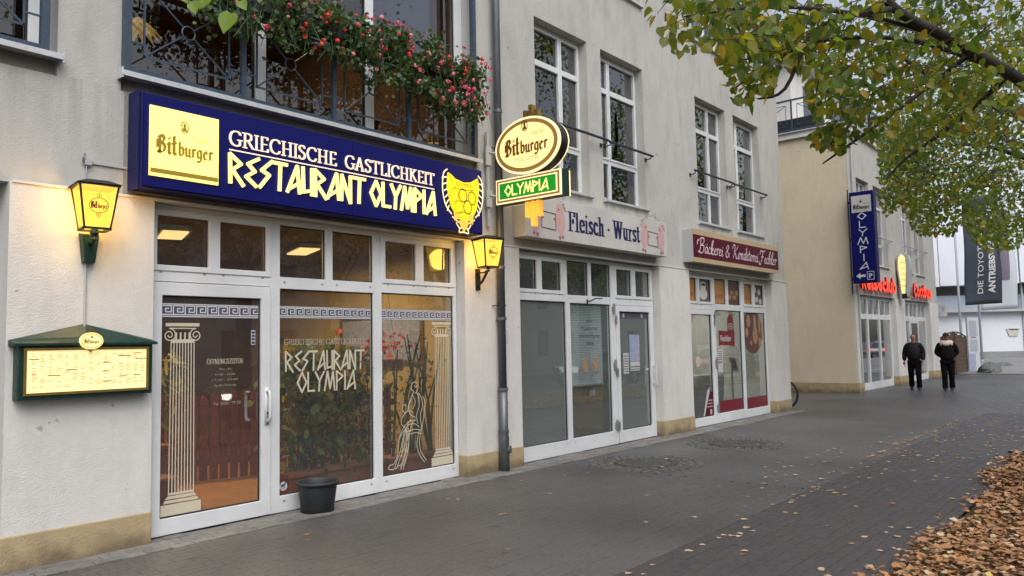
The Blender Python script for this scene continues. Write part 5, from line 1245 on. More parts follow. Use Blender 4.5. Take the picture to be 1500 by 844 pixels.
for bi, (x0, x1) in enumerate(((3.50, 4.30), (4.33, 5.28), (5.31, 6.26), (6.29, 7.16))):
    t = thing('geranium_box', box_txt[bi], 'flower box', ((x0 + x1) / 2, 6.52, 4.86), 'geranium boxes hung on the balcony rail')
    mb = MB(); mb.box(x0, x1 - .02, 6.44, 6.62, 4.84, 4.99); mb.build('planter', MT['pot_grey'], t, bevel=.01)
    hang = (.38, .36, .42, .52)[bi]; top = (.14, .20, .24, .20)[bi]
    n = (800, 1500, 1700, 2300)[bi]
    cl = np.stack([RNG.uniform(x0 - .03, x1 + .02, 60), 6.47 + RNG.normal(0, .07, 60), 4.93 + RNG.uniform(-hang, top, 60)], 1)
    cl[:, 1] -= np.clip((cl[:, 2] - 4.75) * .1, 0, .1)
    k = RNG.integers(60, size=n); pts = cl[k] + RNG.normal(0, .058, (n, 3)) - [0, 0, 0]
    pts[:, 1] = np.minimum(pts[:, 1], 6.66)
    me = scatter('foliage', pts - np.array(t.location), RNG.uniform(.030, .056, n), ROUND, ROUND_F, [MT['ger_leaf'], MT['ger_leaf2'], MT['plant_d']], [5, 2, 2])
    add_obj('foliage', me, t, kind='stuff')
    mb = MB()
    for _ in range(26):
        x = random.uniform(x0, x1); z1 = 4.93 - random.uniform(.2, hang + .1); mb.tube([(x, 6.46, 4.98), (x + random.gauss(0, .05), 6.38, 4.9), (x + random.gauss(0, .12), 6.36 + random.gauss(0, .04), z1)], .0035, 4, caps=False)
    mb.build('stems', MT['ger_leaf'], t)
    nf = (12, 34, 40, 66)[bi]
    for i in range(nf):
        q = bi >= 2 and RNG.random() < .62
        me = FH[int(RNG.choice([1, 2])) if q else int(RNG.choice([0, 3, 2, 1], p=[.40, .2, .2, .2]))]
        o = add_obj('flower', me, t, (RNG.uniform(x0 - .03, x1 + .05) - t.location[0], 6.31 + RNG.normal(0, .04) - t.location[1], 4.93 + RNG.uniform(-hang * .95, top + .05) - t.location[2]))
        s = float(RNG.uniform(.5, .95)); o.scale = (s, s, s); o.rotation_euler = tuple(RNG.uniform(0, 6, 3))

# ---------------- things inside the restaurant
t = thing('picket_screen', 'red-brown wooden picket screen standing inside behind the restaurant door', 'screen', (5.6, 9.3, 0))
for i in range(26):
    x = 4.35 + i * .115; y = 9.35 - (x - 4.35) * .33; m = MB(); h = 1.05 + .03 * math.sin(i)
    m.poly([(x, y, .03), (x + .085, y - .028, .03), (x + .085, y - .028, h), (x + .042, y - .014, h + .05), (x, y, h), (x, y + .02, .03), (x + .085, y - .008, .03), (x + .085, y - .008, h), (x + .042, y + .006, h + .05), (x, y + .02, h)],
           [(0, 1, 2, 3, 4), (9, 8, 7, 6, 5), (0, 5, 6, 1), (1, 6, 7, 2), (2, 7, 8, 3), (3, 8, 9, 4), (4, 9, 5, 0)]); m.build('slat', MT['wood_red'], t)
m = MB(); m.bar((4.3, 9.40, .25), (7.4, 8.39, .25), .05, .08); m.bar((4.3, 9.40, .85), (7.4, 8.39, .85), .05, .08); m.build('rail', MT['wood_red'], t)
def pot_plant(name, label, x, y, kind, h, w, n, pot=(.5, .22, .28)):
    t = thing(name, label, 'pot plant', (x, y, 0), 'plants standing inside the restaurant windows')
    a, b, c = pot; m = MB(); m.box(x - a / 2, x + a / 2, y - b / 2, y + b / 2, 0.03, c); m.box(x - a / 2 - .02, x + a / 2 + .02, y - b / 2 - .02, y + b / 2 + .02, c - .05, c + .004); m.build('planter', MT['terracotta'], t, bevel=.012)
    m = MB()
    for i in range(9 if kind != 'twig' else 16):
        px = x + RNG.uniform(-a / 2, a / 2) * .8; tx = px + RNG.normal(0, w * .35); hh = h * RNG.uniform(.6, 1)
        m.tube([(px, y, c), ((px + tx) / 2 + RNG.normal(0, .05), y + RNG.normal(0, .04), c + hh * .5), (tx, y + RNG.normal(0, .08), c + hh)], ([.012, .009, .004] if kind != 'twig' else [.018, .014, .007]), 5, caps=False)
    m.build('stems', MT['plant_d'], t)
    pts = np.stack([x + RNG.normal(0, w * .42, n), y + RNG.normal(0, .13, n), c + h * RNG.beta(1.6, 1.3, n)], 1) - np.array([x, y, 0])
    sz = {'big': (.09, .17), 'fine': (.04, .09), 'twig': (.03, .07), 'palm': (.15, .3)}[kind]
    me = scatter('leaves', pts, RNG.uniform(sz[0], sz[1], n), ROUND * np.array([{'palm': .16, 'big': .62, 'fine': .5, 'twig': .4}[kind], 1, 1]), ROUND_F, [MT['plant'], MT['plant_d'], MT['plant_y']], {'big': [4, 5, 2], 'fine': [4, 4, 2], 'twig': [2, 5, 2], 'palm': [3, 2, 4]}[kind], droop=.8)
    add_obj('leaves', me, t, kind='stuff'); return t
pot_plant('rubber_plant', 'bushy broad-leaved plant inside below the lettering, on its left', 5.15, 7.35, 'big', 1.45, .55, 330)
pot_plant('weeping_fig', 'fine-leaved green shrub inside below the lettering, on its right', 5.75, 7.30, 'fine', 1.35, .55, 1700, (.8, .24, .30))
pot_plant('ficus_shrub', 'small-leaved shrub inside at the lower edge of the lettered pane', 5.45, 7.6, 'fine', 1.0, .6, 900, (.6, .24, .26))
pot_plant('twiggy_plant', 'thin twiggy plant inside behind the seated figure', 6.75, 7.35, 'twig', 1.5, .6, 260, (.9, .25, .28))
pot_plant('palm_plant', 'yellow-green palm inside behind the glass door', 4.75, 9.9, 'palm', 1.0, .35, 90, (.4, .4, .75))
pot_plant('palm_plant', 'yellow-green palm inside at the left edge of the glass door', 4.0, 8.6, 'palm', 1.1, .3, 70, (.35, .35, .6))
t = thing('poinsettia', 'red flowering plant hanging inside near the lettering', 'flower', (6.75, 7.9, 1.2))
n = 70; me = scatter('petals', np.stack([RNG.normal(0, .30, n), RNG.normal(0, .08, n), RNG.normal(.42, .10, n)], 1), RNG.uniform(.05, .11, n), SMALL, SMALL_F, [MT['fl_red'], MT['fl_orange']], [3, 2]); add_obj('petals', me, t, kind='stuff')
m = MB(); m.box(6.45, 7.05, 7.82, 7.98, 1.30, 1.45); m.build('hanging_planter', MT['terracotta'], t)
m = MB(); m.tube([(6.5, 7.9, 1.45), (6.75, 7.9, 2.98), (7.0, 7.9, 1.45)], .004, 4, caps=False); m.build('cord', MT['black'], t)
t = thing('wall_picture', 'framed picture on the yellow wall inside, above the seated figure', 'picture', (7.2, 9.7, 1.5))
m = MB(); m.box(7.74, 7.75, 8.2, 10.0, 1.40, 2.05); m.build('canvas', MT['poster_blue'], t)
m = holes(MB(), 8.15, 10.05, 1.35, 2.10, 7.72, 7.749, [(8.21, 9.99, 1.41, 2.04)], plane='x'); m.build('frame', MT['gold'], t)
t = thing('step_box', 'small wooden box on the floor inside at the left edge of the glass door', 'box', (4.0, 8.1, 0))
m = MB(); m.box(3.75, 4.05, 8.0, 8.3, .01, .28); m.build('crate', MT['wood_red'], t, bevel=.01); m = MB(); m.box(3.73, 4.07, 7.98, 8.32, .281, .31); m.build('lid', MT['terracotta'], t)
t = thing('dining_table', 'dark table with chairs in the upstairs dining room', 'table', (6.4, 8.6, 3.99))
m = MB(); m.box(5.9, 7.0, 8.2, 9.0, 4.70, 4.74); m.build('table_top', MT['wood_red'], t)
for x in (5.95, 6.95):
    for y in (8.25, 8.95): m = MB(); m.box(x - .03, x + .03, y - .03, y + .03, 3.99, 4.70); m.build('leg', MT['wood_red'], t)
t = thing('pendant_lamp', 'yellow petal-shaped pendant lamp behind the left end of the balcony window', 'lamp', (3.35, 7.6, 4.5))
m = MB()
for i in range(14):
    a = i * 2 * math.pi / 14; c, s = math.cos(a), math.sin(a); m.poly([(3.40, 7.6, 4.92), (3.40 + c * .10 - s * .045, 7.6 + s * .10 + c * .045, 4.84), (3.40 + c * .24, 7.6 + s * .24, 4.70), (3.40 + c * .10 + s * .045, 7.6 + s * .10 - c * .045, 4.84)], [(0, 1, 2, 3)])
m.build('petals', emit('lit_petal_shade', (1.0, .62, .14), .35), t)
m = MB(); m.tube([(3.40, 7.6, 4.9), (3.40, 7.6, 6.98)], .006, 5); m.build('cord', MT['black'], t)
t = thing('serving_hatch', 'brightly lit serving hatch in the upstairs dining room', 'counter', (5.6, 11.5, 4.0))
m = MB(); m.box(6.6, 7.8, 11.6, 11.7, 4.9, 5.35); m.build('lit_back', emit('lit_hatch', (1.0, .62, .22), 1.0), t)
m = MB(); m.box(6.4, 8.0, 11.3, 11.55, 3.99, 4.88); m.build('counter_front', MT['wood_red'], t)
# behind the butcher glass: blind and counter board
t = thing('window_blind', 'closed pale venetian blind behind the middle pane of the butcher shop', 'blind', (10.05, 7.0, .95))
m = MB(); z = .98
while z < 2.2: m.poly([(9.52, 6.99, z), (10.58, 6.99, z), (10.58, 7.012, z + .022), (9.52, 7.012, z + .022)], [(0, 1, 2, 3)]); z += .026
o = m.build('slats', MT['blind_slat'], t); tag(o, kind='stuff')
m = MB(); m.box(9.52, 10.58, 6.985, 7.015, .955, .975); m.build('bottom_rail', MT['alu'], t)
t = thing('counter_board', 'beige board standing below the blind in the butcher window', 'board', (10.05, 7.05, 0)); m = MB(); m.box(9.50, 10.62, 7.04, 7.06, .02, .94); m.build('board', MT['beige_board'], t); m = MB(); m.box(10.25, 10.40, 7.032, 7.039, .78, .87); m.build('note', MT['paper'], t)
t = thing('white_column_display', 'pale column standing behind the left butcher pane', 'display', (8.98, 7.3, 0)); m = MB(); m.box(8.9, 9.2, 7.25, 7.4, .02, 2.1); m.build('panel', MT['white_item'], t, bevel=.01); m = MB(); m.box(8.85, 9.25, 7.2, 7.45, .02, .08); m.build('foot', MT['conduit'], t)
t = thing('bakery_shelf', 'brown shelf with goods against the wall inside the bakery', 'shelf', (15.5, 9.2, 0))
for z in (.5, .95, 1.4, 1.85): m = MB(); m.box(13.0, 17.2, 9.0, 9.35, z, z + .03); m.build('shelf_board', MT['wood_red'], t)
m = MB(); m.box(12.95, 17.25, 9.36, 9.40, .02, 2.2); m.build('back_panel', MT['orange'], t)
for i in range(26):
    z = (.531, .981, 1.431, 1.881)[i % 4]; x = 13.1 + (i // 4) * .6 + .12 * (i % 3); w_ = .14 + .05 * (i % 4); m = MB(); m.lathe((x, 9.18, z), [(.001, 0), (w_ * .8, 0), (w_, .06), (w_ * .7, .12 + .04 * (i % 3)), (.001, .15)], 10); m.build('loaf', MT['bread'] if i % 3 else MT['cup'], t, smooth=True)
t = thing('bakery_display', 'rounded white display tub with a pink band inside the bakery window', 'display', (15.0, 7.3, 0))
m = MB(); m.lathe((14.95, 7.35, 0), [(.001, .03), (.30, .03), (.36, .9), (.33, .92), (.001, .90)], 28); m.build('tub', MT['white_item'], t, smooth=True)
m = MB(); m.lathe((14.95, 7.35, 0), [(.336, .50), (.342, .50), (.350, .60), (.344, .60)], 28); m.build('band', MT['pink'], t)
t = thing('ceiling_fitting', 'pale stand behind the bread poster in the bakery window', 'stand', (16.3, 7.3, 0)); m = MB(); m.bar((16.1, 7.3, 1.25), (16.3, 7.3, .95), .12, .03); m.build('tray', MT['white_item'], t); m = MB(); m.tube([(16.2, 7.35, 0.02), (16.2, 7.35, 1.1)], .02, 8); m.build('post', MT['steel'], t)
# ================================================================== FAR BUILDING
YG = 7.05
far = thing('far_building', 'building beyond the courtyard with yellow side wall and blue roof-terrace railing', 'building', (29, YG, 0))
FX0, FX1, FT = 24.12, 35.0, 7.86
FO = [(24.62, 28.62), (29.85, 33.6)]
FW = [(24.95, 26.25, 0), (26.75, 28.15, 1), (30.05, 31.30, 0), (31.85, 33.15, 1)]
hs = [(a, b, 3.92, 6.55) for a, b, _ in FW]
mb = holes(MB(), FX0 + .003, FX1, 2.93, FT, YG, YG + .3, hs); mb.build('upper_wall', MT['wall_up'], far)
for a, b in ((FX0, FO[0][0]), (FO[0][1], FO[1][0]), (FO[1][1], FX1)):
    m = MB(); m.box(a + .002, b, YG - .03, YG + .3, .30, 2.928); m.build('pier', MT['wall_low'], far)
    m = MB(); m.box(a - .002, b + .006, YG - .042, YG + .299, -.05, .30); m.build('plinth', MT['plinth'], far, bevel=.01)
m = MB(); m.box(FX0, FX0 + .2, YG + .02, 22, .30, FT); m.build('yellow_side_wall', MT['yellow'], far)
m = MB(); m.box(FX0 - .012, FX0 + .2, YG + .0, 22, -.3, .30); m.build('side_plinth', MT['plinth'], far, bevel=.01)
m = MB(); m.box(FX1 - .2, FX1 - .003, YG + .301, 22, 0, FT); m.build('end_wall', MT['wall_up'], far)
m = MB(); m.box(FX0 - .10, FX1 + .1, YG - .10, 22, FT, FT + .05); m.box(FX0 - .06, FX1 + .06, YG - .06, 22, FT + .05, FT + .19); m.build('terrace_slab', MT['wall_low'], far)
m = MB(); m.box(FX0 - .12, FX1 + .12, YG - .12, YG + .3, FT + .191, FT + .225); m.box(FX0 - .12, FX0 + .2, YG + .301, 22, FT + .191, FT + .225); m.build('terrace_coping', MT['alu'], far)
m = MB(); m.tube([(FX0 + .30, YG - .055, .3), (FX0 + .30, YG - .055, FT)], .030, 8); m.build('rain_pipe', MT['conduit'], far)
for i, (a, b, sd) in enumerate(FW):
    fw = upper_window(far, a, b, 3.92, 6.55, sd, y=YG + .15, zt=5.9, zl=4.65)
    s = MB(); s.box(a - .03, b + .03, YG - .055, YG + .15, 3.90, 3.93); s.build('sill', MT['alu'], far)
for o in list(far.children):
    if o.name.startswith('sill') and min((o.matrix_basis @ Vector(c)).y for c in o.bound_box) + YG < YU - .03: bpy.data.objects.remove(o)
for (a, b) in ((25.7, 28.3), (30.0, 33.3)):
    c = (a + b) / 2
    for p, q in ((a, c - .03), (c + .03, b)):
        m = MB(); m.tube([(p, YG - .12, 4.85), (q, YG - .12, 4.84)], .022, 6); m.bar((p + .04, YG - .12, 4.83), (p + .04, YG, 4.78), .02); m.bar((q - .04, YG - .12, 4.83), (q - .04, YG, 4.78), .02); m.build('window_rail', MT['conduit'], far)
def far_front(x0, x1, splits):
    ps = []
    W = x1 - x0; n = 3
    for i in range(3):
        a = x0 + .08 + i * (W - .08) / 3; b = x0 + (i + 1) * (W - .08) / 3
        ps.append((a + .04, b - .02, .22, 2.2)); h = (a + b) / 2
        ps.append((a + .05, h - .03, 2.36, 2.82)); ps.append((h + .03, b - .03, 2.36, 2.82))
    fr = holes(MB(), x0 + .002, x1 - .002, 0, 2.927, YG + .15, YG + .22, ps).build('shopfront_frame', MT['white_paint'], far)
    for p in ps: add_pane(fr, p[0], p[1], p[2], p[3], YG + .185, MT['glass'])
    return fr
f4 = far_front(*FO[0], 3); f5 = far_front(*FO[1], 3)
m = holes(MB(), 31.12, 32.36, .01, 2.235, YG + .125, YG + .149, [(31.24, 32.24, .20, 2.12)]); dd = m.build('door', MT['white_paint'], far); add_pane(dd, 31.24, 32.24, .20, 2.12, YG + .137, MT['glass'])
h = MB(); h.bar((32.30, YG + .08, .9), (32.30, YG + .08, 1.25), .03); h.build('handle', MT['white_paint'], dd)
m = room(MB(), 24.4, 34.7, YG + .31, 11.5, 0, 3.1, (0, 0, 0)); m.build('shop_room', MT['room_grey'], far)
m = room(MB(), 24.4, 34.7, YG + .31, 11.5, 3.6, 7.6, (0, 0, 0)); m.build('upstairs_room', MT['room_dark'], far)
m = holes(MB(), FX0 + 2.2, FX1 - 1.5, FT + .05, 11.2, 9.4, 9.6, [(27.5, 29.0, 8.9, 10.6), (30.5, 32, 8.9, 10.6)]); m.box(FX0 + 2.2, FX0 + 2.4, 9.601, 22, FT + .05, 11.2); m.build('set_back_storey', MT['wall_low'], far)
m = MB(); m.box(FX0 + 1.8, FX1 - 1.2, 9.0, 22.3, 11.2, 11.5); m.build('roof', MT['alu'], far)
m = MB(); m.box(27.5, 29.0, 9.45, 9.46, 8.9, 10.6); m.box(30.5, 32, 9.45, 9.46, 8.9, 10.6); m.build('pane', MT['dark_pane'], far)
# terrace railing: corner posts, framed panels with cross and ring on the side, upright bars along the front
def trail(a, b, n, cross):
    a, b = Vector(a), Vector(b); z0, z1 = FT + .225, FT + 1.25; zt = Vector((0, 0, 1))
    for i in range(n + 1):
        p = a.lerp(b, i / n); m = MB(); m.bar((p.x, p.y, z0), (p.x, p.y, z1), .045); m.build('rail_post', MT['rail_blue'], far)
    m = MB(); m.bar((a.x, a.y, z1), (b.x, b.y, z1), .05); m.bar((a.x, a.y, z0 + .08), (b.x, b.y, z0 + .08), .035); m.build('rail_bar', MT['rail_blue'], far)
    for i in range(n):
        p, q = a.lerp(b, (i + .12) / n), a.lerp(b, (i + .88) / n); m = MB()
        if cross:
            lo, hi = z0 + .22, z1 - .15; c = (p + q) / 2; cz = (lo + hi) / 2
            for u, v in (((p, lo), (q, lo)), ((p, hi), (q, hi)), ((p, lo), (p, hi)), ((q, lo), (q, hi)), ((p, lo), (q, hi)), ((p, hi), (q, lo))): m.bar((u[0].x, u[0].y, u[1]), (v[0].x, v[0].y, v[1]), .016)
            m.tube([(c.x + (q - p).normalized().x * .09 * math.cos(k * .5236), c.y + (q - p).normalized().y * .09 * math.cos(k * .5236), cz + .09 * math.sin(k * .5236)) for k in range(13)], .011, 5, caps=False)
        else:
            for k in range(9): w_ = a.lerp(b, (i + (k + .5) / 9) / n); m.bar((w_.x, w_.y, z0 + .08), (w_.x, w_.y, z1), .02)
        m.build('rail_panel', MT['rail_blue'], far)
trail((FX0, YG + .1, 0), (FX0, 16.0, 0), 6, True)
trail((FX0 + .02, YG + .05, 0), (FX1, YG + .05, 0), 8, False)
m = MB(); m.box(FX0 + .35, FX0 + 1.2, 8.0, 10.2, FT + .21, FT + .75); base_mesh('terrace_trough', MT['pot_grey'], m, (FX0 + .8, 9, FT + .21)); tag(bpy.data.objects['terrace_trough'], 'dark planter trough standing on the roof terrace behind the railing', 'planter')

# neon words
def neon(name, label, txt, x0, x1, z, h):
    t = thing(name, label, 'neon sign', ((x0 + x1) / 2, YG, z)); W = x1 - x0; n = len(txt)
    cu = []
    x = x0
    wid = {'i': .45, 'l': .45, 't': .7}; tot = sum(wid.get(c, 1) for c in txt)
    for ch in txt:
        w_ = W * wid.get(ch, 1) / tot; S = Sg(YG - .16)
        mm = MB(); bfont(mm, S, ch, x + w_ * .05, z, h, w_ * .86, d=0, off=.03); b = len(mm.v)
        m = MB(); m.v = [(v[0], v[1], v[2]) for v in mm.v] + [(v[0], v[1] + .06, v[2]) for v in mm.v]; m.f = list(mm.f); m.mi = [0] * len(mm.f)
        ed = {}
        for f_ in mm.f:
            for a_, b_ in zip(f_, f_[1:] + f_[:1]): ed[(a_, b_)] = 1
        for a_, b_ in ed:
            if (b_, a_) not in ed: m.f.append((b_, a_, a_ + b, b_ + b)); m.mi.append(1)
        m.build('letter', [MT['glow_red'], MT['red_film']], t); x += w_
    m = MB(); m.box(x0 + .1, x1 - .1, YG - .055, YG - .001, z + h * .2, z + h * .6); m.build('mounting_rail', MT['conduit'], t)
neon('neon_sign', 'red glowing word Reiseclub partly behind the tall blue sign', 'Reiseclub', 24.45, 28.35, 3.10, .48)
neon('neon_sign', 'red glowing word Cottbus above the second shop front of the far building', 'Cottbus', 30.7, 33.45, 3.08, .48)
# cone-shaped lit sign
t = thing('cone_sign', 'lit ice-cream-cone shaped sign projecting between the two red neon words', 'hanging sign', (29.3, YG, 2.95))
Sc = surf((28.95, 6.80, 0), (0, -1, 0), (0, 0, 1), (-1, 0, 0))
cone = [(-.16, 4.25), (-.13, 4.40), (0, 4.50), (.13, 4.40), (.16, 4.25), (.17, 3.95), (.07, 3.0), (-.07, 3.0), (-.17, 3.95)]
m = MB(); m.prism(Sc, [(a * 1.2, b) for a, b in cone], -.35, 0); m.build('case', MT['conduit'], t)
m = MB(); m.prism(Sc, [(a * .68 - .03, 3.1 + (b - 3.0) * .90) for a, b in cone], .001, .01); m.build('lit_face', MT['glow_oval'], t)
m = MB(); pen(m, Sc, [[(-.12 + .0, z), (.12, z + .12)] for z in (3.3, 3.5, 3.7, 3.9, 4.1)] + [[(.10, z), (-.10, z + .12)] for z in (3.3, 3.5, 3.7, 3.9, 4.1)], .015, d=.014); m.build('drawing', MT['ink_gold'], t)
m = MB(); m.prism(Sc, [(-.09, 2.93), (.09, 2.93), (.07, 3.09), (-.07, 3.09)], -.3, .012); m.build('dark_tip', MT['black'], t)
m = MB(); m.box(29.3, 29.4, 6.9, YG, 3.6, 3.65); m.build('wall_bracket', MT['conduit'], t)

# tall blue sign at the corner
t = thing('blade_sign', 'tall blue OLYMPIA sign with white arrow and P at the corner of the far building', 'hanging sign', (23.95, YG, 3.2))
m = MB(); m.box(23.82, 24.10, 6.28, 6.95, 3.20, 5.88); m.build('sign_case', MT['blue_side'], t, bevel=.01)
Sv = surf((23.815, 6.615, 0), (0, -1, 0), (0, 0, 1), (-1, 0, 0))
m = MB(); m.prism(Sv, rect(-.31, .31, 3.225, 5.855), 0, .003); pn = m.build('sign_panel', MT['blue_sign'], t)
m = MB(); m.prism(Sv, rect(-.27, .27, 5.27, 5.76), .004, .010); m.build('brewery_panel', MT['sign_white'], t)
m = MB(); brewery(m, Sv, 0, 5.42, .44, 0, d=.013); m.build('brewery_lettering', MT['ink_black'], t)
m = MB(); z = 5.25
for ch in 'OLYMPIA':
    w_, pl = GREEK[ch]; s_ = .195; pen(m, Sv, [[((a - w_ / 2) * .42, z - s_ + b * s_) for a, b in p] for p in pl], .026, None, d=.006); z -= .243
m.build('lettering', MT['vinyl_white'], pn)
m = MB(); face(m, Sv, [(-.24, 3.41), (-.12, 3.50), (-.12, 3.445), (.02, 3.445), (.02, 3.375), (-.12, 3.375), (-.12, 3.32)], .006); m.build('arrow', MT['vinyl_white'], pn)
m = MB(); pen(m, Sv, [[(.07, 3.29), (.25, 3.29), (.25, 3.52), (.07, 3.52), (.07, 3.29)]], .014, None, d=.006); bfont(m, Sv, 'P', .16, 3.33, .145, .09, center=True, d=.006, off=.02); m.build('parking_symbol', MT['vinyl_white'], pn)
m = MB(); m.tube([(23.95, 7.02, 2.9), (23.95, 7.02, 6.0)], .022, 8)
for z in (3.35, 4.5, 5.6): m.bar((23.95, 7.02, z), (23.95, 6.94, z), .05); m.bar((23.95, 7.02, z), (24.13, 7.07, z), .03)
m.build('mounting_tube', MT['rail_dark'], t)

# ================================================================== BEYOND THE FAR BUILDING
t = thing('small_projecting_sign', 'small white sign with a blue mark at the far end of the far building', 'sign', (35.0, YG, 2.4))
m = MB(); m.box(35.02, 35.10, 6.72, 7.04, 2.42, 2.95); pn = m.build('panel', MT['sign_white'], t)
m = MB(); face(m, surf((35.016, 6.88, 2.7), (0, -1, 0), (0, 0, 1), (-1, 0, 0)), ell(0, .02, .09, .13, 16), .002); m.build('blue_mark', MT['poster_blue'], pn)
m = MB(); m.box(35.0, 35.02, 6.9, 7.06, 2.5, 2.9); m.build('bracket', MT['conduit'], t)
# wooden screen fence with arched top
t = thing('wooden_fence', 'brown slatted wooden fence with an arched top beyond the two walkers', 'fence', (37.6, 7.0, 0))
arch = lambda x: 1.60 + .20 * math.sin(math.pi * (x - 35.3) / 4.7)
for k in range(21):
    z = .05 + k * .085
    xs_ = [x for x in np.linspace(35.35, 39.95, 24) if arch(x) > z + .10]
    if len(xs_) > 1: m = MB(); m.box(xs_[0], xs_[-1], 6.985 + .014 * (k % 2), 7.005 + .014 * (k % 2), z, z + .088); m.build('slat', MT['fence_wood'], t)
m = MB(); m.tube([(x, 6.99, arch(x)) for x in np.linspace(35.3, 40.0, 15)], .028, 6); m.build('arched_rail', MT['fence_wood'], t)
for x in (35.3, 37.6, 39.98): m = MB(); m.box(x - .045, x + .045, 6.95, 7.06, -.02, arch(x)); m.build('post', MT['fence_wood'], t)
def rock(name, label, c, r, seed):
    rr = random.Random(seed); mb = MB(); n, k = 18, 9; vs = []
    ph = [rr.uniform(0, 6) for _ in range(6)]
    for j in range(k + 1):
        th = math.pi * j / k * .5
        for i in range(n):
            a = 2 * math.pi * i / n; s = 1 + .10 * math.sin(2 * a + ph[0]) + .08 * math.sin(3 * a + ph[1] + th * 2) + .06 * math.sin(5 * a + ph[2]) + rr.gauss(0, .03)
            vs.append((r[0] * math.cos(a) * math.cos(th) * s, r[1] * math.sin(a) * math.cos(th) * s, r[2] * math.sin(th) * (1 + .08 * math.sin(a * 2 + ph[3])) - .03))
    mb.poly(vs, [(j * n + i, j * n + (i + 1) % n, (j + 1) * n + (i + 1) % n, (j + 1) * n + i) for j in range(k) for i in range(n)])
    o = mb.build(name, MT['rock']); o.location = c; tag(o, label, 'boulder'); return o
rock('boulder', 'rounded grey boulder lying at the foot of the flagpole', (39.4, 6.05, .0), (.75, .5, .46), 3)
rock('boulder', 'low flat stone on the forecourt farther back, behind the rounded boulder', (45.5, 6.4, .08), (.9, .45, .22), 5)
t = thing('info_pylon', 'white upright information panel beside the wooden fence', 'sign', (40.3, 6.75, 0))
A = Vector(P(1421, 545, 35.5)); B = Vector(P(1437, 545, 35.5)); A.z = B.z = 0; dn = Vector((-.77, -.64, 0))
def Spl(y): return surf(tuple(A + dn * y), tuple((B - A).normalized()), (0, 0, 1), tuple(dn))
Wp = (B - A).length
m = MB(); m.prism(Spl(0), rect(0, Wp, .0, 2.45), -.12, 0); pn = m.build('panel', MT['white_post'], t)
m = MB(); face(m, Spl(0), rect(.08, Wp - .08, 1.6, 2.3), .004); face(m, Spl(0), rect(.08, Wp - .08, .9, 1.45), .004); m.cur = 1; pen(m, Spl(0), [ell(Wp / 2, 2.05, .11, .15) ], .03, d=.006); m.cur = 2; face(m, Spl(0), rect(.14, Wp - .14, 1.52, 1.57), .006); m.cur = 1
for i in range(4): face(m, Spl(0), rect(.12, Wp - .12, 1.0 + i * .1, 1.03 + i * .1), .006)
m.build('print', [MT['grey_clad'], MT['conduit'], MT['pink_d']], pn)
m = MB(); face(m, Spl(0), rect(.02, Wp * .6, .05, .8), .004); m.build('blue_panel', MT['poster_blue'], pn)
# banners on white poles
def pole(name, label, px, d, h, grp=None):
    p = P(px, 500, d); t = thing(name, label, 'flagpole', (p[0], p[1], 0), grp); m = MB(); m.tube([(0, 0, -.05), (0, 0, h)], [.075, .045], 10); m.build('pole', MT['white_post'], t, local=True, smooth=True)
    m = MB(); m.lathe((0, 0, 0), [(.16, 0), (.16, .05), (.09, .12), (.08, .2)], 14); m.build('foot', MT['white_post'], t, local=True)
    m = MB(); m.bar((0, 0, h - .05), (CR[0] * 1.4, CR[1] * 1.4, h - .05), .04); m.build('arm', MT['white_post'], t, local=True); return t
FD = 44.0; k_ = FD / FPX
pole('flagpole', 'nearer white pole carrying the dark banner', 1408.5, FD, 11.0, 'white flagpoles at the car dealer')
pole('flagpole', 'white pole on the right carrying the white banner with a car photo', 1437, FD + 2.2, 11.0, 'white flagpoles at the car dealer')
def banner(name, label, corners, d, mats, prints):
    """cloth hanging between four readings of the photograph, given its own distance, with waves"""
    t = thing(name, label, 'flag', tuple(P(corners[3][0], corners[3][1], d)))
    nx, ny = 10, 24
    tl, tr, br, bl = [np.array(c, float) for c in corners]
    def pt(u, v, off=0.0):
        a = tl + (tr - tl) * u; b = bl + (br - bl) * u; c = a + (b - a) * (1 - v)
        p = P(c[0], c[1], d); wv = .10 * math.sin(u * 5 + v * 3) * u + .05 * math.sin(v * 9 + u * 2)
        return tuple(p + CF * (wv - off))
    m = MB(); vs = [pt(i / nx, j / ny) for j in range(ny + 1) for i in range(nx + 1)]
    m.poly(vs, [(j * (nx + 1) + i, j * (nx + 1) + i + 1, (j + 1) * (nx + 1) + i + 1, (j + 1) * (nx + 1) + i) for j in range(ny) for i in range(nx)])
    o = m.build('cloth', mats[0], t, smooth=True); sl = o.modifiers.new('t', 'SOLIDIFY'); sl.thickness = .01
    prints(pt, t); return t
def pr1(pt, t):
    m = MB()
    for txt, u, v0, h, L, off in (('DIE TOYOTA eCVT', .43, .10, .15, .72, 0), ('ANTRIEBSWENDE PLUS', .72, .10, .17, .80, .03)):
        mm = MB(); bfont(mm, lambda a, b, d: (a, b, 0), txt, 0, 0, h, L, off=off)
        m.poly([pt(min(1, max(0, u - .0 - b + h * .5)), v0 + a, .02) for a, b, _ in mm.v], mm.f)
    m.build('lettering', MT['vinyl_white'], t)
banner('banner', 'dark banner with vertical white words DIE TOYOTA and ANTRIEBSWENDE', [(1409, 290), (1462, 283), (1467.5, 444), (1414.5, 447.5)], FD, [MT['banner']], pr1)
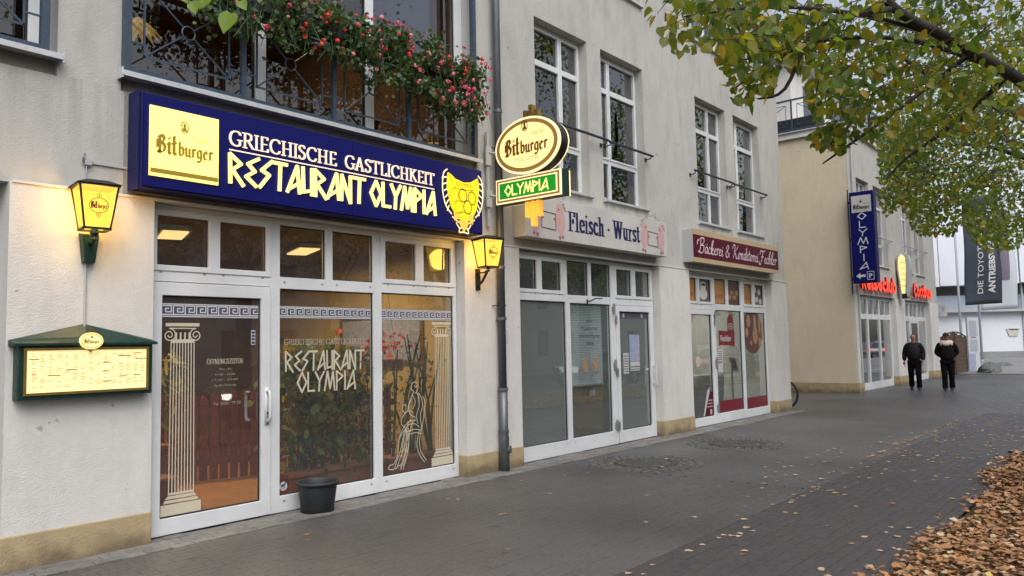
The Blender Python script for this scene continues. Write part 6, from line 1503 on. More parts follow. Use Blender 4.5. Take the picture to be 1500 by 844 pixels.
def pr2(pt, t):
    m = MB(); vs = [pt(.1 + .68 * i / 8, .25 + .6 * j / 12, .02) for j in range(13) for i in range(9)]
    m.poly(vs, [(j * 9 + i, j * 9 + i + 1, (j + 1) * 9 + i + 1, (j + 1) * 9 + i) for j in range(12) for i in range(8)]); m.build('photo_print', MT['banner_p'], t)
    m = MB()
    for a, b in zip([(.3, .66), (.5, .63), (.7, .60)], [(.5, .63), (.7, .60), (.9, .585)]): p, q = pt(a[0], a[1], .05), pt(b[0], b[1], .05); m.bar(p, q, .06)
    m.build('pale_streak', MT['banner_w'], t)
banner('banner', 'white banner with a dusky car photograph behind the dark banner', [(1438, 285), (1484, 280), (1490, 452), (1438, 455)], FD + 2.2, [MT['banner_w']], pr2)

# white car dealer hall: cladding, glazed band, base
DH = 52.0; sc_ = DH / FPX
hall = thing('dealer_hall', 'white cladded hall with grey base behind the banners', 'building', tuple(P(1440, 530, DH) * np.array([1, 1, 0])))
fx = np.array([CF[0], CF[1], 0]); fx /= np.linalg.norm(fx); rx_ = np.array([CR[0], CR[1], 0]); rx_ /= np.linalg.norm(rx_)
O_ = np.array([0, 0, 0.0]) + fx * DH
def HS(dep=0.0): return surf(tuple(O_ + fx * dep), tuple(rx_), (0, 0, 1), tuple(-fx))
def hu(px): return (px - 750) / FPX * DH
zz = lambda py: HC + (492.0 - py) / FPX * DH
def hbox(name, m_, a, b, z0, z1, dep, thick, ms=None):
    m = MB(); m.prism(HS(dep), rect(a, b, z0, z1), -thick, 0); return m.build(name, m_, hall)
hbox('base', MT['grey_base'], hu(1330), hu(1640), 0, zz(515), -.02, 12)
hbox('lower_wall', MT['white_wall'], hu(1330), hu(1640), zz(515), zz(457), 0, 12)
hbox('canopy_edge', MT['conduit'], hu(1330), hu(1640), zz(457), zz(453.5), -.5, 12)
hbox('grey_panel_band', MT['grey_clad'], hu(1330), hu(1640), zz(453.5), zz(432), .2, 11)
hbox('dark_recess', MT['dark_recess'], hu(1330), hu(1640), zz(432), zz(418), .6, 11)
for i, (a, b) in enumerate(((1330, 1372), (1373, 1440), (1441, 1487.5), (1490, 1560))):
    hbox('white_panel', MT['white_wall'], hu(a), hu(b), zz(419.5 - i * 1.5), 11.5, -.5 - i * .02, 12)
for px in (1375, 1392, 1408, 1440, 1470): hbox('panel_seam', MT['conduit'], hu(px), hu(px + .6), zz(453), zz(432.5), .19, .05)
for px in (1496,): hbox('downpipe', MT['conduit'], hu(px), hu(px + 2), 0, 8, -.1, .1)
t = thing('hall_sign', 'small white plaque on the dealer hall wall', 'sign', tuple(P(1480, 480, DH - .05)))
m = MB(); m.prism(HS(-.03), [(hu(1471), zz(482)), (hu(1491), zz(482)), (hu(1487), zz(493)), (hu(1475), zz(493))], 0, .03); pq = m.build('plaque', MT['sign_white'], t)
m = MB(); face(m, HS(-.07), rect(hu(1475), hu(1488), zz(484), zz(482.6)), .002); m.build('dark_line', MT['ink_black'], pq)

# courtyard end
t = thing('courtyard_garage', 'low garage closing the back of the courtyard', 'garage', (21, 24, 0))
m = MB(); m.box(15, 27, 24, 30, -.1, 3.2); m.build('wall', MT['beige_house'], t); m = MB(); m.box(14.8, 27.2, 23.8, 30.2, 3.2, 3.4); m.build('roof', MT['tile'], t)
for a in (17.5, 21.0): m = MB(); m.box(a, a + 2.6, 23.95, 24.0, 0, 2.3); m.build('door', MT['grey_clad'], t)

# ================================================================== BICYCLE (its front wheel shows past the corner)
bk = thing('bicycle', 'dark red bicycle leaning in the courtyard, only its front wheel showing past the bakery corner', 'bicycle', (18.14, 7.6, 0))
def bw(yc, nm):
    m = MB(); R = .335; m.tube([(18.14, yc + R * math.cos(a), R + R * math.sin(a)) for a in [i * math.pi / 18 for i in range(37)]], .026, 8, caps=False); w = m.build('tyre', MT['rubber'], bk)
    m = MB(); R2 = .312; m.tube([(18.14, yc + R2 * math.cos(a), R + R2 * math.sin(a)) for a in [i * math.pi / 18 for i in range(37)]], .010, 6, caps=False); m.build('rim', MT['steel'], bk)
    m = MB()
    for i in range(18): a = i * math.pi / 9; m.tube([(18.14 + .02 * (-1) ** i, yc, R), (18.14, yc + R2 * math.cos(a), R + R2 * math.sin(a))], .0015, 3, caps=False)
    m.tube([(18.10, yc, R), (18.18, yc, R)], .02, 8); m.build('spokes', MT['steel'], bk)
    m = MB(); m.tube([(18.14, yc + .37 * math.cos(a), R + .37 * math.sin(a)) for a in [math.pi * (.55 if nm else -.05) + i * math.pi / 18 for i in range(11)]], .016, 6); m.build('mudguard', MT['red_paint'], bk)
bw(6.985, 0); bw(8.05, 1)
m = MB(); c = 18.14
for a, b in (((c, 7.20, .86), (c, 7.58, .30)), ((c, 7.58, .30), (c, 7.74, .82)), ((c, 7.74, .80), (c, 7.17, .92)), ((c, 7.58, .30), (c, 8.05, .335)), ((c, 8.05, .335), (c, 7.74, .78))): m.tube([a, b], .015, 8)
m.build('frame', MT['red_paint'], bk)
m = MB(); m.tube([(c, 7.19, 1.0), (c, 7.09, .62), (c + .04, 6.985, .335)], .013, 8); m.tube([(c, 7.09, .62), (c - .04, 6.985, .335)], .013, 8); m.build('fork', MT['steel'], bk)
m = MB(); m.tube([(c - .28, 7.34, 1.05), (c - .18, 7.20, 1.08), (c, 7.18, 1.03), (c + .18, 7.20, 1.08), (c + .28, 7.34, 1.05)], .012, 8); m.build('handlebar', MT['steel'], bk)
m = MB(); m.tube([(c, 7.74, .8), (c, 7.77, .93)], .013, 8); m.poly([(c - .02, 7.62, .96), (c + .02, 7.62, .96), (c + .09, 7.88, .97), (c - .09, 7.88, .97), (c - .02, 7.62, .92), (c + .02, 7.62, .92), (c + .08, 7.88, .90), (c - .08, 7.88, .90)], [(0, 1, 2, 3), (7, 6, 5, 4), (0, 4, 5, 1), (1, 5, 6, 2), (2, 6, 7, 3), (3, 7, 4, 0)]); m.build('saddle', MT['rubber'], bk, bevel=.01)
m = MB(); m.tube([(c, 7.12, .80), (c, 7.06, .80)], .035, 10); m.build('headlight', MT['steel'], bk)
m = MB(); m.tube([(c - .1, 7.58, .30), (c + .1, 7.58, .30)], .015, 6); m.tube([(c - .1, 7.58, .30), (c - .1, 7.70, .20)], .01, 6); m.tube([(c + .1, 7.58, .30), (c + .1, 7.46, .40)], .01, 6); m.tube([(c + .05, 7.58 + .09 * math.cos(a), .30 + .09 * math.sin(a)) for a in [i * .5236 for i in range(13)]], .006, 5, caps=False); m.build('crank', MT['steel'], bk)

# ================================================================== PEOPLE
def skin(name, joints, edges, m_, parent, sub=2):
    """one continuous surface grown over a skeleton; joints: name -> (x, y, z, rx, ry)"""
    ks = list(joints); me = bpy.data.meshes.new(name)
    me.from_pydata([joints[k][:3] for k in ks], [(ks.index(a), ks.index(b)) for a, b in edges], []); me.materials.append(m_)
    o = bpy.data.objects.new(name, me); COL.objects.link(o); o.parent = parent
    sk = o.modifiers.new('skin', 'SKIN'); sk.use_smooth_shade = True
    if not me.skin_vertices: me.attributes
    ly = me.skin_vertices[0].data if me.skin_vertices else None
    for i, k in enumerate(ks):
        j = joints[k]; ly[i].radius = (j[3], j[4] if len(j) > 4 else j[3]); ly[i].use_root = (i == 0)
    sb = o.modifiers.new('sub', 'SUBSURF'); sb.levels = sub; sb.render_levels = sub
    return o
def chain(*n): return list(zip(n[:-1], n[1:]))
def person(label, x, y, rz, H, pose, jm, tm, head, skinm, belly):
    t = thing('person', label, 'person', (x, y, 0), None, rz)
    # local axes: faces -Y; x to the person's left... all in metres
    k = H / 1.75; J = {}
    sh = .19 * k; hp = .095 * k
    LL, RL, LA, RA = pose
    def leg(s, L):
        hipx = s * hp; kx, ky, kz = hipx + s * L.get('out', 0), L['knee'][0], L['knee'][1]; ax, ay, az = hipx + s * L.get('out', 0) * 1.3, L['ank'][0], L['ank'][1]
        return (hipx, 0, .93 * k), (kx, ky * k, kz * k), (ax, ay * k, az * k)
    body = {'pel': (0, 0, .98 * k, .09 * k, .08 * k), 'waist': (0, -.01, 1.12 * k, .09, .09), 'chest': (0, -.01, 1.33 * k, .09, .08), 'neckb': (0, 0, 1.47 * k, .065, .06), 'neck': (0, -.012, 1.53 * k, .055, .055),
            'jaw': (0, -.035, 1.585 * k, .062, .070), 'face': (0, -.022, 1.64 * k, .074, .088), 'skull': (0, -.005, 1.695 * k, .072, .085), 'crown': (0, .0, 1.735 * k, .045, .055)}
    E = chain('pel', 'waist', 'chest', 'neckb', 'neck', 'jaw', 'face', 'skull', 'crown')
    jk = {'wa': (0, -.02 * belly, 1.02 * k, .215 * k, .16 * k), 'hem': (0, -.01, .84 * k, .215 * k, .165 * k), 'belly': (0, -.03 * belly, 1.15 * k, .225 * k, .175 * k), 'ch': (0, -.012, 1.31 * k, .225 * k, .165 * k), 'shn': (0, .0, 1.43 * k, .10 * k, .09 * k), 'col': (0, -.005, 1.495 * k, .068 * k, .066 * k)}
    jk.pop('wa'); jE = chain('hem', 'belly', 'ch', 'shn', 'col')
    tr = {'p': (0, 0, .95 * k, .15 * k, .12 * k)}; tE = []
    for s, L, nm in ((1, LL, 'l'), (-1, RL, 'r')):
        h, kn, an = leg(s, L)
        tr['h' + nm] = (*h[:2], .86 * k, .115 * k, .12 * k); tr['t' + nm] = ((h[0] + kn[0]) / 2, (h[1] + kn[1]) / 2, (.86 * k + kn[2]) / 2, .108 * k, .112 * k); tr['k' + nm] = (*kn, .086 * k, .09 * k); tr['c' + nm] = ((kn[0] + an[0]) / 2, (kn[1] + an[1]) / 2 + .012, (kn[2] + an[2]) / 2, .080 * k, .082 * k); tr['a' + nm] = (an[0], an[1] - .01, an[2] - .07, .080 * k, .09 * k)
        tE += [('p', 'h' + nm)] + chain('h' + nm, 't' + nm, 'k' + nm, 'c' + nm, 'a' + nm)
        body['bh' + nm] = (h[0], 0, .9 * k, .07); body['bk' + nm] = (*kn, .04); body['ba' + nm] = (an[0], an[1], an[2], .028)
        E += [('pel', 'bh' + nm)] + chain('bh' + nm, 'bk' + nm, 'ba' + nm)
        m = MB(); fa = L.get('foot', 0); c_, s_ = math.cos(fa), math.sin(fa)
        prof = [(.075, .035, .0, .06), (.05, .044, .0, .09), (-.03, .045, .0, .085), (-.11, .050, .0, .062), (-.17, .044, .0, .048), (-.205, .024, .003, .036)]
        vs = []
        for (yy, w_, z0, z1) in prof:
            for (a, b) in ((-w_, z0), (w_, z0), (w_, z1 * .6), (w_ * .6, z1), (-w_ * .6, z1), (-w_, z1 * .6)):
                Y = yy * c_ - b * s_ * 0; Z = b + (yy * -s_ if s_ else 0); vs.append((an[0] + a, an[1] + yy * c_, max(0.0, an[2] - .085 * k) + b - yy * s_))
        n6 = 6; m.poly(vs, [tuple(range(6))[::-1], tuple(range(30, 36))] + [(i * 6 + q, i * 6 + (q + 1) % 6, (i + 1) * 6 + (q + 1) % 6, (i + 1) * 6 + q) for i in range(5) for q in range(6)])
        o = m.build('shoe', MT['shoe'], t, local=True, smooth=True)
    for s, A, nm in ((1, LA, 'l'), (-1, RA, 'r')):
        sh_ = (s * sh, 0, 1.405 * k); el = (s * (sh + A['el'][0]) , A['el'][1], A['el'][2] * k); wr = (s * (sh + A['wr'][0]), A['wr'][1], A['wr'][2] * k)
        jk['s' + nm] = (*sh_, .092 * k, .092 * k); jk['u' + nm] = tuple((a + b) / 2 for a, b in zip(sh_, el)) + (.088 * k,); jk['e' + nm] = (*el, .078 * k); jk['w' + nm] = tuple(b + (a - b) * .06 for a, b in zip(el, wr)) + (.062 * k,)
        jE += [('shn', 's' + nm)] + chain('s' + nm, 'u' + nm, 'e' + nm, 'w' + nm)
        dv = Vector(wr) - Vector(el); dv.normalize(); hw = Vector(wr); side = Vector((0, -1, 0)); acr = dv.cross(Vector((s, 0, 0))).normalized()
        body['bs' + nm] = (*sh_, .05); body['be' + nm] = (*el, .036); body['bw' + nm] = (*wr, .026, .022)
        pm = hw + dv * .075; body['pm' + nm] = (*pm, .030, .018)
        E += [('chest', 'bs' + nm)] + chain('bs' + nm, 'be' + nm, 'bw' + nm, 'pm' + nm)
        for fi in range(4):
            off = acr * (.030 - fi * .019); L_ = (.072, .080, .076, .060)[fi]
            b0 = pm + off + dv * .02; b1 = b0 + dv * L_ * .5 + Vector((-s * .008, 0, 0)); b2 = b1 + dv * L_ * .45 + Vector((-s * .022, 0, 0))
            for q, v in enumerate((b0, b1, b2)): body['f%d%d%s' % (fi, q, nm)] = (*v, (.0095, .0085, .007)[q])
            E += [('pm' + nm, 'f%d0%s' % (fi, nm))] + chain('f%d0%s' % (fi, nm), 'f%d1%s' % (fi, nm), 'f%d2%s' % (fi, nm))
        th = hw + dv * .03 + acr * .035; th2 = th + dv * .035 + acr * .018; body['th' + nm] = (*th, .011); body['th2' + nm] = (*th2, .009); E += chain('pm' + nm, 'th' + nm, 'th2' + nm)
    skin('body', body, E, skinm, t, 2); skin('jacket', jk, jE, jm, t, 2); skin('trousers', tr, tE, tm, t, 2)
    hz = 1.64 * k
    m = MB()   # nose, ears
    m.poly([(-.014, -.108, hz - .022), (.014, -.108, hz - .022), (0, -.132, hz - .018), (0, -.104, hz + .018)], [(0, 1, 2), (1, 3, 2), (3, 0, 2), (0, 3, 1)]); m.build('nose', skinm, t, local=True, smooth=True)
    for s in (-1, 1):
        m = MB(); m.tube([(s * .078, -.005, hz + .018), (s * .086, .006, hz), (s * .078, -.003, hz - .022)], [.008, .013, .007], 6); m.build('ear', skinm, t, local=True, smooth=True)
        m = MB(); m.tube([(s * .030 - .010, -.104, hz + .012), (s * .030 + .010, -.104, hz + .012)], .0065, 6); m.build('eye', MT['hair'], t, local=True)
    m = MB(); m.tube([(-.022, -.103, hz - .046), (0, -.109, hz - .047), (.022, -.103, hz - .046)], .004, 5); m.build('mouth', MT['skin_d'], t, local=True)
    def cap(z0, rr, mt, nm, back=0.0):
        m = MB(); m.lathe((0, -.002 + back, hz + z0), [(rr * 1.0, 0), (rr * .99, .03), (rr * .86, .065), (rr * .55, .092), (.001, .102)], 18); o = m.build(nm, mt, t, local=True, smooth=True); o.scale = (.93, 1.12, 1); return o
    if head == 'bald': cap(.005, .082, MT['hair'], 'hair', .022)
    else:
        cap(.022, .094, MT['hair'], 'cap'); m = MB(); m.poly([(-.06, -.085, hz + .03), (.06, -.085, hz + .03), (.045, -.155, hz + .018), (-.045, -.155, hz + .018), (-.06, -.085, hz + .022), (.06, -.085, hz + .022), (.045, -.155, hz + .010), (-.045, -.155, hz + .010)], [(0, 1, 2, 3), (7, 6, 5, 4), (2, 6, 7, 3), (0, 3, 7, 4), (1, 5, 6, 2)]); m.build('cap_peak', MT['hair'], t, local=True)
    return t
RZ = math.atan2(26.1, 5.5) - 0.0   # turned towards the camera
rz = -math.radians(90) + math.radians(12)
p1 = person('bald man in a black jacket and black trousers walking nearest the far shop', 26.25, 6.0, rz, 1.70,
       ({'knee': (-.14, .50), 'ank': (-.10, .10), 'out': .01}, {'knee': (.0, .50), 'ank': (.20, .14), 'out': .01, 'foot': -.35},
        {'el': (.07, .03, 1.14), 'wr': (.05, -.10, .90)}, {'el': (.075, .05, 1.14), 'wr': (.085, .0, .89)}), MT['black_jacket'], MT['black_cloth'], 'bald', MT['skin'], 1.6)
p2 = person('man in a dark jacket with a pale shoulder yoke and dark cap, hands in pockets', 26.35, 5.12, rz, 1.71,
       ({'knee': (-.05, .50), 'ank': (.05, .10), 'out': .0}, {'knee': (-.08, .50), 'ank': (-.10, .09), 'out': .0},
        {'el': (.10, .07, 1.14), 'wr': (-.06, -.01, 1.02)}, {'el': (.10, .07, 1.14), 'wr': (-.06, -.01, 1.02)}), MT['maroon_cloth'], MT['black_cloth'], 'cap', MT['skin_d'], 1.0)
kk = 1.71 / 1.75
yk = {'c': (0, -.012, 1.43 * kk, .09, .10), 'l': (.10, -.008, 1.42 * kk, .098, .112), 'r': (-.10, -.008, 1.42 * kk, .098, .112), 'l2': (.19, .0, 1.40 * kk, .100, .102), 'r2': (-.19, .0, 1.40 * kk, .100, .102), 'd': (0, -.03, 1.36 * kk, .12, .15)}
skin('shoulder_yoke', yk, [('c', 'l'), ('l', 'l2'), ('c', 'r'), ('r', 'r2'), ('c', 'd')], MT['pale_cloth'], p2, 2)
g1 = {'a': (-.19 - .085, .02, .88 * 1.70 / 1.75, .036, .030), 'b': (-.19 - .09, .01, .82 * 1.70 / 1.75, .04, .026), 'c': (-.19 - .085, .0, .775 * 1.70 / 1.75, .028, .022)}
skin('glove', g1, chain('a', 'b', 'c'), MT['black_cloth'], p1, 2)

# ================================================================== TREES
def tree(label, base, fork_h, r0, limbs, grp='linden trees standing along the verge'):
    t = thing('linden_tree', label, 'tree', (base[0], base[1], 0), grp)
    m = MB(); b = Vector((base[0], base[1], 0)); f = Vector((base[0] + .05, base[1] + .05, fork_h))
    m.tube([b - Vector((0, 0, .1)), b + Vector((0, 0, .25)), b + Vector((.02, 0, 1.2)), f], [r0 * 1.5, r0 * 1.1, r0, r0 * .82], 14, caps=False); m.build('trunk', MT['bark'], t, smooth=True)
    for L in limbs:
        pts = smooth_pts3([tuple(f)] + [tuple(p) for p in L[0]]); n = len(pts); m = MB(); m.tube(pts, [L[1] + (L[2] - L[1]) * i / (n - 1) for i in range(n)], 8); m.build('limb', MT['bark'], t, smooth=True)
    return t
def smooth_pts3(p, k=5):
    q = [p[0]] + list(p) + [p[-1]]; out = []
    for i in range(1, len(q) - 2):
        a, b, c, d = [np.array(v, float) for v in q[i - 1:i + 3]]
        for s in range(k):
            s /= k; out.append(tuple(.5 * ((2 * b) + (-a + c) * s + (2 * a - 5 * b + 4 * c - d) * s * s + (-a + 3 * b - 3 * c + d) * s ** 3)))
    out.append(tuple(p[-1])); return out
def twig_leaves(t, paths, per, spread, size, wts, tmpl, tf, twig_r=.006, indiv=0, droop=.75, extra=None):
    """leaves on stalks along twig paths; the nearest ones are parts of their own, the rest one mass"""
    m = MB(); pts = []
    for pth in paths:
        sp = smooth_pts3(pth, 4); ok = True
        if extra is not None:
            a_ = np.array(sp) - [0, 0, HC]; q_ = np.maximum(a_ @ CF, .3); ok = bool(np.all(extra(750 + FPX * (a_ @ CR) / q_, 422 - FPX * (a_ @ CU) / q_ + 12)))
        if ok: m.tube(sp, [twig_r * (1 - .7 * i / (len(sp) - 1)) for i in range(len(sp))], 5, caps=False)
        L = sum(np.linalg.norm(np.array(a) - np.array(b)) for a, b in zip(sp[:-1], sp[1:])); n = int(per * L)
        for _ in range(n):
            i = RNG.uniform(0, len(sp) - 1.001); a = np.array(sp[int(i)]); b = np.array(sp[int(i) + 1]); c = a + (b - a) * (i - int(i)); pts.append(c + RNG.normal(0, 1, 3) * np.array([spread, spread, spread * .8]) - np.array([0, 0, spread * .25]))
    tag(m.build('twigs', MT['twig'], t), kind='stuff')
    pts = np.array(pts)
    if extra is not None:
        vv = pts - [0, 0, HC]; dd_ = np.maximum(vv @ CF, .3); uu = 750 + FPX * (vv @ CR) / dd_; ww = 422 - FPX * (vv @ CU) / dd_
        pts = pts[extra(uu, ww)]
    sz = RNG.uniform(size[0], size[1], len(pts))
    base = np.array(t.location)
    if indiv:
        d = np.array([(p - [0, 0, HC]) @ CF for p in pts]); u = np.array([750 + FPX * ((p - [0, 0, HC]) @ CR) / max(.3, (p - [0, 0, HC]) @ CF) for p in pts]); v = np.array([422 - FPX * ((p - [0, 0, HC]) @ CU) / max(.3, (p - [0, 0, HC]) @ CF) for p in pts])
        vis = (d > .5) & (u > -20) & (u < 1520) & (v > -20) & (v < 860); score = np.where(vis, d, 99 + d); idx = np.argsort(score)[:indiv]; rest = np.setdiff1d(np.arange(len(pts)), idx)
        mes = [mesh_from_arrays('leaf', tmpl, tf, [l_]) for l_ in LEAF]; R = rots(len(idx), droop=droop); w = np.array(wts) / sum(wts)
        for j, i in enumerate(idx):
            o = bpy.data.objects.new('leaf', mes[int(RNG.choice(len(LEAF), p=w))]); COL.objects.link(o); o.parent = t
            M4 = Matrix.Identity(4)
            for a in range(3):
                for b in range(3): M4[a][b] = R[j][a][b] * sz[i]
                M4[a][3] = pts[i][a] - base[a]
            o.matrix_local = M4
        pts, sz = pts[rest], sz[rest]
    if len(pts): add_obj('foliage', scatter('foliage', pts - base, sz, tmpl, tf, LEAF, wts, droop=droop), t, kind='stuff')

def ellipse_paths(spec, n, wander, length):
    """hanging twig paths inside regions (px, py, rx, ry, near, far) turned into places in the world"""
    out = []
    w = np.array([s[6] for s in spec], float); w /= w.sum()
    for _ in range(n):
        s = spec[int(RNG.choice(len(spec), p=w))]; a = RNG.uniform(0, 2 * math.pi); r = math.sqrt(RNG.uniform(0, 1))
        d = RNG.uniform(s[4], s[5]); c = P(s[0] + s[2] * r * math.cos(a), s[1] + s[3] * r * math.sin(a), d)
        dr = np.array([RNG.normal(-.7, .5), RNG.normal(.5, .5), RNG.normal(-.25, .25)]); dr /= np.linalg.norm(dr); L = length * RNG.uniform(.6, 1.3)
        out.append([tuple(c - dr * L * .5), tuple(c + RNG.normal(0, wander, 3)), tuple(c + dr * L * .5 + [0, 0, -.06 * L])])
    return out
# nearest tree: its limb crosses the upper right corner, twigs hang before the facade
t1 = tree('nearest linden, its heavy limb and yellowing twigs crossing the top right', (8.6, -.7), 3.1, .17,
          [([P(1560, 150, 6.6), P(1480, 108, 6.2), P(1380, 52, 5.7), P(1310, 12, 5.3), P(1230, -80, 5.2)], .062, .024),
           ([(7.4, .2, 4.6), (6.2, 1.0, 5.6), (5.0, 1.8, 6.4), (3.6, 2.2, 6.9)], .09, .02), ([(8.9, -.8, 5.0), (8.6, -1.2, 7.2), (8.2, -1.0, 9.0)], .11, .03), ([(9.6, .2, 4.6), (10.6, 1.0, 5.8), (11.2, 1.6, 7.0)], .08, .02), ([(8.4, -1.8, 4.4), (7.8, -3.4, 5.6), (7.2, -4.6, 6.4)], .08, .02)])
br = [[P(1480, 108, 6.2), P(1340, 60, 5.8), P(1200, 60, 5.2), P(1120, 100, 4.9), P(1075, 130, 4.8)], [P(1380, 52, 5.7), P(1250, 20, 5.2), P(1120, 10, 4.8), P(1000, 25, 4.5)], [P(1420, 80, 6.0), P(1330, 150, 5.9), P(1240, 215, 5.9), P(1205, 240, 5.9)],
      [P(1480, 108, 6.2), P(1400, 180, 6.6), P(1330, 230, 6.9), P(1300, 260, 7.0)], [P(1310, 12, 5.3), P(1200, 40, 5.0), P(1150, 130, 5.0), P(1110, 145, 5.1)]]
m = MB()
for b in br:
    sp = smooth_pts3([tuple(q) for q in b], 5); m.tube(sp, [.022 * (1 - .75 * i / (len(sp) - 1)) for i in range(len(sp))], 6)
m.build('branches', MT['bark'], t1)
spec1 = [(1080, 35, 100, 40, 4.2, 5.4, 3), (1010, 22, 38, 22, 4.1, 4.8, .8), (1115, 95, 55, 45, 4.4, 5.4, 1.6), (1190, 70, 100, 70, 4.6, 6.2, 3), (1300, 60, 120, 70, 4.9, 7.0, 3.4), (1420, 60, 100, 80, 5.2, 7.5, 2.6),
         (1215, 150, 65, 40, 5.2, 6.4, 1.6), (1235, 205, 38, 20, 5.6, 6.2, .7), (1205, 205, 22, 12, 5.6, 6.1, .5), (1330, 150, 90, 50, 5.6, 8.0, 2.0), (1450, 160, 70, 60, 6, 8.4, 1.5), (1100, 150, 25, 12, 4.7, 5.0, .15)]
LOW1 = ([940, 955, 975, 1010, 1045, 1060, 1075, 1100, 1125, 1145, 1180, 1190, 1240, 1262, 1300, 1500], [0, 30, 75, 78, 62, 110, 150, 155, 145, 95, 105, 215, 222, 190, 260, 300])
keep1 = lambda u, v: v < np.interp(u, LOW1[0], LOW1[1])
LOW2 = ([1235, 1284, 1290, 1300, 1320, 1335, 1345, 1395, 1410, 1425, 1450, 1500], [185, 190, 310, 318, 296, 328, 344, 344, 324, 352, 368, 362])
keep2 = lambda u, v: (v < np.interp(u, LOW2[0], LOW2[1])) & (u > 1235)
twig_leaves(t1, ellipse_paths(spec1, 250, .05, .5), 26, .064, (.045, .074), [7, 6, 5, 1.1, .10, 0], LIME, LIME_F, .005, indiv=290, extra=keep1)
# a fresh green twig close to the lens at the top left
pt_ = [[P(420, -60, 2.6), P(350, -15, 2.55), P(300, -5, 2.5), P(272, 2, 2.5)]]
ms = mesh_from_arrays('leaf', LIME, LIME_F, [LEAF[5]])
mt_ = MB(); mt_.tube([P(600, -420, 3.0), P(500, -180, 2.8), P(420, -60, 2.6), P(350, -15, 2.55), P(272, 0, 2.5)], [.012, .009, .006, .004, .002], 6); mt_.build('twigs', MT['twig'], t1)
for (px, py, d, s, ang) in ((283, 3, 2.5, .045, .25), (304, -3, 2.52, .048, -.5), (338, 20, 2.45, .070, -.25), (352, 2, 2.55, .04, .6), (322, -18, 2.5, .05, .6), (378, -18, 2.6, .05, .2), (268, -12, 2.5, .045, .4)):
    o = bpy.data.objects.new('leaf', ms); COL.objects.link(o); o.parent = t1; p = P(px, py, d) - np.array(t1.location)
    yv = -CU * math.cos(ang) + CR * math.sin(ang) - CF * .25; yv /= np.linalg.norm(yv); zv = -CF * .9 + CU * .45; zv -= yv * (zv @ yv); zv /= np.linalg.norm(zv); xv = np.cross(yv, zv); M4 = Matrix.Identity(4)
    for a in range(3): M4[a][0], M4[a][1], M4[a][2], M4[a][3] = xv[a] * s, yv[a] * s, zv[a] * s, p[a]
    o.matrix_local = M4
# rest of the nearest crown, above and beside the picture
def crown(t, c, r, n, size, wts, keep_out=True, tmpl=SMALL, tf=SMALL_F):
    k = int(n * 1.0); cl = RNG.normal(0, 1, (max(20, n // 60), 3)); cl /= np.linalg.norm(cl, axis=1)[:, None]; cl *= RNG.uniform(.35, 1, (len(cl), 1)) ** .5; cl = cl * np.array(r) + np.array(c)
    pts = cl[RNG.integers(len(cl), size=k)] + RNG.normal(0, .34, (k, 3))
    if keep_out:
        v = pts - [0, 0, HC]; d = v @ CF; u = 750 + FPX * (v @ CR) / np.maximum(d, .05); w = 422 - FPX * (v @ CU) / np.maximum(d, .05)
        pts = pts[~((d > .05) & (u > -150) & (u < 1560) & (w > -60) & (w < 900))]
    pts = pts[pts[:, 1] < 5.9]
    add_obj('foliage', scatter('foliage', pts - np.array(t.location), RNG.uniform(size[0], size[1], len(pts)), tmpl, tf, LEAF, wts, droop=.8), t, kind='stuff')
crown(t1, (8.2, -.6, 7.2), (3.9, 4.0, 3.4), 4500, (.07, .11), [6, 5, 4, 1.5, .4, 0])
# second tree, farther along: dense green crown above the walkers
t2 = tree('second linden along the verge, dense green crown hanging over the far building', (19.5, .2), 3.4, .20,
          [([P(1560, 260, 17), P(1450, 215, 16.5), P(1380, 215, 16)], .08, .02), ([(18.5, 1.5, 5.5), (17.2, 3.0, 6.5), (16.0, 3.8, 7.2)], .11, .025), ([(19.6, .4, 6), (19.4, .8, 8.5), (19, 1, 10)], .13, .03), ([(20.5, 1.2, 5.2), (21.6, 2.6, 6.2), (22.4, 3.6, 6.8)], .09, .02)])
spec2 = [(1400, 235, 120, 60, 13, 18, 3), (1440, 300, 80, 55, 13, 18, 2.2), (1335, 250, 50, 60, 13.5, 17, 1.4), (1360, 325, 45, 28, 13.5, 16, .9), (1465, 345, 40, 24, 13, 16, .9), (1300, 215, 35, 30, 14, 17, .5), (1400, 170, 110, 40, 13, 19, 2), (1315, 290, 22, 22, 13.8, 15, .3), (1250, 120, 60, 60, 15, 19, .6), (1430, 60, 100, 60, 14, 20, 1.5), (1370, 110, 90, 60, 14, 20, 1.4),(1385, 352, 14, 6, 14, 15, .12)]
twig_leaves(t2, ellipse_paths(spec2, 400, .12, 1.0), 27, .20, (.07, .10), [6, 7, 3, .6, .05, 0], SMALL * np.array([1.05, 1, 1]), SMALL_F, .010, droop=.9, extra=keep2)
crown(t2, (19.2, .8, 8.0), (4.6, 4.6, 3.8), 9000, (.10, .14), [5, 6, 3, 1.0, .2, 0])
t3 = tree('third linden along the verge, behind the second one', (31.0, .4), 3.4, .22, [([(30.5, 1.5, 5.5), (29.5, 3.0, 7), (28.5, 3.6, 8)], .11, .025), ([(31.2, .5, 7), (31, .8, 10)], .13, .03), ([(32, 2, 5.5), (33.5, 3.5, 7)], .11, .025)])
k = 4500; cl = RNG.normal(0, 1, (150, 3)); cl /= np.linalg.norm(cl, axis=1)[:, None]; cl *= RNG.uniform(.3, 1, (150, 1)) ** .5; cl = cl * [5.0, 4.4, 4.2] + [30.5, 1.4, 9.6]
pts = cl[RNG.integers(150, size=k)] + RNG.normal(0, .42, (k, 3)); add_obj('foliage', scatter('foliage', pts - np.array(t3.location), RNG.uniform(.11, .17, k), SMALL, SMALL_F, LEAF, [6, 6, 3, .8, .1, 0], droop=.9), t3, kind='stuff')

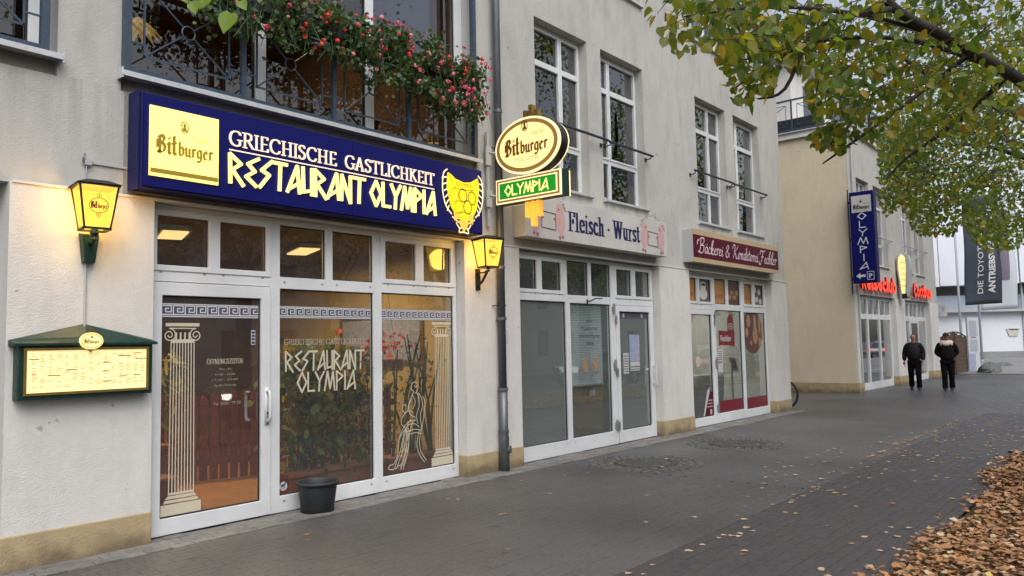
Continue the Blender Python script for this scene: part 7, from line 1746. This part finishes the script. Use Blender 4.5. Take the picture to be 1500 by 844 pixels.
# ================================================================== FALLEN LEAVES, GRASS
CURL = np.array([(0, 0, 0), (-.35, .02, .10), (-.42, .45, .16), (-.15, .85, .05), (0, 1.0, .12), (.2, .8, .02), (.42, .42, .14), (.32, .05, .05)])
CURL_F = np.array([(0, 1, 2, 3), (0, 3, 4, 5), (0, 5, 6, 7)])
def flat_rots(n, tilt):
    a = RNG.uniform(0, 2 * math.pi, n); y = np.stack([np.cos(a), np.sin(a), RNG.normal(0, tilt, n)], 1); y /= np.linalg.norm(y, axis=1)[:, None]
    z = np.stack([RNG.normal(0, tilt, n), RNG.normal(0, tilt, n), np.ones(n)], 1); z -= y * (z * y).sum(1)[:, None]; z /= np.linalg.norm(z, axis=1)[:, None]
    return np.stack([np.cross(y, z), y, z], axis=2)
def edge_y(x): return 1.50 + .10 * math.sin(x * 1.3) + .06 * math.sin(x * 3.7 + 1) + .02 * (x - 6)
n = 30000; xs = RNG.uniform(2.5, 24, n); ey = np.array([edge_y(x) for x in xs]); ys = ey - np.abs(RNG.gamma(1.3, 1.0, n)) + RNG.normal(0, .06, n)
ys = np.where(ys < -2.4, RNG.uniform(-2.4, 1.2, n), ys); pts = np.stack([xs, ys, .028 + RNG.uniform(0, .030, n)], 1)
o = add_obj('leaf_litter', scatter('leaf_litter', pts, RNG.uniform(.038, .074, n), CURL, CURL_F, LITTER, [5, 3.5, 5.5, 1.4, 1.1, .2], R=flat_rots(n, .22)), kind='stuff'); tag(o, 'thick carpet of brown and rust fallen leaves on the verge', 'fallen leaves')
n = 5000; xs = RNG.uniform(2.5, 26, n); cl = RNG.uniform(0, 1, 70); cx = 3 + cl * 22; cy = RNG.uniform(-1.8, 1.35, 70); k = RNG.integers(70, size=n)
pts = np.stack([cx[k] + RNG.normal(0, .22, n), np.minimum(cy[k] + RNG.normal(0, .14, n), 1.45), np.full(n, .025)], 1)
BL = np.array([(-.06, 0, 0), (.06, 0, 0), (.03, .6, .1), (0, 1, .3)]); BLF = np.array([(0, 1, 2), (0, 2, 3)])
Rg = rots(n); Rg[:, :, 1] = np.stack([RNG.normal(0, .5, n), RNG.normal(0, .5, n), np.ones(n)], 1); Rg[:, :, 1] /= np.linalg.norm(Rg[:, :, 1], axis=1)[:, None]
o = add_obj('grass', scatter('grass', pts, RNG.uniform(.06, .13, n), BL, BLF, [MT['grass'], LEAF[1]], [3, 1], R=Rg), kind='stuff'); tag(o, 'short grass growing through the fallen leaves on the verge', 'grass')
# single leaves on the paving
me_l = [mesh_from_arrays('fallen_leaf', CURL * [1, 1, .55], CURL_F, [l_]) for l_ in LITTER]
spots = []
def drop(n, fx_, fy_):
    for _ in range(n): spots.append((float(fx_()), float(fy_())))
U, Nn = RNG.uniform, RNG.normal
drop(95, lambda: U(4.5, 17), lambda: U(1.62, 3.0)); drop(80, lambda: U(6, 17), lambda: 3.05 + Nn(0, .20)); drop(26, lambda: U(4, 15), lambda: U(3.3, 6.2)); drop(24, lambda: 10.5 + Nn(0, 1.4), lambda: 3.5 + abs(Nn(0, .35)))
drop(16, lambda: U(11.0, 12.2), lambda: 6.73 - abs(Nn(0, .06))); drop(12, lambda: U(8.3, 17), lambda: U(6.3, 6.65)); drop(10, lambda: 9.25 + Nn(0, .35), lambda: 5.5 + Nn(0, .35)); drop(34, lambda: U(4.5, 14), lambda: 1.62 + abs(Nn(0, .12)))
for x, y in spots[:298]:
    s = float(U(.038, .07)); c = int(RNG.choice(len(LITTER), p=np.array([3, .6, 1, .3, 7, 1.2]) / 13.1)); z = .003 if y > 3.03 else .001
    o = add_obj('fallen_leaf', me_l[c], None, (x, y, z), label='small dry leaf fallen on the paving', cat='leaf', group='single leaves fallen on the paving'); o.rotation_euler = (0, 0, float(U(0, 6.28))); o.scale = (s, s, s)
n = 1500; xs = U(11, 36, n); ys = np.where(U(0, 1, n) < .6, U(1.5, 3.4, n) - 0, U(-2.4, 5.5, n)); ys = np.where(xs < 17, np.minimum(ys, 3.2), ys)
o = add_obj('scattered_leaves', scatter('scattered_leaves', np.stack([xs, ys, np.full(n, .004)], 1), U(.03, .06, n), CURL * [1, 1, .5], CURL_F, LITTER, [4, 1.5, 2, .7, 4, 1], R=flat_rots(n, .04)), kind='stuff'); tag(o, 'thin scatter of small dry leaves farther along the path', 'fallen leaves')

# ================================================================== THE OTHER SIDE OF THE STREET (seen in the glass)
def house(label, x0, x1, h, m_, seed, y=-17.0):
    t = thing('opposite_house', label, 'building', ((x0 + x1) / 2, y, 0)); rr = random.Random(seed); n = int((x1 - x0) / 2.6); hs = []
    for fl in range(int(h // 3)):
        for i in range(n): a = x0 + (i + .28) * (x1 - x0) / n; hs.append((a, a + 1.15, .9 + fl * 3, 2.5 + fl * 3))
    m = holes(MB(), x0, x1, 0, h, y - .3, y, hs); m.build('wall', m_, t)
    m = MB(); m.box(x0, x1, y - 10, y - .301, 0, h); m.build('building_block', m_, t) if False else None
    for a, b, c, d in hs: m = MB(); m.box(a, b, y - .2, y - .18, c, d); m.build('window', MT['dark_pane'], t)
    m = MB(); m.poly([(x0 - .3, y + .4, h), (x1 + .3, y + .4, h), (x1 + .3, y - 5, h + 3.4), (x0 - .3, y - 5, h + 3.4), (x0 - .3, y - 10, h), (x1 + .3, y - 10, h)], [(0, 1, 2, 3), (3, 2, 5, 4), (0, 3, 4), (1, 5, 2), (0, 4, 5, 1)]); m.build('roof', MT['tile'], t)
house('beige house across the street with rows of dark windows and tiled roof', -6, 12, 9, MT['beige_house'], 1)
house('pale grey house across the street between two beige ones', 14, 30, 9, MT['pale_house'], 2)
house('long beige house across the street farther along', 33, 60, 9, MT['beige_house'], 3)
house('pale house across the street at the far end', 64, 100, 6, MT['pale_house'], 4)
def bg_tree(label, x, y, h, n=2600):
    t = thing('street_tree', label, 'tree', (x, y, 0), 'trees across the street'); m = MB(); m.tube([(0, 0, -.1), (.05, 0, h * .3), (0, .1, h * .7)], [.2, .15, .06], 9, caps=False)
    for i in range(5): a = i * 1.26; m.tube([(0, 0, h * (.3 + .06 * i)), (math.cos(a) * 1.2, math.sin(a) * 1.2, h * (.5 + .05 * i)), (math.cos(a) * 2, math.sin(a) * 2, h * (.62 + .05 * i))], [.07, .04, .015], 6)
    m.build('trunk', MT['bark'], t, local=True); cl = RNG.normal(0, 1, (45, 3)); cl /= np.linalg.norm(cl, axis=1)[:, None]; cl = cl * RNG.uniform(.4, 1, (45, 1)) * [3.2, 2.8, h * .34] + [0, 0, h * .68]
    add_obj('crown', scatter('crown', cl[RNG.integers(45, size=n)] + RNG.normal(0, .33, (n, 3)), RNG.uniform(.13, .22, n), SMALL, SMALL_F, LEAF, [5, 6, 4, 1.4, .3, 0]), t, kind='stuff')
for i, (x, d) in enumerate(((-1, 'opposite the side shop'), (8, 'opposite the restaurant'), (20, 'opposite the courtyard'), (27, 'opposite the far building'), (39, 'opposite the banners'), (53, 'opposite the dealer hall'))): bg_tree('leafy tree across the street ' + d, x, -13.2, 8.6 + .6 * (i % 3), 2600)

def car(label, x, y, rz, paint, lights):
    t = thing('parked_car', label, 'car', (x, y, -.13), None, rz)
    side = [(-2.1, .35), (-2.12, .62), (-1.95, .88), (-1.5, .95), (-.9, 1.38), (-.3, 1.47), (.6, 1.42), (1.25, 1.0), (1.9, .86), (2.12, .66), (2.14, .35)]
    m = MB(); ws = [.80, .84, .84, .83, .62, .60, .60, .80, .80, .80, .78]; n = len(side)
    vs = [(a, -w_, b) for (a, b), w_ in zip(side, ws)] + [(a, w_, b) for (a, b), w_ in zip(side, ws)]
    m.poly(vs, [(i, i + 1, n + i + 1, n + i) for i in range(n - 1)] + [tuple(range(n))[::-1], tuple(range(n, 2 * n)), (0, n, 2 * n - 1, n - 1)]); m.build('car_body', paint, t, local=True, bevel=.05)
    for s in (-1, 1):
        m = MB(); m.poly([(-1.35, s * .815, .98), (-.88, s * .665, 1.33), (.55, s * .655, 1.36), (1.1, s * .79, 1.02)], [(0, 1, 2, 3)]); m.build('side_window', MT['dark_pane'], t, local=True)
        for xx in (-1.35, 1.32):
            m = MB(); m.tube([(xx, s * .66, .32), (xx, s * .86, .32)], .32, 20); w_ = m.build('wheel', MT['rubber'], t, local=True); m = MB(); m.tube([(xx, s * .84, .32), (xx, s * .87, .32)], .19, 14); m.build('rim', MT['steel'], t, local=True)
        m = MB(); m.prism(surf((2.13, s * .58, .63), (0, 1, 0), (0, 0, 1), (1, 0, 0)), [(-.25 * s, .06), (-.20 * s, -.06), (.02 * s, -.07), (.24 * s, .03), (.22 * s, .09)], 0, .04); m.build('headlight', MT['headlamp'] if lights and s < 0 else MT['steel'], t, local=True)
        m = MB(); m.box(-2.13, -2.08, s * .50, s * .80, .66, .84); m.build('tail_light', MT['tail'] if 'tail lights' in label else MT['red_film'], t, local=True)
    m = MB(); m.poly([(1.22, -.74, 1.04), (1.22, .74, 1.04), (.64, .56, 1.40), (.64, -.56, 1.40)], [(0, 1, 2, 3)]); m.poly([(-1.48, -.74, .99), (-1.48, .74, .99), (-.93, .56, 1.36), (-.93, -.56, 1.36)], [(3, 2, 1, 0)]); m.build('windscreen', MT['dark_pane'], t, local=True)
    return t
car('silver-grey car on the street with a lit headlight, mirrored in the restaurant door', 12.15, -4.2, math.pi, MT['car_paint'], True)
car('grey car parked along the street, mirrored in the butcher shop glass', 27.0, -4.3, 0, MT['car_paint'], False)
car('dark red car waiting on the street, mirrored in the bakery windows', 38.5, -4.3, 0, MT['red_paint'], False)
car('silver-grey car with glowing tail lights farthest along the street, mirrored in the far shop windows', 72.0, -4.3, 0, MT['car_paint'], False)
